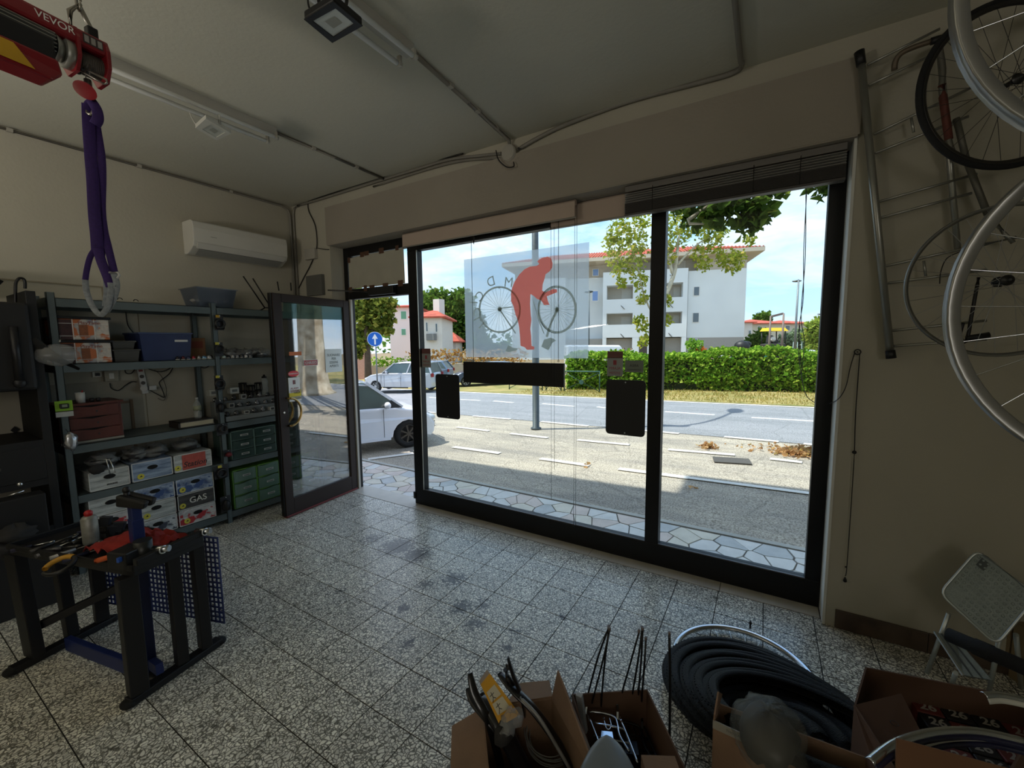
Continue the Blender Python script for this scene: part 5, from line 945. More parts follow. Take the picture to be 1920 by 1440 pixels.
hang('black lamp mount pack halfway down the middle post', 413, 762, .06, .11, 'bag'); hang('dark round pack at the third shelf edge of the middle post', 418, 805, .09, .10, 'coil', (50, 48, 46)); hang('dark red small pack on the middle post', 428, 850, .06, .06, 'bag', (110, 26, 34)); hang('big black coil lock low on the middle post', 416, 885, .11, .12, 'lock', tagc=(196, 190, 90)); hang('black saddle bag lowest on the middle post', 424, 945, .08, .14, 'bag')
# --- by the left post
t = thing('saddle', 'black bicycle saddle wrapped in clear film hung on the left post', 'saddle', ox(110, 668, -4.0)); mb = MB(); pr_ = []
for k in range(9):
    s = k/8; w_ = .012+.075*(s**1.6); c = ox(148-82*s, 692-40*s+ (0), -4.0); pr_.append([(c.x+.03*math.cos(a)*(.5+s*.6), c.y+w_*math.sin(a)*.4, c.z+w_*math.cos(a)*.75) for a in [2*PI*q/10 for q in range(11)]])
build(mb.grid(pr_), 'shell', blk, t); build(crumple(ox(108, 666, -4.0), (.05, .10, .07), 14, 9, .12, 3), 'film', poly, t); build(MB().cyl(ox(112, 640, -4.0), ox(114, 632, XF), .005, n=6), 'peg', chrome_m, t)
p = ox(120, 765, XF+.05); t = thing('blister_pack', 'lime green blister pack with a small bike computer at the left post', 'pack', p); build(MB().box((p.x, p.y, p.z+.012), (.004, .085, .075)), 'card_top', M('lime_card', (130, 176, 44), .5), t); build(MB().box((p.x, p.y, p.z-.04), (.004, .085, .04)), 'card_bottom', M('box_white'), t); build(MB().box((p.x+.012, p.y, p.z+.014), (.02, .045, .034)), 'computer', blk, t, bevel=.005); build(MB().box((p.x+.0225, p.y, p.z+.017), (.001, .026, .018)), 'screen', M('screen_grey', (130, 140, 120), .3), t)
p = ox(133, 828, XF+.09); t = thing('silver_pack', 'shiny silver film pouch hanging low by the left post', 'pack', p); build(crumple(p, (.02, .035, .06), 12, 8, .18, 5), 'pouch', M('foil'), t); build(MB().cyl(p+Vector((0, 0, .05)), (XF, p.y, p.z+.08), .003, n=6), 'peg', chrome_m, t)
t = thing('display_hook', 'chromed double display hook pointing out over the pale cartons', 'hook', ox(180, 865, XF+.02)); build(MB().tube([ox(170, 866, XF), ox(200, 861, XF+.12), ox(206, 888, XF+.12)], .004, 6).tube([ox(172, 866, XF), ox(206, 861, XF+.14), ox(216, 886, XF+.14), ox(206, 889, XF+.13)], .004, 6), 'wire', chrome_m, t); build(crumple(ox(182, 880, XF+.03), (.015, .05, .035), seed=6, k=.1), 'dark_pad', dark_cloth, t)
# --- wall sockets, cables and pipe boxes behind the shelves
cab = M('cable_black', (22, 21, 20), .6); wp_ = lambda u, v: ox(u, v, XL+.012)
t = thing('power_strip', 'white three-socket power strip with red switch on the wall between shelves', 'power strip', wp_(266, 715)); a, b = ox(262, 692, XL+.02), ox(272, 738, XL+.02)
build(MB().beam(a, b, .045, .03, (1, 0, 0)), 'body', white_pl, t, bevel=.004); build(MB().box(ox(264, 695, XL+.038), (.006, .025, .016)), 'switch', M('switch_red', (130, 26, 22), .4), t)
for v in (706, 718, 730): build(MB().cyl(ox(266+(v-706)*.2, v, XL+.034), ox(266+(v-706)*.2, v, XL+.04), .015, n=16), 'socket', M('socket_dark', (66, 64, 60), .6), t)
tag(build(MB().cyl(ox(270, 728, XL+.04), ox(270, 728, XL+.09), .024, n=18).box(ox(285, 727, XL+.05), (.04, .05, .035)), 'adapter_plug', white_pl), 'white round adapter plugged into the lowest socket', 'plug')
t = thing('junction_box', 'square beige switch box on the wall over the wooden chest', 'junction box', wp_(208, 705)); build(MB().box(ox(208, 705, XL+.022), (.04, .085, .085)), 'box', M('beige_box', (150, 146, 130), .6), t, bevel=.004); build(MB().box(ox(209, 705, XL+.044), (.006, .03, .045)), 'rocker', edge_w, t)
t = thing('wall_socket', 'small wall socket with dark insert left of the beige box', 'socket', wp_(182, 702)); build(MB().box(ox(182, 702, XL+.006), (.01, .055, .04)), 'plate', edge_w, t); build(MB().box(ox(183, 702, XL+.013), (.006, .028, .024)), 'insert', blk, t)
for k, (pts, lab) in enumerate((([(206, 718), (209, 728), (222, 732), (236, 722), (246, 716), (256, 716)], 'black cable sagging from the beige box to the power strip'), ([(234, 688), (236, 699), (246, 700), (256, 690), (270, 688), (285, 694), (302, 697), (318, 691), (328, 682)], 'long black cable hanging below the second shelf'), ([(326, 684), (318, 700), (300, 715), (300, 722)], 'black cable dropping to the adapter'), ([(278, 730), (300, 742), (308, 745), (306, 735), (300, 722)], 'stiff black cable looped at the adapter'), ([(290, 694), (303, 706), (312, 730), (308, 750), (296, 747)], 'thin grey cable loop on the wall'), ([(372, 685), (384, 690), (398, 682)], 'short black cable under the second shelf by the post'), ([(236, 585), (240, 610), (252, 626)], 'dark cable hanging behind the grey tubs'))):
    tag(build(MB().tube(spline([ox(u, v, XL+.04) for u, v in pts], 5), .004 if 'thin' not in lab else .002, 6), 'cable', cab), lab, 'cable', 'cables on the left wall')
old = M('old_door_paint', (150, 144, 128), .7, var=.1)
od = struct(MB().bb((XL, .84, 0), (XL+.008, 1.38, 1.34)), 'trim_4', old); build(MB().bb((XL+.008, 1.29, 0), (XL+.014, 1.31, 1.18)).bb((XL+.008, .9, 1.15), (XL+.012, 1.31, 1.17)), 'moulding', M('moulding_brown', (118, 96, 72), .7), od)
struct(MB().bb((XL, .2, 2.09), (XL+.006, 1.2, 2.10)).bb((XL, 1.19, 1.3), (XL+.006, 1.20, 2.09)).bb((XL, 1.4, .9), (XL+.004, 1.405, 1.9)), 'trim_5', M('moulding_pale', (140, 132, 112), .8))
# ---- dark tool rack at the far left edge
tr2 = thing('tool_cabinet', 'tall black tool rack at the left edge of the room', 'cabinet', (-4.3, .4, 0)); bk2 = M('cabinet_black', (15, 15, 16), .6, var=.2)
X1 = -4.02; build(MB().bb((XL+.01, .69, 0), (X1, .735, 1.98)), 'side_panel', bk2, tr2, bevel=.003); build(MB().bb((XL+.01, -.45, 0), (X1, -.41, 1.98)), 'side_panel', bk2, tr2)
build(MB().bb((XL+.01, -.41, 1.35), (X1+.06, .69, 1.90)), 'tool_board', bk2, tr2, bevel=.02); build(MB().bb((XL+.01, -.41, .98), (X1, .69, 1.02)), 'shelf', bk2, tr2); build(MB().bb((XL+.01, -.41, .72), (X1, .69, .76)), 'shelf', bk2, tr2); build(MB().bb((XL+.01, -.41, .40), (X1, .69, .44)), 'shelf', bk2, tr2); build(MB().bb((XL+.01, -.41, .76), (X1, .69, .98)), 'drawer_front', bk2, tr2, bevel=.004)
build(MB().bb((X1, .1, .86), (X1+.01, .5, .875)), 'drawer_handle', M('steel_dark'), tr2)
for k in range(9):
    y = -.35+k*.12; build(MB().cyl((X1+.075, y, 1.42), (X1+.075, y, 1.75), .012+.004*(k % 3), n=8).ball((X1+.075, y, 1.4), (.02, .03, .03)), 'tool', M('tool_dark', (34, 34, 36), .4, .3), tr2)
t = thing('black_bag', 'black bag and clutter piled on top of the dark tool rack', 'bag', (-4.25, .45, 1.98)); build(crumple((-4.25, .38, 2.03), (.16, .24, .08), 14, 9, .15, 8), 'bag', dark_cloth, t)
t = thing('umbrella', 'black hooked umbrella handle rising from the tool rack', 'umbrella', ox(35, 545, -4.15)); h = [ox(u, v, -4.15) for u, v in ((29, 575), (29, 545), (30, 530), (36, 522), (44, 523), (47, 530), (47, 541))]; build(MB().tube(spline(h, 5), .008, 8), 'handle', rod, t); build(MB().tube([h[0], h[0]+Vector((0, -.02, -.35))], [.012, .03], 10), 'canopy', dark_cloth, t)
t = thing('small_sticker', 'black diamond sticker on the pale panel in the tool rack', 'sticker', ox(28, 806, XL+.02)); p = ox(28, 806, XL+.016); build(MB().slab([p+Vector((0, a, b)) for a, b in ((-.022, 0), (0, -.026), (.022, 0), (0, .026))], (.002, 0, 0)), 'diamond', blk, t)
wd2 = M('raw_wood', (132, 92, 56), .7, var=.3, vs=8)
for k, (y, z, c) in enumerate(((-.2, .44, 'left'), (.1, .44, 'middle'), (.42, .44, 'right'))):
    t = thing('tool_box', 'dark box of tools on the lower shelf of the tool rack, %s one' % c, 'tool box', (-4.2, y, z)); build(MB().box((-4.22, y, z+.07), (.3, .24, .14)), 'body', bk2, t, bevel=.006); build(MB().box((-4.07, y, z+.02), (.02, .25, .02)), 'wood_edge', wd2, t); build(MB().cyl((-4.06, y-.08, z+.12), (-4.06, y+.06, z+.13), .009, n=8), 'spanner', chrome_m, t)
# ================================================================ air conditioner, lamps, conduits
wpl = M('unit_white', (206, 204, 194), .45, var=.05); gpipe = M('conduit_grey', (132, 128, 118), .55, var=.15); pbox = M('pvc_box', (168, 164, 152), .6, var=.1)
ac = thing('air_conditioner', 'white wall-mounted air conditioner high on the left wall', 'air conditioner', (XL, 2.2, 2.43)); y0, y1 = 1.775, 2.625
def prism(prof, y0, y1): n = len(prof); return MB().add([(x, y0, z) for x, z in prof]+[(x, y1, z) for x, z in prof], [tuple(range(n)), tuple(range(n, 2*n))[::-1]]+[(i, (i+1) % n, (i+1) % n+n, i+n) for i in range(n)])
build(prism([(XL, 2.45), (XL, 2.735), (XL+.16, 2.735), (XL+.195, 2.72), (XL+.207, 2.66), (XL+.203, 2.545), (XL+.18, 2.505), (XL+.10, 2.46), (XL+.05, 2.445)], y0, y1), 'body', wpl, ac, bevel=.006)
build(prism([(XL+.172, 2.494), (XL+.205, 2.537), (XL+.209, 2.534), (XL+.178, 2.488)], y0+.03, y1-.03), 'lip', wpl, ac)
build(prism([(XL+.085, 2.441), (XL+.168, 2.484), (XL+.165, 2.489), (XL+.083, 2.446)], y0+.05, y1-.05), 'louvre', M('louvre_grey', (150, 150, 144), .5), ac)
build(MB().bb((XL+.207, 1.91, 2.60), (XL+.2085, 1.96, 2.604)), 'logo_line', M('logo_grey', (130, 130, 126), .5), ac)
def batten(label, x, y0, y1):
    t = thing('strip_light', label, 'strip light', (x, (y0+y1)/2, 3.08)); build(MB().hexa([(x-.022, y0, 3.09), (x+.022, y0, 3.09), (x+.022, y1, 3.09), (x-.022, y1, 3.09)], [(x-.034, y0, ZC-.001), (x+.034, y0, ZC-.001), (x+.034, y1, ZC-.001), (x-.034, y1, ZC-.001)]), 'housing', M('lamp_housing', (168, 166, 156), .5), t)
    for s in (-1, 1):
        build(MB().cyl((x+s*.055, y0+.03, 3.062), (x+s*.055, y1-.03, 3.062), .013, n=12), 'tube', M('tube_white', (222, 222, 216), .3), t)
        for y in (y0+.022, y1-.022): build(MB().box((x+s*.05, y, 3.075), (.022, .014, .05)).cyl((x+s*.055, y-.012, 3.062), (x+s*.055, y+.012, 3.062), .015, n=12), 'lamp_holder', M('holder', (176, 174, 164), .5), t)
    return t
batten('twin-tube strip light on the ceiling behind the white floodlight', -3.035, .28, 1.79); batten('twin-tube strip light on the ceiling above the black floodlight', -1.632, .2, 1.70)
def flood(label, quad, inner, z, body, th, bracket, cable):
    c = sum((oz(*q, z) for q in quad), Vector())/4; t = thing('floodlight', label, 'floodlight', c); q = [oz(*p, z) for p in quad]; i4 = [oz(*p, z) for p in inner]
    build(MB().slab(q, (0, 0, th)), 'housing', body, t, bevel=.006); fr = MB()
    build(MB().add([p-Vector((0, 0, .004)) for p in q]+[p-Vector((0, 0, .004)) for p in i4]+[p+Vector((0, 0, .001)) for p in i4]+q, [(k, (k+1) % 4, (k+1) % 4+4, k+4) for k in range(4)]+[(4+k, 4+(k+1) % 4, 8+(k+1) % 4, 8+k) for k in range(4)]+[(12+k, 12+(k+1) % 4, (k+1) % 4, k) for k in range(4)]), 'bezel', body, t)
    cc = sum(i4, Vector())/4; build(MB().add([p-Vector((0, 0, .0005)) for p in i4]+[cc+(p-cc)*.5+Vector((0, 0, -.0003)) for p in i4], [(k, (k+1) % 4, (k+1) % 4+4, k+4) for k in range(4)]+[(4, 5, 6, 7)]), 'reflector', M('reflector_pale', (196, 200, 192), .35, .2), t)
    build(MB().add([cc+(p-cc)*.42+Vector((0, 0, -.0015)) for p in i4], [(0, 1, 2, 3)]), 'led_chip', M('led_grey', (150, 152, 142), .5), t)
    for a, b in bracket: build(MB().tube([a, b, (b.x, b.y, ZC-.002)] if body is blk else [a, b], .007, 6), 'bracket', body, t)
    build(MB().tube(spline(cable, 5), .004, 6), 'cable', cab if body is blk else wpl, t)
flood('black square LED floodlight hung from the ceiling at the top of the photo', [(570, 35), (623, 79), (680, 47), (625, 1)], [(586, 38), (625, 68), (664, 43), (629, 14)], 2.93, blk, .03, [(oz(600, 14, 2.95), oz(598, 4, 3.0)), (oz(648, 14, 2.95), oz(650, 2, 3.0))], [oz(584, 22, 2.95), oz(578, 8, 2.98), oz(577, -20, 3.1)])
flood('small white LED floodlight clipped beside the left strip light', [(366, 239), (406, 262), (434, 249), (386, 221)], [(379, 241), (405, 257), (422, 247), (396, 232)], 2.93, M('flood_white', (196, 196, 186), .5), .022, [(oz(412, 233, 2.94), oz(411, 215, 2.98)), (oz(388, 226, 2.95), oz(387, 218, 3.0))], [oz(370, 237, 2.94), oz(362, 225, 2.99), oz(355, 210, 3.06)])
def pipe(label, pts, r=.011, clips=(), m=None, name='conduit', cat='conduit', group='surface conduits'):
    t = thing(name, label, cat, pts[0], group=group); build(MB().tube(pts, r, 8), 'tube', m or gpipe, t)
    for c in clips: build(MB().box(c, (.03, .03, .022)), 'clip', pbox, t)
    return t
pipe('grey conduit on the ceiling from the left strip light to the front wall', [(-3.05, 1.79, 3.128), (-3.06, 2.80, 3.128)], clips=[(-3.053, 2.1, 3.13), (-3.057, 2.5, 3.13)]); pipe('grey twin conduit on the ceiling from the right strip light to the round box', [(-1.63, 1.70, 3.126), (-1.70, 2.79, 3.122), (-1.71, 2.81, 3.08)], .013, [(-1.65, 2.05, 3.128), (-1.672, 2.35, 3.128), (-1.69, 2.6, 3.128)])
pipe('dark conduit along the top of the left wall', [(XL+.018, -1.2, 3.118), (XL+.018, 2.70, 3.118), (XL+.018, 2.77, 3.09), (XL+.02, 2.79, 3.04), (XL+.02, 2.79, 1.95)], .012, [(XL+.016, y, 3.118) for y in (.1, .8, 1.5, 2.2)])
pipe('second vertical conduit in the left corner, nearer the door', [(-4.42, YB-.016, 3.125), (-4.49, YB-.016, 3.11), (-4.51, YB-.016, 3.05), (-4.51, YB-.016, 1.93)], .012)
fy = YB-.045
pipe('grey conduit along the top of the front wall left of the round box', spline([(-4.42, YB-.016, 3.125), oy(650, 358, YB-.016), oy(760, 324, YB-.018), oy(840, 300, YB-.018), oy(900, 292, YB-.02), oy(940, 288, YB-.02)], 5), .012); pipe('second grey conduit just under it left of the round box', spline([oy(700, 350, YB-.016), oy(800, 318, YB-.018), oy(870, 301, YB-.02), oy(940, 297, YB-.02)], 5), .009)
pipe('black cable following the conduit above the door', spline([oy(578, 378, YB-.02), oy(640, 356, YB-.03), oy(710, 334, YB-.03), oy(800, 305, YB-.03), oy(868, 288, YB-.03)], 5), .006, m=cab, name='cable', cat='cable')
pipe('grey conduit running right from the round box along the top of the front wall', spline([oy(972, 280, YB-.02), oy(1010, 258, YB-.02), oy(1060, 234, YB-.02), oy(1180, 190, YB-.02), oy(1330, 150, YB-.02), oy(1370, 138, YB-.02), oy(1388, 128, YB-.03), oz(1391, 118, 3.122), oz(1388, 108, 3.122), oz(1378, 0, 3.122), oz(1372, -90, 3.122)], 4), .014)
c = oy(957, 289, YB-.012); t = thing('junction_box', 'round white junction box with a loose black wire at the top of the front wall', 'junction box', c); build(MB().cyl(c, c+Vector((0, -.035, 0)), .062, .058, 24), 'box', pbox, t); build(MB().cyl(c+Vector((0, -.035, 0)), c+Vector((0, -.04, 0)), .055, n=24), 'lid', pbox, t)
build(MB().tube(spline([oy(930, 282, YB-.04), oy(935, 300, YB-.06), oy(950, 313, YB-.07), oy(963, 312, YB-.07), oy(963, 304, YB-.05)], 5), .0045, 6), 'loose_wire', cab, t)
pipe('black cable wandering down the pillar by the door', spline([oy(577, 380, YB-.012), oy(579, 396, YB-.012), oy(590, 420, YB-.012), oy(594, 445, YB-.012), oy(593, 468, YB-.012), oy(583, 495, YB-.012), oy(570, 520, YB-.012), oy(560, 540, YB-.012)], 5), .005, m=cab, name='cable', cat='cable')
pipe('black cable running from the pillar to the window frame', spline([oy(594, 465, YB-.01), oy(615, 468, YB-.01), oy(640, 466, YF-.01), oy(655, 468, YF-.01)], 5), .004, m=cab, name='cable', cat='cable')
for (u0, v0, u1, v1, nm, lab, m_) in ((570, 468, 590, 484, 'junction_box', 'small beige box on the pillar beside the corner pipes', pbox), (573, 518, 604, 552, 'meter_box', 'grey metal box low on the pillar behind the door leaf top', M('meter_grey', (96, 96, 90), .6))):
    a = oy(u0, v0, YB-.04); b = oy(u1, v1, YB-.04); tag(build(MB().bb((a.x, YB-.04, b.z), (b.x, YB-.0005, a.z)), nm, m_, bevel=.003), lab, 'box')
# ================================================================ blinds
fab = M('blind_fabric', (186, 168, 152), .9, var=.06); brail = M('blind_rail', (150, 144, 132), .5)
def roller(label, x0, x1, y, z0, z1):
    t = thing('roller_blind', label, 'blind', ((x0+x1)/2, y, z1)); build(MB().cyl((x0, y+.012, z1-.022), (x1, y+.012, z1-.022), .02, n=14), 'roll', fab, t); build(MB().bb((x0, y-.012, z1-.004), (x1, y+.035, z1)), 'headrail', M('headrail_grey', (112, 108, 102), .5), t)
    build(MB().bb((x0, y-.010, z0), (x1, y-.0085, z1-.02)), 'fabric', fab, t); build(MB().cyl((x0-.01, y-.009, z0), (x1+.01, y-.009, z0), .006, n=8), 'bottom_bar', brail, t); return t
roller('beige roller blind rolled up above the left part of the shop window', -2.915, -1.205, 2.875, 2.508, 2.638); roller('beige roller blind rolled up above the right part, half behind the slatted blind', -1.43, .262, 2.95, 2.478, 2.638)
vb = thing('venetian_blind', 'grey slatted blind pulled up at the top right of the window', 'blind', (-.25, 2.86, 2.45)); x0, x1 = -.838, .318; sl = M('slat_light', (158, 156, 150), .45, .1); sld = M('slat_dark', (70, 66, 62), .5)
build(MB().bb((x0, 2.838, 2.60), (x1, 2.872, 2.636)), 'headrail', M('headrail_grey'), vb, bevel=.002)
for k in range(5): build(MB().slab([(x0, 2.834, 2.586-.014*k), (x1, 2.834, 2.588-.014*k), (x1, 2.882, 2.580-.014*k), (x0, 2.882, 2.578-.014*k)], (0, 0, .0015)), 'slat', sl, vb)
for k in range(14): build(MB().slab([(x0, 2.836, 2.524-.0045*k), (x1, 2.836, 2.524-.0045*k), (x1, 2.884, 2.522-.0045*k), (x0, 2.884, 2.522-.0045*k)], (0, 0, .002)), 'slat', sld, vb)
build(MB().bb((x0, 2.836, 2.448), (x1, 2.884, 2.461)), 'bottom_rail', sld, vb)
for x in (-.66, -.1, .12): build(MB().cyl((x, 2.833, 2.46), (x, 2.833, 2.61), .002, n=5), 'ladder_cord', cab, vb)
cord = M('cord_grey', (88, 88, 84), .7)
def cordline(label, pts, r=.0017, beads=(), m=None, name='blind_cord', grp='blind cords'):
    t = thing(name, label, 'cord', pts[0], group=grp); build(MB().tube(pts, r, 5), 'cord', m or cord, t)
    for b, rr in beads: build(MB().lathe(Vector(b)-Vector((0, 0, rr)), [(.001, -rr), (rr*.8, -.3*rr), (rr, rr), (rr*.5, 2.2*rr), (.001, 2.4*rr)], n=10), 'bead', cab, t)
    return t
for k, (u, v0, u2, v1) in enumerate(((1033, 425, 1033, 935), (1039, 425, 1036, 880), (1078, 380, 1076, 985), (1082, 375, 1079, 985), (1222, 345, 1222, 395))):
    a = oy(u, v0, 2.90); b = oy(u2, v1, 2.90); b.x = a.x+.002; cordline(('left blind cord of the pair hanging over the logo panel', 'right blind cord of the pair hanging over the logo panel', 'left cord of the long pair with a small weight near the floor', 'right cord of the long pair with a small weight near the floor', 'short cord crossing the mullion top')[k], [a, b], beads=[(b, .007)] if k == 2 else ())
# pull chain on the right wall
yw = YB-.02; t = thing('pull_chain', 'thin dark pull cord on a wall ring right of the window, beads on its end', 'cord', oy(1607, 660, yw)); c = oy(1608, 660, yw)
build(MB().torus(c, (.2, 1, 0), .013, .003, 16, 6).cyl(c, c+Vector((0, .02, 0)), .003, n=6), 'ring', cab, t)
build(MB().tube(spline([oy(1612, 664, yw), oy(1608, 720, yw), oy(1604, 780, yw), oy(1602, 848, yw)], 4), .0026, 5), 'cord', cab, t); build(MB().ball(oy(1602, 848, yw), .010), 'bead', cab, t); build(MB().tube(spline([oy(1602, 850, yw), oy(1597, 930, yw), oy(1588, 1060, yw), oy(1585, 1080, yw)], 4), .0022, 5), 'cord', cab, t); build(MB().lathe(oy(1584, 1092, yw), [(.001, 0), (.009, .006), (.008, .016), (.003, .03), (.001, .032)], n=10), 'end_weight', cab, t); build(MB().ball(oy(1586, 1063, yw), .005), 'bead', cab, t)
build(MB().tube(spline([oy(1603, 660, yw), oy(1594, 690, yw), oy(1586, 725, yw), oy(1572, 748, yw), oy(1555, 757, YF-.01)], 5), .0024, 5), 'side_cord', cab, t)
t = thing('loose_wires', 'thin loose wires dangling outside the right window pane', 'wire', oy(1510, 350, 3.12))
for q in (((1513, 350), (1507, 470), (1506, 560), (1498, 620), (1503, 690)), ((1511, 350), (1510, 480), (1502, 590), (1508, 640), (1503, 700)), ((1500, 610), (1497, 660), (1509, 735), (1528, 755))): build(MB().tube(spline([oy(u, v, 3.12) for u, v in q], 5), .0022, 5), 'wire', cab, t)
# ================================================================ things on and in front of the glass
yg = YF+.028
blkp = M('panel_black', (30, 30, 31), .5, var=.12)
def gp_(u, v, y=None): return oy(u, v, y if y is not None else yg)
t = thing('black_sign', 'long black sign board hanging in the window on two thin cords', 'sign', oy(964, 700, 2.91)); build(MB().bb((oy(870, 700, 2.91).x, 2.90, oy(870, 717, 2.90).z), (oy(1058, 700, 2.91).x, 2.925, oy(870, 678, 2.90).z)), 'board', M('sign_black', (14, 14, 15), .5), t, bevel=.002)
for u, top in ((887, (887, 437)), (1046, (1046, 400))): b = oy(u+1, 679, 2.912); a = Vector((b.x, 2.912, 2.52)); build(MB().tube([a, b+Vector((0, 0, .012))], .0022, 5).torus(b+Vector((0, 0, .008)), (0, 1, 0), .006, .002, 10, 5), 'cord', cab, t)
build(MB().lathe(Vector((oy(888, 440, 2.912).x, 2.912, 2.475)), [(.001, -.03), (.008, 0), (.009, .03), (.003, .04)], n=10), 'cord_hook', cab, t)
def plate(label, u0, v0, u1, v1):
    a = gp_(u0, v0); b = gp_(u1, v1); c = (a+b)/2; w = (b.x-a.x)/2; h = (a.z-b.z)/2; r = .028; pts = []
    for sx, sz, t0 in ((1, 1, 0), (-1, 1, PI/2), (-1, -1, PI), (1, -1, 1.5*PI)): pts += [(c.x+sx*(w-r)+r*math.cos(t0+q*PI/10), yg-.004, c.z+sz*(h-r)+r*math.sin(t0+q*PI/10)) for q in range(6)]
    t = thing('letter_plate', label, 'panel', c, group='black panels on the glass'); build(MB().slab(pts, (0, .003, 0)), 'plate', blkp, t)
    for s in (-1, 1): build(MB().cyl((c.x, yg-.006, c.z+s*(h-.018)), (c.x, yg-.003, c.z+s*(h-.018)), .005, n=10), 'fixing_hole', M('hole_white', (210, 214, 216), .4), t)
plate('black rounded panel on the glass left of the long black sign', 817, 701, 863, 787); plate('black rounded panel on the glass right of the logo, beside the mullion', 1137, 711, 1209, 820)
# frosted film with the cyclist logo (seen from behind)
a = gp_(870, 487); b = gp_(1103, 672); lt = thing('window_logo', 'frosted film on the glass with a red cyclist and grey bicycle logo', 'window sticker', ((a.x+b.x)/2, yg, b.z))
build(MB().bb((a.x, yg-.0006, b.z), (b.x, yg, a.z)), 'film', glass_mat('frost_film', (.93, .95, .96), .4, haze=.34, hazecol=(240, 246, 250)), lt)
vin_r = M('vinyl_red', (238, 112, 100), .5, emit=None); vin_g = M('vinyl_grey', (98, 98, 90), .6)
def tl_mat(name, col):
    m = M(name, col, .6); nt = m.node_tree; n = nt.nodes; l = nt.links; b_ = n['Principled BSDF']; t_ = n.new('ShaderNodeBsdfTranslucent'); t_.inputs[0].default_value = rgba(col); mx = n.new('ShaderNodeMixShader'); mx.inputs[0].default_value = .97; l.new(b_.outputs[0], mx.inputs[1]); l.new(t_.outputs[0], mx.inputs[2]); l.new(mx.outputs[0], n['Material Output'].inputs[0]); return m
red_t = tl_mat('vinyl_red_lit', (255, 136, 118)); gry_t = tl_mat('vinyl_grey_lit', (176, 176, 162))
Z6 = lambda x, y, o=.0015: gp_(860+x/6, 450+y/6, yg-o)
def decal(pts, m, name, o=.0015): q = [Z6(x, y, o) for x, y in pts]; return build(MB().add(q, [tuple(range(len(q)))]), name, m, lt)
decal([(1000, 188), (1040, 205), (1057, 262), (1052, 312), (1020, 355), (978, 385), (965, 440), (945, 500), (940, 570), (972, 590), (1010, 575), (1058, 550), (1105, 553), (1108, 588), (1060, 606), (992, 634), (1002, 680), (1022, 730), (960, 732), (930, 682), (880, 662), (840, 626), (808, 608), (803, 720), (812, 850), (818, 900), (806, 1000), (815, 1080), (820, 1190), (852, 1202), (850, 1232), (770, 1236), (742, 1206), (696, 1190), (690, 1080), (680, 980), (664, 900), (640, 840), (615, 740), (590, 690), (588, 600), (600, 540), (630, 470), (680, 390), (740, 330), (800, 300), (880, 290), (906, 270), (884, 238), (940, 200)], red_t, 'rider')
def zring(cx, cy, ru, rv, w, name, a0=0, a1=2*PI, o=.001):
    n = 48; A_ = [Z6(cx+ru*math.cos(a0+(a1-a0)*i/n), cy+rv*math.sin(a0+(a1-a0)*i/n), o) for i in range(n+1)]; B_ = [Z6(cx+(ru-w)*math.cos(a0+(a1-a0)*i/n), cy+(rv-w)*math.sin(a0+(a1-a0)*i/n), o) for i in range(n+1)]
    return build(MB().add(A_+B_, [(i, i+1, n+2+i, n+1+i) for i in range(n)]), name, gry_t, lt)
zring(1108, 783, 222, 270, 26, 'wheel_ring'); zring(1098, 783, 205, 270, 7, 'wheel_ring', .5*PI, 1.5*PI); zring(462, 783, 238, 264, 20, 'wheel_ring')
spk = MB()
for cx, cy, ru, rv in ((1108, 783, 198, 245), (462, 783, 216, 240)):
    for k in range(28):
        t_ = 2*PI*k/28+.05*(k % 2); p = Z6(cx, cy, .0012); q = Z6(cx+ru*math.cos(t_), cy+rv*math.sin(t_), .0012); n_ = (q-p).cross(Vector((0, 1, 0))).normalized()*.0011; spk.add([p-n_, q-n_, q+n_, p+n_], [(0, 1, 2, 3)])
o = build(spk, 'spokes', gry_t, lt); o['kind'] = 'stuff'
def zline(pts, w, name='bike_frame'):
    q = [Z6(x, y, .002) for x, y in pts]; mb = MB()
    for i in range(len(q)-1): n_ = (q[i+1]-q[i]).cross(Vector((0, 1, 0))).normalized()*w/2; mb.add([q[i]-n_, q[i+1]-n_, q[i+1]+n_, q[i]+n_], [(0, 1, 2, 3)])
    return build(mb, name, gry_t, lt)
zline([(462, 783), (640, 1050)], .012); zline([(462, 770), (600, 752)], .008); zline([(1106, 790), (1040, 930), (990, 1090)], .02); zline([(840, 690), (900, 900), (960, 1050)], .008)
for c_ in ((462, 778), (1106, 783)): decal([(c_[0]+24*math.cos(k*PI/6), c_[1]+28*math.sin(k*PI/6)) for k in range(12)], gry_t, 'hub')
decal([(530, 1250), (560, 1180), (600, 1210), (670, 1222), (640, 1245), (560, 1262)], gry_t, 'shoe'); decal([(930, 1200), (960, 1120), (1040, 1100), (1100, 1130), (1060, 1150), (1010, 1240), (960, 1215)], gry_t, 'pedal')
for ch, x, y, rot in (('M', 562, 480, -8), ('.', 456, 500, 0), ('D', 364, 472, 14), ('C', 238, 632, 48), ('I', 176, 704, 84), ('C', 212, 808, 92), ('L', 212, 900, 112), ('I', 262, 955, 130)):
    p = Z6(x, y, .003); a_ = math.radians(rot); uv = Vector((-math.sin(a_), 0, math.cos(a_))); rv_ = Vector((-math.cos(a_), 0, -math.sin(a_))); text(ch, .115, gry_t, lt, p, rv_, uv, bold=0, depth=0)
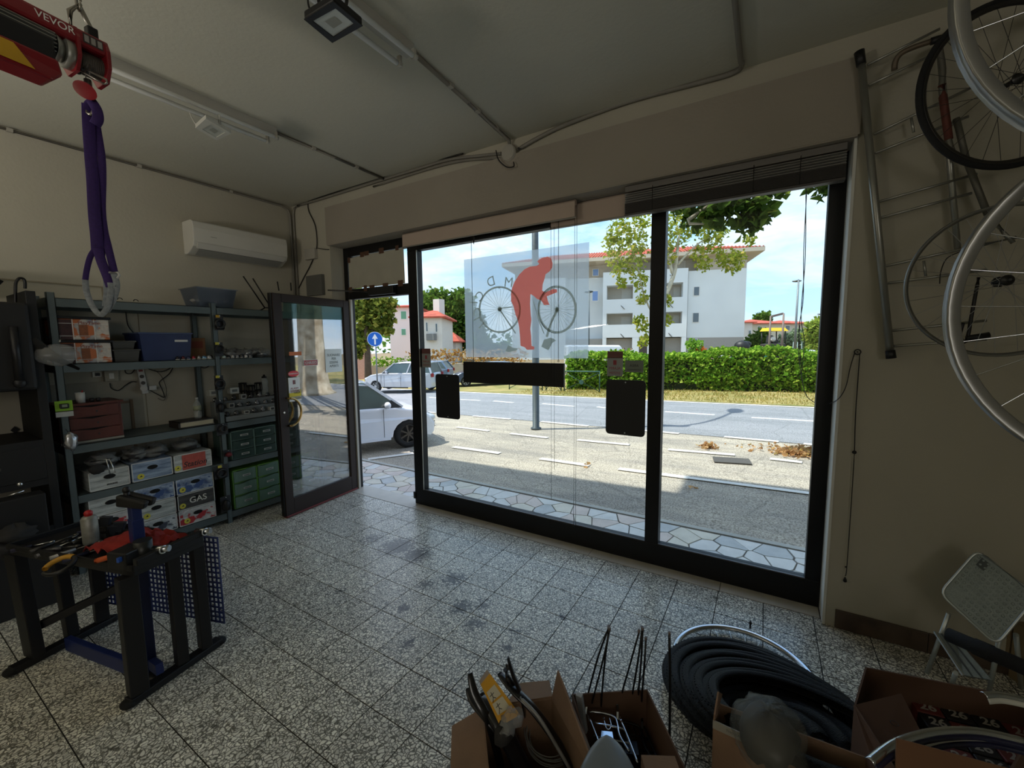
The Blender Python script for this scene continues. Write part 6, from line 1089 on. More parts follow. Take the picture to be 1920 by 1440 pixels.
def sticker(label, parts, org, right, up_, n_):
    """parts: (dx, dy, w, h, colour material, name, text, size, text material)"""
    t = thing('warning_sticker', label, 'sticker', org); r_ = Vector(right).normalized(); u_ = Vector(up_)
    for dx, dy, w, h, m, nm, tx_, sz, tm, oval in parts:
        c = Vector(org)+r_*dx+u_*dy; pts = [c+r_*(w/2*math.cos(2*PI*k/24))+u_*(h/2*math.sin(2*PI*k/24)) for k in range(24)] if oval else [c+r_*sx*w/2+u_*sz_*h/2 for sx, sz_ in ((-1, -1), (1, -1), (1, 1), (-1, 1))]
        build(MB().slab(pts, n_*.001), nm, m, t)
        for j, line in enumerate(tx_.split('|') if tx_ else []): text(line, sz, tm, t, c+n_*.0018+u_*((len(tx_.split('|'))-1)/2-j)*sz*1.05, r_, u_, depth=.0003)
    return t
s_w = M('sticker_white', (236, 236, 230), .5); s_r = M('sticker_red', (224, 56, 66), .5); s_g = M('sticker_grey', (120, 124, 118), .5); s_rt = M('sticker_redtext', (150, 60, 66), .5); s_y = M('sticker_yellow', (220, 200, 40), .5)
# on the door leaf (its outer face looks at the camera)
nL = ln; rL = Vector((0, 0, 1)).cross(nL)*1.0; rL = -rL if rL.dot(Vector((RC[0]))) < 0 else rL
def lp_(u, v): return leafpt(u, v, 0)+nL*.006
p = lp_(551, 722); sticker('white and red ALARM SYSTEM sticker on the door glass above the handle', [(0, .108, .115, .055, s_r, 'oval', 'WARNING', .022, s_w, True), (0, 0, .118, .145, s_w, 'card', None, 0, None, False), (0, -.045, .1, .002, s_w, 'line', 'ALARM|SYSTEM', .026, s_rt, False), (0, .028, .03, .04, s_rt, 'siren', None, 0, None, False)], p, rL, up, nL)
p = lp_(553, 742); sticker('yellow and white AREA VIDEOSORVEGLIATA sticker under the alarm sticker on the door', [(0, .012, .125, .09, s_y, 'card', None, 0, None, False), (.02, .028, .08, .002, s_y, 'line', 'AREA', .026, ink, False), (0, -.028, .125, .045, s_w, 'strip', 'VIDEOSORVEGLIATA', .0115, ink, False)], p, rL, up, nL)
p = lp_(582, 680); sticker('red CHIUSO sign stuck on the door glass', [(0, 0, .16, .058, s_w, 'border', None, 0, None, False), (0, 0, .152, .05, s_r, 'card', 'CHIUSO', .036, s_w, False)], p, rL, up, nL+nL*.0)
p = lp_(625, 676); sticker('white handwritten notice taped to the door glass', [(0, 0, .21, .24, M('notice_paper', (226, 232, 226), .7), 'paper', 'SUONARE|PER|ESSERE|APERTI', .036, M('pen_grey', (90, 100, 96), .7), False)], p, rL, up, nL)
p = lp_(553, 663); sticker('plain orange strip on the door glass left of the CHIUSO sign', [(0, 0, .13, .035, M('orange_strip', (206, 110, 50), .5), 'strip', None, 0, None, False)], p, rL, up, nL)  # flat orange strip laid on the glass, left of the sign
a = lp_(512+16, 562); build(MB().slab([leafpt(531, 560, .006), leafpt(650, 572, .006), leafpt(650, 600, .006), leafpt(531, 597, .006)], nL*.0008), 'top_film', glass_mat('film_top', (.72, .82, .8), .4, haze=.3, hazecol=(150, 176, 168)), leaf)
# on the shop window glass, printed outwards, so mirrored from here
nW = Vector((0, 1, 0)); rW = Vector((-1, 0, 0)); back = M('sticker_back', (150, 152, 148), .6)
for k, (u, v, s, lab) in enumerate(((1153, 683, 1.0, 'ALARM SYSTEM sticker seen from behind on the window beside the mullion'), (799, 672, 1.0, 'ALARM SYSTEM sticker seen from behind at the left edge of the window'))):
    p = gp_(u, v, yg-.003); sticker(lab, [(0, .07, .115, .05, M('sticker_redback', (110, 70, 66), .6), 'oval', None, 0, None, False), (0, -.02, .118, .135, back, 'card', None, 0, None, False)], p, rW, up, nW)
    t = bpy.data.objects[[o.name for o in bpy.data.objects if o.name.startswith('warning_sticker')][-1]]; text('ALARM|SYSTEM'.split('|')[0], .027, s_rt, t, p+up*-.03-nW*.001, rW, up, depth=.0003); text('SYSTEM', .024, s_rt, t, p+up*-.065-nW*.001, rW, up, depth=.0003); build(MB().bb(p+Vector((-.012, -.0015, -.005)), p+Vector((.012, -.0005, .03))), 'siren', s_rt, t)
p = gp_(1189, 687, yg-.003); t = sticker('AREA VIDEOSORVEGLIATA sticker seen from behind beside the alarm sticker', [(0, 0, .13, .085, M('sticker_greyback', (120, 128, 116), .6), 'card', None, 0, None, False)], p, rW, up, nW); text('AREA', .026, ink, t, p+Vector((-.0, -.0015, .005)), rW, up, depth=.0003); text('VIDEOSORVEGLIATA', .011, ink, t, p+Vector((0, -.0015, -.025)), rW, up, depth=.0003)
# ================================================================ hoist with sling
A_ = Vector((-.157, .988, 0)).normalized(); B_ = Vector((A_.y, -A_.x, 0)); O_ = oz(203, 108, 2.70)+Vector((-.03, 0, 0))
H_ = lambda s, t_, z: O_-A_*s*.62+B_*t_+up*(z-2.70)
hr = M('hoist_red', (128, 20, 30), .35, coat=.3, var=.1); hs = thing('electric_hoist', 'red electric hoist with silver ribbed motor hung from the ceiling at the top left', 'hoist', (O_.x, O_.y, 2.62))
def hbox(s0, s1, t0, t1, z0, z1, name, m, **k): return build(MB().hexa([H_(s0, t0, z0), H_(s1, t0, z0), H_(s1, t1, z0), H_(s0, t1, z0)], [H_(s0, t0, z1), H_(s1, t0, z1), H_(s1, t1, z1), H_(s0, t1, z1)]), name, m, hs, **k)
hbox(0, .62, -.075, .03, 2.70, 2.755, 'top_cover', hr, bevel=.012)
ep = [(-.085, 2.72), (-.07, 2.757), (.02, 2.757), (.035, 2.72), (.035, 2.66), (.01, 2.612), (-.05, 2.605), (-.085, 2.65)]
build(MB().slab([H_(-.004, t_, z) for t_, z in ep], -A_*.014), 'end_plate', hr, hs, bevel=.003); build(MB().slab([H_(.135, t_, z) for t_, z in ep], -A_*.01), 'end_plate', hr, hs)
dm = MB(); 
for k in range(14): dm.torus(H_(.02+k*.008, -.025, 2.665), A_, .036, .0048, 20, 6)
build(dm, 'rope', M('wire_rope', (78, 72, 66), .5, .4), hs)['kind'] = 'stuff'; build(MB().cyl(H_(.0, -.025, 2.665), H_(.14, -.025, 2.665), .033, n=20), 'drum', M('drum', (70, 66, 62), .5, .3), hs)
alu = M('cast_alu', (150, 150, 142), .4, .5, var=.2); build(MB().cyl(H_(.145, -.02, 2.668), H_(.19, -.02, 2.668), .05, n=22).cyl(H_(.19, -.02, 2.668), H_(.23, -.02, 2.668), .036, .05, 22), 'gearbox', alu, hs)
build(MB().cyl(H_(.23, -.02, 2.668), H_(.50, -.02, 2.668), .047, n=24), 'motor', M('motor_dark', (44, 44, 46), .5, .3), hs)
for k in range(11): t_ = -.6+k*.22; c = H_(.24, -.02, 2.668)+B_*(math.cos(t_)*.051)+up*(math.sin(t_)*.051); build(MB().beam(c, c-A_*.24, .003, .012, B_*math.cos(t_)+up*math.sin(t_)), 'cooling_rib', alu, hs)
hbox(.26, .70, .02, .055, 2.585, 2.665, 'motor_cover', M('cover_black', (24, 24, 27), .45), bevel=.01)
q = [H_(.25, .07, 2.545), H_(.30, .08, 2.51), H_(.66, .08, 2.51), H_(.66, .08, 2.585), H_(.27, .08, 2.585)]
build(MB().slab(q, -B_*.09), 'control_box', hr, hs, bevel=.008); build(MB().slab([H_(.37, .0815, 2.52), H_(.60, .0815, 2.52), H_(.60, .0815, 2.575), H_(.44, .0815, 2.575)], B_*.001), 'yellow_label', M('label_yellow', (206, 160, 40), .5, var=.2), hs)
text('VEVOR', .032, s_w, hs, H_(.235, .0312, 2.73), A_, up, depth=.0004); hbox(.03, .12, .0305, .0315, 2.712, 2.745, 'rating_label', M('rating', (60, 52, 50), .5), bevel=0)
for k in range(3): hbox(.034+k*.03, .054+k*.03, .0315, .0318, 2.717, 2.74, 'label_block', M('rating_pale', (150, 146, 140), .5))
st_ = M('steel_hook', (150, 146, 136), .3, .9)
for s in (.075, .085):
    c = H_(s, -.025, 2.755); build(MB().tube([H_(s+.05, -.03, 2.755), H_(s+.045, -.03, 2.83), H_(s, -.03, 2.87), H_(s-.05, -.03, 2.80), H_(s-.055, -.03, 2.755)], .006, 8), 'hanging_bracket', st_, hs)
hbox(.02, .07, -.03, .0, 2.755, 2.80, 'clamp', blk, bevel=.004)
ck = thing('chain', 'bright steel chain links holding the hoist to the ceiling', 'chain', H_(.08, -.03, 2.86))
for k in range(6): c = H_(.08, -.03, 2.88+k*.045); build(MB().tube([c+(A_ if k % 2 else B_)*.013*math.cos(a)+up*.03*math.sin(a) for a in [2*PI*i/14 for i in range(14)]], .005, 6, closed=True), 'link', st_, ck)
build(MB().torus((H_(.08, -.03, 0).x, H_(.08, -.03, 0).y, 3.13), A_, .02, .006, 16, 6), 'ceiling_eye', st_, ck)
D_ = 1.52; Q = lambda u, v, o=0: at(u, v, D_+o)
build(MB().tube([Q(140, 120), Q(150, 132), Q(196, 158), Q(201, 155), Q(199, 149), Q(165, 132), Q(140, 118)], .0035, 6), 'stop_lever', st_, hs)
hk = thing('hoist_hook', 'red hook block with steel hook hanging under the hoist', 'hook', Q(160, 170)); vd = (Q(160, 170)-EYE).normalized()
build(MB().cyl(Q(168, 122), Q(169, 145), .0025, n=6).cyl(Q(160, 122), Q(161, 150), .002, n=6), 'wire', M('wire_rope'), hk)
for o_ in (-.012, .012): rr = MB(); a_ = (Q(183, 186)-Q(136, 152)).normalized(); n_ = a_.cross(vd).normalized(); c = Q(159, 169, o_); build(rr.add([c+a_*.052*math.cos(k*PI/10)+n_*.026*math.sin(k*PI/10)+vd*z for z in (-.004, .004) for k in range(20)], [tuple(range(20)), tuple(range(20, 40))[::-1]]+[(k, (k+1) % 20, (k+1) % 20+20, k+20) for k in range(20)]), 'cheek_plate', hr, hk)
build(MB().cyl(Q(164, 150), Q(168, 180), .011, n=10).torus(Q(146, 133), vd, .009, .0025, 14, 6), 'swivel', M('steel_dark'), hk); build(MB().tube(spline([Q(167, 180), Q(169, 195), Q(176, 204), Q(172, 214), Q(164, 212), Q(160, 204)], 5), .006, 8), 'hook', st_, hk)
def ribbon(path, w, m, par, name, th=.003, o=0.0):
    P = spline([Q(u, v, o) for u, v in path], 5); mb = MB(); rows = []
    for i, p in enumerate(P):
        d = (P[min(i+1, len(P)-1)]-P[max(i-1, 0)]).normalized(); s_ = d.cross((p-EYE).normalized()).normalized(); ww = w[min(int(i*len(w)/len(P)), len(w)-1)] if isinstance(w, list) else w; rows.append([p-s_*ww/2, p+s_*ww*.0+(p-EYE).normalized()*.002, p+s_*ww/2])
    return build(mb.grid(rows), name, m, par, solid=th)
pur = M('purple_webbing', (56, 30, 100), .8, var=.3, vs=120); grw = M('grey_webbing', (150, 156, 160), .8, var=.35, vs=90)
sg2 = thing('lifting_sling', 'purple webbing sling with grey loops hanging from the hoist hook', 'sling', Q(180, 590))
ribbon([(165, 196), (166, 230), (170, 290), (174, 340), (177, 400), (181, 440), (183, 470)], .034, pur, sg2, 'strap'); ribbon([(176, 198), (182, 240), (190, 290), (192, 330), (191, 390), (195, 430), (202, 460), (214, 510)], .022, pur, sg2, 'strap', o=.02)
ribbon([(172, 190), (181, 205), (184, 222), (178, 234)], .03, pur, sg2, 'knot', .012); ribbon([(176, 190), (166, 196), (162, 212)], .024, pur, sg2, 'knot', .01)
ribbon([(183, 462), (170, 480), (163, 505), (160, 525)], .016, pur, sg2, 'loop'); ribbon([(183, 464), (190, 490), (200, 515), (208, 538)], .028, pur, sg2, 'loop'); ribbon([(198, 452), (192, 480), (196, 500)], .014, pur, sg2, 'loop', o=.02)
ribbon([(160, 524), (162, 545), (170, 568), (182, 586), (192, 589), (203, 572), (208, 545), (207, 530)], .017, grw, sg2, 'eye_cover'); ribbon([(197, 510), (199, 545), (196, 575)], .014, grw, sg2, 'eye_cover', o=.03); ribbon([(213, 512), (219, 535), (213, 560), (200, 584)], .018, grw, sg2, 'eye_cover', o=.01)
build(MB().tube([Q(205, 511), Q(222, 511), Q(224, 516), Q(220, 522)], .004, 6), 'wire_end', white_pl, sg2)
# ================================================================ right wall: rack, hanging wheels
galvr = M('galv_tube', (168, 168, 160), .35, .75, var=.12, vs=9); y_r = 2.765
rk = thing('wall_rack', 'galvanised tubular rack with paired rungs hung on the wall right of the window', 'rack', oy(1670, 665, y_r)); Y = lambda u, v, o=0: oy(u, v, y_r+o)
build(MB().cyl(Y(1614, 112), Y(1669, 660), .0165, n=16), 'upright', galvr, rk); build(MB().cyl(Y(1761, 82, .01), Y(1796, 472, .01), .0125, n=12), 'upright', galvr, rk)
build(MB().cyl(Y(1611, 97), Y(1615, 122), .0215, .0195, 16), 'end_cap', blk, rk); build(MB().cyl(Y(1669, 657), Y(1671, 672), .0195, .021, 16), 'end_cap', blk, rk)
for a, b in (((1626, 122), (1762, 54)), ((1629, 160), (1764, 95)), ((1638, 252), (1830, 160)), ((1641, 287), (1816, 218)), ((1649, 378), (1832, 326)), ((1653, 408), (1822, 362)), ((1660, 499), (1856, 455)), ((1664, 531), (1850, 506)), ((1672, 620), (1850, 601)), ((1676, 649), (1850, 636))): build(MB().cyl(Y(*a), Y(*b), .0062, n=8), 'rung', galvr, rk)
for a, b in (((1709, 222), (1713, 248)), ((1732, 489), (1736, 518))): build(MB().cyl(Y(*a), Y(*b), .0055, n=8), 'spacer', galvr, rk)
build(MB().cyl(Y(1793, 222, -.02), Y(1812, 300, -.02), .012, n=10).cyl(Y(1812, 300, -.02), Y(1852, 402, -.02), .0125, n=10), 'diagonal_tube', M('dull_tube', (108, 106, 96), .5, .5), rk)
t = thing('handlebar', 'brownish curved handlebar hooked over the top rungs of the wall rack', 'handlebar', Y(1700, 90, -.05)); build(MB().tube(spline([Y(1677, 132, -.04), Y(1679, 115, -.05), Y(1690, 100, -.06), Y(1715, 88, -.06), Y(1745, 78, -.06)], 5), .0115, 10), 'bar', M('bar_brown', (104, 92, 76), .5, .4), t); build(MB().cyl(Y(1745, 78, -.06), Y(1772, 70, -.06), .015, n=12), 'grip', blk, t)
t = thing('frame_tube', 'rusty red vertical bicycle tube hanging behind the black tyred wheel', 'tube', Y(1770, 210, -.03)); build(MB().tube(spline([Y(1759, 75, -.045), Y(1768, 130, -.045), Y(1766, 170, -.045), Y(1778, 260, -.045), Y(1793, 300, -.045)], 4), [.011]*17, 10), 'tube', M('dull_tube'), t); build(MB().tube([Y(1766, 160, -.045), Y(1768, 180, -.045), Y(1779, 262, -.045)], .0145, 10), 'rust_sleeve', M('rusty', (110, 58, 46), .7, var=.4, vs=30), t)
t = thing('pedal_crank', 'dark crank and pedal parts hanging low behind the grey wheels', 'crank', Y(1830, 620, -.03)); build(MB().tube(spline([Y(1835, 520, -.03), Y(1822, 590, -.03), Y(1812, 640, -.03), Y(1800, 630, -.03), Y(1806, 605, -.03)], 4), .007, 8), 'crank', M('tool_dark'), t); build(MB().cyl(Y(1812, 635, -.03), Y(1855, 628, -.03), .014, n=10), 'spindle', M('tool_dark'), t); build(MB().tube([Y(1868, 420, -.03), Y(1885, 440, -.03), Y(1900, 455, -.03)], .009, 8).tube([Y(1840, 460, -.03), Y(1905, 445, -.03)], .008, 8), 'arm', galvr, t)
t = thing('cable_end', 'thin curved black brake cable hanging from the lower rungs', 'cable', Y(1765, 530, -.03)); build(MB().tube(spline([Y(1800, 472, -.02), Y(1775, 485, -.02), Y(1764, 510, -.02), Y(1762, 532, -.02)], 5), .0022, 5), 'cable', cab, t)
def wheel(label, c, n, R, tyre=None, rimm=None, spm=None, hubm=None, deep=.016, wd=.010, nsp=28, group=None, hl=.05, loc=None):
    c = Vector(c); n = Vector(n).normalized(); t = thing('wheelset', label, 'wheel', c, group=group)
    build(MB().ring(c, n, [(R-deep, -wd*.6), (R-.004, -wd), (R, -wd*1.02), (R-.003, -wd*.4), (R-.006, 0), (R-.003, wd*.4), (R, wd*1.02), (R-.004, wd), (R-deep, wd*.6), (R-deep-.003, 0)], 72), 'rim', rimm, t)
    if tyre: build(MB().torus(c, n, R+tyre*.45, tyre, 72, 10), 'tyre', tyre_m, t)
    a, b, _ = frame(n); sp = []
    for k in range(nsp):
        s = 1 if k % 2 else -1; th = 2*PI*k/nsp; h = th+(1.15 if (k//2) % 2 else -1.15); p0 = c+n*s*hl*.55+(a*math.cos(h)+b*math.sin(h))*.02; p1 = c+(a*math.cos(th)+b*math.sin(th))*(R-deep); build(MB().cyl(p0, p1, .0011, n=4, caps=False), 'spoke', spm or chrome_m, t)
    build(MB().lathe(c-n*hl, [(.005, 0), (.005, .012), (.012, .014), (.013, hl*.3), (.022, hl*.36), (.022, hl*.42), (.011, hl*.55), (.010, hl), (.011, hl*1.45), (.022, hl*1.58), (.022, hl*1.64), (.013, hl*1.7), (.012, hl*1.9), (.005, hl*1.92), (.005, hl*2.1)], axis=n, n=16), 'hub', hubm or M('hub_dark', (70, 70, 70), .3, .8), t)
    return t
rimA = M('rim_matt', (158, 158, 154), .32, .7, var=.1); rimg = M('rim_grey', (120, 120, 114), .4, .6)
wA = wheel('silver bicycle rim hanging nearest the camera at the top right edge', (.534, .964, 2.156), (0, 1, 0), .31, rimm=rimA, deep=.019, wd=.012); wD = wheel('silver bicycle wheel hanging below the nearest one at the right edge', (.591, 1.081, 1.678), (.02, 1, 0), .31, rimm=rimA, deep=.019, wd=.012)
pB = (.807, 2.62, 2.655); wB = wheel('bicycle wheel with black tyre and dark hub hanging on the wall rack', pB, (math.sin(-.40), math.cos(-.40), 0), .318, tyre=.013, rimm=M('rim_dark2', (60, 58, 56), .4, .5), spm=M('spoke_dark', (70, 70, 68), .4, .6), hl=.06)
wC = wheel('thin grey bicycle wheel hanging low behind the silver ones', (.835, 2.58, 1.855), (math.sin(-.1), math.cos(-.1), 0), .315, rimm=rimg, deep=.012, wd=.009, spm=rimA)
for c, l_ in (((.534, .964), 'right wire hook over the nearest silver rim'), ((.591, 1.081), 'long wire hook holding the lower silver wheel')):
    zt = 2.156+.31 if c[1] < 1 else 1.678+.31; t = thing('wire_hook', l_, 'hook', (c[0], c[1], zt)); build(MB().tube([(c[0], c[1], ZC-.002), (c[0], c[1], zt+.03), (c[0]+.0, c[1]+.02, zt-.022), (c[0], c[1]+.0, zt-.028), (c[0], c[1]-.02, zt-.02)], .003, 6), 'wire', galv, t)
# ================================================================ step stool by the right wall
al = M('stool_alu', (140, 150, 148), .42, .55, var=.15, vs=25, bump=.3, bs=220); alb = M('stool_tube', (196, 202, 200), .3, .7)
ss = thing('step_stool', 'folding aluminium step stool standing against the wall at the right edge', 'step stool', (.86, 2.6, 0)); qs = [oy(1833, 1031, 2.66), oy(1762, 1112, 2.58), oy(1868, 1210, 2.46), oy(1945, 1118, 2.54)]
def rquad(q, f, n=4):
    out = []; m = len(q)
    for i in range(m):
        p0 = q[i-1]; p = q[i]; p1 = q[(i+1) % m]; a = p.lerp(p0, f); b = p.lerp(p1, f)
        for k in range(n+1): t_ = k/n; out.append(a.lerp(p, t_).lerp(p.lerp(b, t_), t_))
    return out
nrm = (qs[1]-qs[0]).cross(qs[2]-qs[0]).normalized(); nrm = -nrm if nrm.y > 0 else nrm; pl = rquad(qs, .16)
build(MB().slab(pl, -nrm*.028), 'top_step', al, ss); build(MB().tube([p+nrm*.001 for p in pl], .0055, 8, closed=True), 'rim_tube', alb, ss)
studs = MB()
for i in range(11):
    for j in range(11):
        if i > 7 and j < 3: continue
        u_, v_ = (i+1)/12, (j+1)/12; p = qs[0].lerp(qs[3], v_).lerp(qs[1].lerp(qs[2], v_), 1-u_) if False else (qs[0].lerp(qs[1], u_)).lerp(qs[3].lerp(qs[2], u_), v_); studs.cyl(p, p+nrm*.0022, .006, .0045, 6, smooth=False)
build(studs, 'anti_slip_studs', al, ss)['kind'] = 'stuff'
def inq(a, b): return qs[0].lerp(qs[1], a).lerp(qs[3].lerp(qs[2], a), b)
build(MB().slab([inq(.06, .12)+nrm*.001, inq(.22, .12)+nrm*.001, inq(.22, .26)+nrm*.001, inq(.06, .26)+nrm*.001], nrm*.001), 'badge', M('badge_dark', (66, 74, 74), .4), ss)
q2 = [oy(1752, 1184, 2.50), oy(1806, 1266, 2.38), oy(1862, 1276, 2.36), oy(1792, 1196, 2.50)]; n2 = (q2[1]-q2[0]).cross(q2[2]-q2[0]).normalized(); n2 = -n2 if n2.z < 0 else n2
build(MB().slab(q2, -n2*.018), 'lower_step', al, ss, bevel=.003)
for f in (.33, .66): build(MB().beam(q2[0].lerp(q2[3], f)+n2*.001, q2[1].lerp(q2[2], f)+n2*.001, .006, .002, n2), 'groove', M('groove_dark', (60, 66, 68), .6), ss)
build(MB().beam(q2[0], q2[1], .008, .008), 'step_edge', alb, ss)
for a, b in ((oy(1779, 1150, 2.6), oz(1738, 1262, 0)), (oy(1879, 1170, 2.52), oz(1852, 1310, 0)), (oy(1792, 1262, 2.40), oz(1785, 1282, 0)), (oy(1905, 1190, 2.50), oz(1915, 1290, 0))): build(MB().cyl(a, b, .009, n=10), 'leg', alb, ss); 
t = thing('foam_tube', 'thick black foam covered bar lying across in front of the step stool', 'tube', at(1845, 1235, 1.5)); f0 = at(1945, 1262, 1.40); build(MB().tube([f0, f0+Vector((.12, -.05, -.06)), Vector((f0.x+.14, f0.y-.06, .01))], .012, 10), 'support', blk, t); build(MB().cyl(at(1778, 1190, 1.62), at(1945, 1262, 1.40), .026, n=20).cyl(at(1828, 1212, 1.555), at(1860, 1226, 1.51), .030, n=20), 'foam', M('foam_black', (20, 20, 21), .9, bump=.3, bs=80), t)
for k, (u, v, d, s, lab) in enumerate(((1866, 1292, 2.1, (.10, .16, .30), 'plain cardboard box behind the step stool at the right edge'), (1925, 1290, 1.95, (.06, .1, .28), 'narrow cardboard box at the very right edge'))):
    p = at(u, v, d); tag(build(MB().box((p.x, p.y, s[2]/2+.001), s, .5), 'cardboard_box', M('cardboard_pale', (134, 116, 86), .85, var=.1)), lab, 'box')
# ================================================================ open cartons at the bottom
cb = M('cardboard', (136, 108, 84), .88, col2=(116, 92, 70), vs=5, bump=.15, bs=140); cbi = M('cardboard_inside', (104, 74, 50), .9, var=.15)
def box_open(name, label, rim, zr, flaps=(), mat=cb, th=.005, cat='box', inset=.985):
    c = sum((Vector((p.x, p.y, 0)) for p in rim), Vector())/4; t = thing(name, label, cat, c); R_ = [Vector((p.x, p.y, zr)) for p in rim]; F_ = [c+(Vector((p.x, p.y, 0))-c)*inset+Vector((0, 0, .002)) for p in rim]
    build(MB().slab(F_, (0, 0, th)), 'bottom', mat, t)
    for i in range(4): a, b, d, e = F_[i], F_[(i+1) % 4], R_[(i+1) % 4], R_[i]; nn_ = (b-a).cross(e-a).normalized()*th; nn_ = nn_ if nn_.dot(c-a) > 0 else -nn_; build(MB().slab([a, b, d, e], nn_), 'side', mat, t)
    for q in flaps: n_ = (q[1]-q[0]).cross(q[2]-q[0]).normalized()*th; build(MB().slab(q, n_), 'flap', mat, t)
    return t
zr = .35; r1 = [oz(903, 1328, zr), oz(1036, 1308, zr), oz(1155, 1520, zr), oz(925, 1560, zr)]
b1 = box_open('open_carton', 'open cardboard box with raised flaps full of black mudguards, left of the two', r1, zr, [[r1[0], r1[3], oz(840, 1600, .30), oz(847, 1361, .30)], [r1[1], r1[2], oz(1135, 1490, .47), oz(1047, 1256, .46)], [r1[0].lerp(r1[1], .35), r1[1], oz(1030, 1278, .33), oz(975, 1283, .33)]])
r2 = [oz(1072, 1301, zr), oz(1214, 1292, zr), oz(1300, 1470, zr), oz(1140, 1520, zr)]
b2 = box_open('open_carton', 'open cardboard box without flaps holding chrome bicycle racks', r2, zr, mat=M('cardboard_dark', (100, 74, 56), .9, var=.2))
mg = M('mudguard_black', (20, 20, 21), .3, coat=.4)
def blade(pts, w, m, par, name, depth=None): P = spline(pts, 5); return build(MB().tube(P, [w*(.35+.65*math.sin(PI*min(1, (i+2)/(len(P)*.35+2))*.5)) for i in range(len(P))], 8, sq=.3), name, m, par)
def dpt(z_or, *uv): return [oz(u, v, z) for u, v, z in uv]
for k, (uv, w, lab) in enumerate((([(878, 1290, .42), (890, 1318, .40), (925, 1360, .36), (985, 1440, .22)], .016, 'leftmost black mudguard leaning out of the box'), ([(881, 1262, .50), (890, 1300, .45), (915, 1350, .38), (940, 1440, .2)], .014, 'black pointed mudguard behind the yellow packet'), ([(905, 1300, .4), (935, 1350, .38), (975, 1430, .26), (1000, 1480, .2)], .03, 'wide black mudguard lying deep in the left box'), ([(936, 1262, .47), (960, 1290, .45), (1000, 1330, .40), (1050, 1400, .3), (1075, 1460, .22)], .018, 'long black mudguard with grey edge reaching over the left box'), ([(952, 1232, .56), (962, 1265, .5), (976, 1300, .43), (985, 1340, .3)], .013, 'tallest black mudguard tip standing at the back of the left box'))):
    t = thing('mudguard', lab, 'mudguard', oz(*uv[-1]), group='black mudguards in the left carton'); blade(dpt(0, *uv), w, mg, t, 'blade')
    if k == 3: build(MB().tube(spline(dpt(0, (975, 1308, .435), (1010, 1345, .40), (1050, 1410, .3), (1075, 1455, .23)), 5), .006, 6), 'grey_edge', M('edge_grey', (130, 130, 126), .4), t)
    if k == 4: build(MB().torus(oz(952, 1250, .52), (.3, 1, .3), .008, .003, 12, 6).tube(dpt(0, (948, 1255, .51), (952, 1270, .48), (962, 1285, .45)), .01, 6), 'clip', mg, t)
yp = thing('yellow_packet', 'yellow printed card packet with clear bag of fittings in the left box', 'packet', oz(940, 1350, .36)); yc = M('card_yellow', (206, 152, 30), .5, var=.08); q = [oz(898, 1277, .46), oz(913, 1255, .48), oz(975, 1340, .40), oz(938, 1362, .38)]; nn_ = (q[1]-q[0]).cross(q[2]-q[0]).normalized(); nn_ = -nn_ if nn_.dot(EYE-q[0]) < 0 else nn_
build(MB().slab([q[0].lerp(q[3], .08), q[1].lerp(q[2], .08), q[2], q[3]], -nn_*.003), 'card', yc, yp); build(MB().slab([q[0], q[1], q[1].lerp(q[2], .09), q[0].lerp(q[3], .09)], -nn_*.003), 'grey_header', M('header_grey', (150, 140, 130), .6), yp)
def iq(a, b): return q[0].lerp(q[1], a).lerp(q[3].lerp(q[2], a), b)+nn_*.001
for a0, b0, a1, b1_ in ((.12, .30, .82, .52), (.12, .56, .82, .80)): build(MB().slab([iq(a0, b0), iq(a1, b0), iq(a1, b1_), iq(a0, b1_)], nn_*.0006), 'print_panel', M('panel_cream', (190, 184, 160), .6), yp)
for (a, b) in ((.35, .44), (.35, .68)):
    c = iq(a, b)+nn_*.001; r_ = (q[1]-q[0]).normalized(); u_ = (q[0]-q[3]).normalized(); pm = MB()
    for p_, q_ in (((0, .012), (0, -.004)), ((0, -.004), (-.008, -.014)), ((0, -.004), (.008, -.014)), ((-.009, .006), (.009, .003))): pm.beam(c+r_*p_[0]+u_*p_[1], c+r_*q_[0]+u_*q_[1], .002, .0006, nn_)
    build(pm, 'figure_print', ink, yp)
build(crumple(oz(958, 1352, .40), (.03, .045, .03), 12, 8, .35, 11), 'clear_bag', poly, yp); build(crumple(oz(948, 1372, .36), (.03, .04, .03), 10, 7, .3, 12), 'fittings', dark_cloth, yp)
t = thing('wire_coil', 'coil of thin grey cable lying in the left box', 'cable', oz(1030, 1400, .2)); cc = oz(1030, 1400, .2)
for k in range(9): build(MB().torus(cc+Vector((random.uniform(-.006, .006), random.uniform(-.006, .006), .02+k*.004)), (.15, -.1, 1), .075+.004*(k % 4), .0017, 36, 5), 'turn', M('coil_grey', (120, 120, 118), .4), t)
t = thing('black_parts', 'heap of dark plastic mudguards and parts filling the left box', 'bicycle parts', oz(985, 1440, .1)); cc = (r1[0]+r1[1]+r1[2]+r1[3])/4
for k in range(7): build(crumple((cc.x+random.uniform(-.07, .05), cc.y+random.uniform(-.09, .08), .09+.03*(k % 3)), (.08, .06, .05), 12, 8, .25, 60+k), 'part', M('dark_part', (24, 24, 25), .6), t)
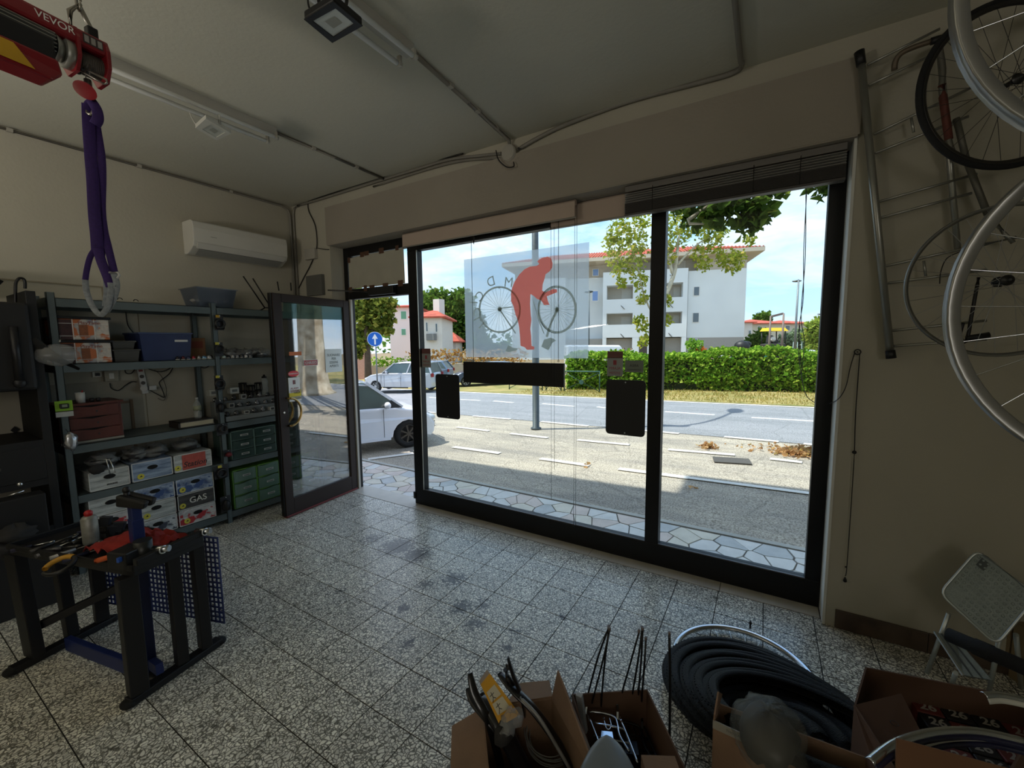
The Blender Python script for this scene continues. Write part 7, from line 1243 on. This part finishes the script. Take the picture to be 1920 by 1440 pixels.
# stays sticking out of the chrome-rack box
for k, (uv, lab) in enumerate((([(1141, 1178, .60), (1122, 1230, .5), (1103, 1300, .34), (1096, 1330, .2)], 'first thin black stay from the left in the rack box'), ([(1143, 1182, .60), (1130, 1240, .5), (1112, 1310, .34), (1105, 1340, .2)], 'second thin black stay from the left in the rack box'), ([(1142, 1180, .60), (1134, 1240, .5), (1128, 1310, .34), (1126, 1350, .2)], 'third thin black stay from the left in the rack box'), ([(1198, 1186, .60), (1183, 1240, .5), (1166, 1300, .34), (1160, 1330, .2)], 'fourth stay, leaning left, in the rack box'), ([(1204, 1180, .60), (1196, 1240, .5), (1186, 1300, .34), (1182, 1340, .2)], 'fifth stay in the tight bunch in the rack box'), ([(1205, 1182, .60), (1202, 1240, .5), (1197, 1300, .34), (1195, 1340, .2)], 'sixth stay in the tight bunch in the rack box'), ([(1211, 1200, .58), (1208, 1250, .5), (1204, 1300, .36), (1202, 1340, .2)], 'rightmost stay of the bunch in the rack box'), ([(1255, 1190, .62), (1256, 1260, .5), (1256, 1340, .34), (1254, 1440, .18)], 'long upright black stay between rack box and tyres'))):
    t = thing('stay', lab, 'rod', oz(*uv[-1]), group='black stays standing in the rack carton'); build(MB().tube(spline(dpt(0, *uv), 4), .0034 if k < 7 else .0045, 6), 'rod', rod, t); build(MB().cyl(oz(*uv[0]), oz(*uv[0])+Vector((0, 0, .012)), .0045, n=6), 'tip', M('tip_grey', (110, 100, 96), .5), t)
crm = M('chrome_wire', (205, 210, 216), .16, 1.0)
def rack(label, z, off=(0, 0), mat=crm, rz=0.0):
    P = lambda u, v, dz=0: oz(u+off[0], v+off[1], z+dz); t = thing('bicycle_rack', label, 'rack', P(1150, 1390), group='bicycle racks in the carton')
    for pts in ([(1102, 1338), (1118, 1380), (1140, 1440)], [(1162, 1345), (1180, 1390), (1196, 1432)], [(1104, 1334), (1130, 1337), (1152, 1345), (1158, 1360), (1162, 1380), (1180, 1410)]): build(MB().tube(spline([P(*p) for p in pts], 4), .0042, 8), 'rail', mat, t)
    for pts in ([(1105, 1353), (1140, 1360), (1172, 1368)], [(1112, 1380), (1182, 1394)], [(1102, 1308), (1130, 1312), (1160, 1322)], [(1102, 1308), (1098, 1340)], [(1158, 1320), (1158, 1350)]): build(MB().tube([P(*p) for p in pts], .0035, 8), 'cross_bar', mat, t)
    build(MB().tube(spline([P(1132, 1345), (P(1136, 1364)), P(1142, 1368), P(1146, 1360), P(1142, 1345)], 4), .0028, 6), 'spring_loop', mat, t)
    build(MB().slab([P(1128, 1372, .004), P(1148, 1374, .004), P(1152, 1400, .004), P(1126, 1396, .004)], (0, 0, .004)), 'tail_plate', mat, t)
rack('chrome bicycle carrier rack on top in the carton, behind the saddle', .30); rack('black bicycle carrier rack lying under the chrome one', .24, (46, 18), rod); rack('second dark carrier rack at the bottom of the carton', .17, (20, 40), M('tool_dark'))
t = thing('white_bar', 'white plastic bar standing at the left inside the rack box', 'bar', oz(1090, 1340, .3)); build(MB().beam(oz(1086, 1302, .40), oz(1096, 1370, .22), .022, .016), 'bar', M('bar_white', (196, 202, 206), .4), t, bevel=.002)
# saddle at the bottom edge
sdm = M('saddle_grey', (112, 118, 118), .38, var=.1, vs=20, coat=.2); sdl = thing('saddle', 'grey and black bicycle saddle standing nose up at the bottom edge', 'saddle', oz(1140, 1440, .45)); rows = []
for k in range(13):
    s = (k/12)**1.7; c = oz(1137+4*s, 1379+150*s, .50-.02*s); w_ = .004+.077*math.sqrt(s*2.4); a_ = Vector((RC[0][0], RC[0][1], 0)).normalized(); rows.append([c+a_*w_*math.sin(th)+Vector((0, 0, (.010+.045*s)*(math.cos(th)-1))) for th in [-PI*.62+PI*1.24*j/14 for j in range(15)]])
build(MB().grid(rows), 'top', sdm, sdl, solid=.004); build(MB().tube([r[0] for r in rows[::-1]]+[r[-1] for r in rows], .0045, 6), 'piping', M('piping_black', (24, 26, 34), .5), sdl); build(MB().tube([rows[3][7]-Vector((0, 0, .05)), rows[11][4]-Vector((0, 0, .07))], .004, 6).tube([rows[3][7]-Vector((0, 0, .05)), rows[11][10]-Vector((0, 0, .07))], .004, 6), 'rails', crm, sdl)
t = thing('cardboard_scrap', 'small printed cardboard corner at the bottom edge beside the saddle', 'box', oz(1240, 1436, .38)); build(MB().box(oz(1238, 1446, .37), (.10, .05, .05), .5), 'corner', cb, t, bevel=.002)
# ---- heap of tyres
tread = M('tyre_heap', (8, 8, 8), .55, bump=.8, bs=260, spec=.25)
specs = [((.0+.022*k, 1.99-.036*k, .07+.024*k), -(4+2.1*k), (0, 2, -2, 3, -1, 2, 0, 3, 0)[k], .0215) for k in range(9)]
ords = ['lowest', 'second lowest', 'third from the floor', 'fourth from the floor', 'middle', 'fourth from the top', 'third from the top', 'second from the top', 'topmost']
for k, (c, tl, tr_, r_) in enumerate(specs):
    n_ = Vector((-math.sin(math.radians(tr_)), -math.sin(math.radians(tl))*.9, 1)).normalized(); t = thing('tyre', '%s black bicycle tyre of the heap behind the cartons' % ords[k], 'tyre', c, group='heap of tyres'); c = Vector(c); sh = -.007*max(0, k-2)
    build(MB().ring(c, n_, [(a_+sh, z_) for a_, z_ in ((.318, -.012), (.332, -r_), (.352, -r_*.8), (.362, 0), (.352, r_*.8), (.332, r_), (.318, .012), (.324, .010), (.336, r_*.75), (.348, r_*.6), (.355, 0), (.348, -r_*.6), (.336, -r_*.75), (.324, -.010))], 56), 'carcass', tread, t)
    kn = MB(); a, b, nn_ = frame(n_)
    for j in range(96):
        th = 2*PI*j/96; e = a*math.cos(th)+b*math.sin(th); tdir = a*-math.sin(th)+b*math.cos(th)
        for s in (-1, 1): p = c+e*(.353+sh)+nn_*s*r_*.62; kn.beam(p-tdir*.004, p+tdir*.004, .005, .006, e)
    build(kn, 'tread_knobs', tread, t)['kind'] = 'stuff'
for k in range(6):  # rings added to make the middle of the tyre heap dark
    c = Vector((.05+.02*k, 1.94-.045*k, .05+.026*k)); n_ = Vector((.05*(k % 3-1), .10+.03*k, 1)).normalized(); rr0 = .245-.012*(k % 3); t = thing('heap_filler', '%s added black ring filling the dark middle of the tyre heap' % ('lowest', 'second', 'third', 'fourth', 'fifth', 'topmost')[k], 'filler ring', c, group='added filler rings inside the tyre heap')
    pts = [c+Vector((math.cos(a)*(rr0+.012*math.sin(3*a+k)), math.sin(a)*(rr0+.012*math.cos(2*a+k)), 0))+Vector((0, 0, -n_.y*math.sin(a)*rr0)) for a in [2*PI*i/40 for i in range(40)]]; build(MB().tube(pts, .024, 8, closed=True), 'tube', tread, t)
    pts = [c+Vector((math.cos(a)*.16, math.sin(a)*.17, .012*math.sin(2*a)))+Vector((0, 0, -n_.y*math.sin(a)*.17)) for a in [2*PI*i/30 for i in range(30)]]; build(MB().tube(pts, .03, 8, closed=True).tube([c+(p-c)*.5 for p in pts], .036, 8, closed=True), 'filler_coil', tread, t)['kind'] = 'stuff'
wr = wheel('chrome bicycle wheel lying behind the tyre heap with its valve up', (-.03, 2.17, .03), (.0, .0, 1), .315, rimm=chrome_m, deep=.02, wd=.012, nsp=24)
p = oy(1407, 1168, 2.36); build(MB().cyl((p.x, p.y, p.z-.03), (p.x, p.y, p.z+.012), .004, n=8).cyl((p.x, p.y, p.z-.005), (p.x, p.y, p.z+.004), .007, n=8), 'valve', blk, wr)
# ---- right hand cartons
zr = .36; r3 = [oz(1337, 1352, zr), oz(1348, 1318, zr), oz(1640, 1425, zr), oz(1640, 1487, zr)]
b3 = box_open('open_carton', 'open cardboard box with a white printed strip and clear bag, in front of the tyres', r3, zr, [[oz(1337, 1352, zr), oz(1352, 1300, zr), oz(1345, 1296, zr+.06), oz(1338, 1340, zr+.03)]]); 
sa, sb_ = oz(1337, 1349, zr+.004), oz(1642, 1488, zr+.004); sd_ = (sb_-sa).normalized(); sn = Vector((sd_.y, -sd_.x, 0)); sn = -sn if sn.dot(EYE-sa) < 0 else sn
build(MB().slab([sa, sb_, sb_-Vector((0, 0, .028)), sa-Vector((0, 0, .028))], sn*.004), 'white_strip', M('strip_white', (150, 146, 134), .6), b3)
text('THIS CARTON CONTAINS BICYCLE PARTS', .011, M('print_grey'), b3, sa.lerp(sb_, .35)+sn*.0045-Vector((0, 0, .014)), sd_, (0, 0, 1), depth=.0002)
t = thing('clear_bag', 'crumpled translucent plastic bag bulging out of the strip-printed box', 'bag', oz(1430, 1370, .36)); build(crumple(oz(1440, 1376, .40), (.10, .12, .09), 22, 14, .10, 21), 'film', M('bag_film', (150, 152, 142), .3, alpha=.2, spec=.7, bump=.6, bs=25), t); build(crumple(oz(1440, 1376, .38), (.08, .10, .07), 16, 10, .15, 22), 'contents', M('bag_inner', (48, 46, 42), .8), t)
z4 = .46; r4 = [oz(1600, 1318, z4), oz(1618, 1252, z4), oz(1990, 1320, z4), oz(1990, 1500, z4)]
b4 = box_open('open_carton', 'largest open cardboard box at the bottom right corner, full of tube packets', [oz(1601, 1322, z4), oz(1622, 1250, z4), oz(1975, 1318, z4), oz(1790, 1620, z4)], z4, [[oz(1601, 1322, z4), oz(1690, 1300, z4), oz(1742, 1402, z4-.05), oz(1640, 1440, z4-.05)]], mat=M('cardboard_red', (94, 68, 52), .9, var=.15))
fl2 = [oz(1681, 1384, .60), oz(1925, 1450, .60), oz(1925, 1560, .5), oz(1678, 1480, .5)]; n_ = (fl2[1]-fl2[0]).cross(fl2[2]-fl2[0]).normalized()*.005; build(MB().slab(fl2, n_), 'flap', M('cardboard_mid', (112, 80, 56), .9, var=.1), b4)
p = oz(1690, 1356, z4-.02); c_r = (oz(1742, 1402, z4)-oz(1640, 1440, z4)).normalized(); c_u = (oz(1601, 1322, z4)-oz(1640, 1440, z4)).normalized()
fp = sum((oz(*a) for a in ((1601, 1322, z4), (1690, 1300, z4), (1742, 1402, z4-.05), (1640, 1440, z4-.05))), Vector())/4; fn2 = c_r.cross(c_u).normalized(); fn2 = -fn2 if fn2.z < 0 else fn2
build(MB().ring(fp+fn2*.006+c_r*.02, fn2, [(.009, 0), (.0105, 0), (.0105, .0005), (.009, .0005)], 20), 'print_ring', ink, b4); build(MB().ring(fp+fn2*.006-c_r*.015-c_u*.03, fn2, [(.011, 0), (.0125, 0), (.0125, .0005), (.011, .0005)], 20), 'print_ring', M('ink_faint', (78, 50, 38), .8), b4)
tp_m = M('packet_black', (26, 24, 24), .5); rw = [M('packet_red', (96, 40, 36), .5), tp_m]
c4 = sum((oz(*a) for a in ((1700, 1330, .3), (1840, 1340, .3), (1880, 1420, .3), (1760, 1420, .3))), Vector())/4; k = 0
e1 = (oz(1920, 1380, .34)-oz(1780, 1345, .34)).normalized(); e2 = Vector((-e1.y, e1.x, 0)); o0 = oz(1800, 1372, .34)
for i in range(-1, 4):
    for j in range(-2, 3):
        c = o0+e1*(.078*i+.01)+e2*(.062*j-.02)+Vector((0, 0, random.uniform(-.004, .004))); t = thing('tube_packet', 'black printed inner tube packet, row %s, %s in the corner carton' % (('A', 'B', 'C', 'D', 'E')[j+2].replace('A', 'nearest').replace('B', 'second').replace('C', 'middle').replace('D', 'fourth').replace('E', 'farthest'), ('leftmost', 'second', 'third', 'fourth', 'rightmost')[i+1]), 'packet', c, group='inner tube packets'); a_ = math.atan2(e1.y, e1.x)
        build(MB().box(c, (.074, .058, .05), a_), 'packet', rw[0] if (i+j) % 3 == 0 else tp_m, t, bevel=.003); text('26', .045, M('packet_text', (150, 146, 138), .5), t, c+Vector((0, 0, .0255)), e1, e2, depth=.0003, shear=.2, bold=.001)
# white and dark blue mudguards arched over the carton
mw = M('guard_white', (206, 206, 196), .35, coat=.4); mb_ = M('guard_blue', (24, 26, 60), .35, coat=.3)
def arch(label, uv, z, w1, m1, m2):
    P = spline([oz(u, v, z+dz) for u, v, dz in uv], 6); t = thing('mudguard', label, 'mudguard', P[0], group='chrome and white mudguards'); rows = []; rows2 = []
    for i, p in enumerate(P):
        d = (P[min(i+1, len(P)-1)]-P[max(i-1, 0)]).normalized(); s_ = Vector((0, 0, 1)).cross(d).normalized(); s_ = -s_ if s_.dot(EYE-p) > 0 else s_
        rows.append([p+s_*w1*q_+Vector((0, 0, .008*(1-(q_*2-1)**2))) for q_ in (0, .25, .5, .75, 1)]); rows2.append([p-s_*.0+Vector((0, 0, .0)), p-s_*.006-Vector((0, 0, .012))])
    build(MB().grid(rows), 'blade', m1, t, solid=.0015); build(MB().grid(rows2), 'blue_edge', m2, t, solid=.0015); return t
arch('chrome and blue mudguard arching over the corner carton, upper one', [(1640, 1436, 0), (1680, 1405, .0), (1720, 1388, 0), (1770, 1378, 0), (1840, 1378, 0), (1925, 1396, 0)], .56, .022, crm, mb_); arch('cream mudguard under the chrome one in the corner carton', [(1700, 1420, 0), (1750, 1398, 0), (1800, 1390, 0), (1860, 1392, 0), (1930, 1408, 0)], .53, .02, mw, mb_)
arch('bright white mudguard end poking in at the right edge', [(1852, 1310, 0), (1880, 1309, 0), (1925, 1318, 0)], .60, .022, crm, mw)
# ================================================================ folding bench with blue work stand at the left
bk3 = M('bench_black', (22, 22, 24), .5, .2, var=.2); blu3 = M('bench_blue', (22, 38, 92), .45, var=.15)
bn = thing('work_bench', 'black folding work bench with blue crossbar and perforated blue board, tools on top', 'work bench', (-2.9, .7, 0)); F = lambda u, v, z=0: oz(u, v, z)
def bm_(a, b, w, h, m=bk3, name='leg', up_=(0, 0, 1)): return build(MB().beam(a, b, w, h, Vector(up_)), name, m, bn, bevel=.004)
fa, fb_ = F(20, 1258, .02), F(212, 1158, .02); fc, fe = F(240, 1318, .02), F(412, 1200, .02); bm_(fa, fb_, .055, .035, name='foot_bar'); bm_(fc, fe, .055, .035, name='foot_bar')
for f in (fa, fb_, fc, fe): build(MB().ball(f+Vector((0, 0, -.003)), (.036, .03, .018)), 'rubber_foot', M('foot_rubber', (14, 14, 14), .9), bn)
zt = .60; L0, L1 = fa.lerp(fb_, .12), fa.lerp(fb_, .88); R0, R1 = fc.lerp(fe, .10), fc.lerp(fe, .82); v3 = Vector((0, 0, 1))
bm_(L0.lerp(L1, .12)+v3*.02, Vector((*L0.lerp(L1, .05).xy, zt)), .085, .05); bm_(L1+v3*.02, Vector((*L1.xy, zt-.05)), .05, .06); bm_(L0.lerp(L1, .58)+v3*.02, Vector((*L0.lerp(L1, .52).xy, zt-.05)), .05, .05)
bm_(R0+v3*.02, Vector((*R0.xy, zt+.0)), .06, .07); bm_(R0.lerp(R1, .62)+v3*.02, Vector((*R0.lerp(R1, .62).xy, zt+.02)), .05, .05); bm_(R1+v3*.02, Vector((*R1.xy, zt+.02)), .055, .05)
bm_(F(128, 1205, .05), F(250, 1252, .07), .03, .07, blu3, 'cross_bar', (0, 0, 1)); bm_(L0.lerp(L1, .2)+v3*.16, L1.lerp(R1, .35)+v3*.30, .03, .04, name='brace')
T0_, T1_, T2_, T3_ = [Vector((*p.xy, zt)) for p in (L0+(L0-R0)*.02, R0+(R0-L0)*.06, R1+(R1-L1)*.06, L1)]; build(MB().slab([T0_, T1_, T2_, T3_], (0, 0, .03)), 'top_tray', bk3, bn, bevel=.004)
for a, b in ((T0_, T1_), (T1_, T2_), (T2_, T3_), (T3_, T0_)): bm_(a+v3*.04, b+v3*.04, .012, .03, name='tray_edge')
bm_(T1_.lerp(T2_, .0)+v3*.075+Vector((.03, 0, 0)), T1_.lerp(T2_, 1.05)+v3*.085+Vector((.03, 0, 0)), .03, .03, name='vice_rail'); 
for f in (.35, .98): c = T1_.lerp(T2_, f)+v3*.09+Vector((.03, 0, 0)); build(MB().cyl(c-Vector((.03, .02, 0)), c+Vector((.03, .02, 0)), .014, n=12).torus(c+Vector((.02, 0, 0)), (1, .3, 0), .016, .004, 14, 6), 'rail_clamp', chrome_m, bn)
# perforated blue board
PA, PB = F(207, 1166, 0), F(424, 1206, 0); pd = (PB-PA); pl_ = pd.length; pd.normalize(); pn = Vector((pd.y, -pd.x, 0)); z0, z1 = .12, .60; pg = MB(); nx, nz = 30, 17
dx = pl_/nx; dz = (z1-z0)/nz; G = lambda s, z: PA+pd*s+v3*z
for i in range(nx):
    for j in range(nz):
        a, b, c, d = i*dx, (i+1)*dx, z0+j*dz, z0+(j+1)*dz; k_ = .30; hx_, hz_ = dx*k_, dz*k_*(1.25 if (i % 4 == 1 and j % 3 == 0) else 1); O4 = [G(a, c), G(b, c), G(b, d), G(a, d)]; I4 = [G(a+dx/2-hx_, c+dz/2-hz_), G(a+dx/2+hx_, c+dz/2-hz_), G(a+dx/2+hx_, c+dz/2+hz_), G(a+dx/2-hx_, c+dz/2+hz_)]
        pg.add(O4+I4, [(q_, (q_+1) % 4, (q_+1) % 4+4, q_+4) for q_ in range(4)])
build(pg, 'perforated_board', blu3, bn, solid=.003); build(MB().tube([G(0, z0), G(0, z1), G(pl_, z1), G(pl_, z0)], .006, 6, closed=True), 'board_edge', blu3, bn)
# blue mast with clamp head
mp_ = F(284, 1262, 0); ms_ = thing('repair_stand', 'blue bicycle repair stand mast with black clamp head rising through the bench', 'repair stand', mp_); mt = at(291, 925, (pix(mp_)[2])*1.0)
mtop = Vector((mp_.x, mp_.y, mt.z)); build(MB().beam(mp_+v3*.01, mp_+v3*.62, .05, .04), 'lower_mast', blu3, ms_, bevel=.005); build(MB().beam(mp_+v3*.60, mtop, .042, .034), 'upper_mast', bk3, ms_, bevel=.004); build(MB().beam(mp_+v3*.45, mp_+v3*.80, .056, .046), 'sleeve', blu3, ms_, bevel=.004); build(MB().beam(mtop-v3*.10, mtop, .05, .04), 'head_sleeve', blu3, ms_, bevel=.004)
rr_ = Vector((RC[0][0], RC[0][1], 0)).normalized(); ff = Vector((-rr_.y, rr_.x, 0)); 
for s in (-1, 1): build(MB().hexa([mtop+ff*s*.022+rr_*a+v3*z+ff*o_ for a, z, o_ in ((-.055, -.02, -.016), (.07, -.035, -.016), (.07, -.035, .016), (-.055, -.02, .016))], [mtop+ff*s*.022+rr_*a+v3*z+ff*o_ for a, z, o_ in ((-.05, .035, -.016), (.085, -.0, -.016), (.085, -.0, .016), (-.05, .035, .016))]), 'clamp_jaw', blk, ms_, bevel=.008)
build(MB().cyl(mtop+v3*.01-rr_*.03, mtop+v3*.045-rr_*.03, .012, n=10).ball(mtop+v3*.05-rr_*.03, .016), 'clamp_knob', blk, ms_); build(MB().ball(F(286, 1264, .012), (.05, .04, .012)), 'base_pad', blk, ms_)
build(MB().beam(mp_+v3*.06, R0.lerp(R1, .3)+v3*.06, .03, .05), 'base_link', blu3, ms_)
# tools on the tray
tz = zt+.032
sp = at(168, 985, pix(F(168, 1020, tz))[2]); sp.z = tz; t = thing('spray_can', 'grey spray can with red cap standing on the bench', 'spray can', sp); hgt = at(168, 966, pix(sp)[2]).z-tz; build(MB().lathe(sp, [(.03, 0), (.032, .006), (.032, hgt-.012), (.026, hgt), (.012, hgt+.006)], n=22), 'can', M('can_grey', (150, 150, 142), .4, .3, var=.35, vs=28), t); build(MB().lathe(sp+v3*(hgt+.004), [(.016, 0), (.017, .018), (.010, .026), (.001, .028)], n=16), 'cap', M('cap_red', (170, 28, 30), .4), t)
cl_ = M('rag_red', (150, 34, 26), .85, var=.3, vs=18); t = thing('red_rag', 'crumpled red workshop cloth lying on the bench', 'cloth', F(240, 1030, tz)); rows = []
rg = random.Random(5)
for i in range(15): rows.append([T1_.lerp(T2_, .15+.75*j/13)+(T0_-T1_)*(.05+.42*i/14)+v3*(.045+.035*rg.random()+.05*math.exp(-((i-7)/4)**2-((j-7)/4)**2)) for j in range(14)])
build(MB().grid(rows), 'cloth', cl_, t, solid=.003); 
t = thing('orange_tool', 'orange handled tool half under the red cloth', 'tool', F(205, 1048, tz)); build(MB().tube(spline([F(180, 1052, tz+.03), F(200, 1046, tz+.04), F(222, 1040, tz+.05)], 4), .012, 8), 'handle', M('orange_grip', (190, 84, 32), .5), t)
t = thing('yellow_hook_tool', 'yellow and black curved tool on the bench corner', 'tool', F(115, 1055, tz)); c = F(112, 1060, tz+.01); build(MB().torus(c, (.2, -.3, 1), .05, .011, 26, 8, -.4, 2.0), 'yellow_arc', M('grip_yellow', (190, 140, 40), .5), t); build(MB().torus(c, (.2, -.3, 1), .05, .009, 26, 8, 2.0, 5.4), 'black_arc', blk, t)
rg = random.Random(9); cc_ = [('black pliers', (24, 24, 26)), ('dark screwdriver', (40, 40, 60)), ('steel spanner', (130, 130, 128)), ('black wrench', (28, 28, 28)), ('silver socket', (150, 150, 150)), ('dark hex key set', (30, 34, 60)), ('black file', (20, 20, 20)), ('grey punch', (90, 90, 92))]
for k in range(16):
    a_, b_ = rg.uniform(.42, .95), rg.uniform(.08, .92); p = T1_.lerp(T0_, a_).lerp(T2_.lerp(T3_, a_), b_)+v3*(.034+.012*(k % 3)); an = rg.uniform(0, PI); d = Vector((math.cos(an), math.sin(an), .05)); nm, cl2 = cc_[k % 8]; l_ = rg.uniform(.05, .09)
    t = thing('hand_tool', '%s in the %s clutter on the bench tray' % (nm, ('left', 'middle')[0 if k < 8 else 1]), 'tool', p, group='hand tools on the bench'); build(MB().cyl(p-d*l_, p, .010, n=8), 'handle', M('ht_%d' % (k % 8), cl2, .4, .5 if cl2[0] > 80 else 0), t); build(MB().cyl(p, p+d*l_, .004, n=6).ball(p+d*l_, (.011, .011, .006)), 'shaft', chrome_m if k % 3 == 0 else M('steel_dark'), t)
t = thing('spring_clamp', 'dark spring clamps with grey pads standing at the back of the bench', 'clamp', F(205, 1000, tz))
for u, v in ((196, 975), (222, 985), (210, 992)): p = at(u, v, pix(F(205, 1005, tz))[2]); build(MB().hexa([p+rr_*a-v3*.035+ff*o_ for a, o_ in ((-.02, -.01), (.02, -.01), (.02, .01), (-.02, .01))], [p+rr_*(a*1.5+.012)+v3*.02+ff*o_ for a, o_ in ((-.02, -.01), (.02, -.01), (.02, .01), (-.02, .01))]), 'jaw', M('clamp_dark', (34, 38, 48), .5), t, bevel=.004)
build(MB().beam(Vector((*at(205, 1000, pix(F(205, 1005, tz))[2]).xy, tz)), at(205, 985, pix(F(205, 1005, tz))[2]), .02, .02), 'body', blk, t)
t = thing('black_case', 'black tool case with a blue label on the bench corner', 'case', F(245, 1055, tz)); c = T1_.lerp(T2_, .12)+(T0_-T1_)*.1+v3*.07; build(MB().box(c, (.10, .10, .075), .4), 'case', blk, t, bevel=.006); build(MB().cyl(c+Vector((.02, .05, -.04)), c+Vector((.02, .05, .06)), .035, n=18), 'tin', M('tin_dark', (44, 46, 44), .4, .4), t); build(MB().box(c+Vector((.045, -.035, .015)), (.012, .03, .02), .4), 'label', M('label_blue', (40, 84, 170), .5), t)
# blue bench vice at the left edge
t = thing('bench_vice', 'blue bench vice beside the tool rack at the left edge', 'vice', (-3.85, .35, .80)); p = ox(30, 975, -3.85); V3 = lambda u, v: ox(u, v, -3.85); build(MB().beam(V3(-10, 965), V3(55, 972), .07, .05).beam(V3(52, 970), V3(58, 996), .05, .05), 'body', blu3, t, bevel=.006); build(MB().cyl(V3(30, 1030), V3(32, 965), .02, n=12), 'screw', M('steel_dark'), t); build(MB().box((-3.85, V3(20, 1000).y, .36), (.12, .3, .72)), 'pedestal', bk2, t, bevel=.006); build(MB().cyl(V3(15, 930), V3(45, 920), .006, n=8).ball(V3(37, 908), .014), 'bar', chrome_m, t)
for k, (u, v) in enumerate(((30, 1000), (5, 1030), (45, 1020))): t = thing('clear_bag', ('crumpled bag of parts at the far left beside the vice', 'bag of dark parts lowest at the left edge', 'small bag of parts near the bench corner')[k], 'bag', F(u, v, .55)); build(crumple(ox(u, v, -3.7), (.06, .09, .05), 12, 8, .3, 80+k), 'contents', dark_cloth, t)
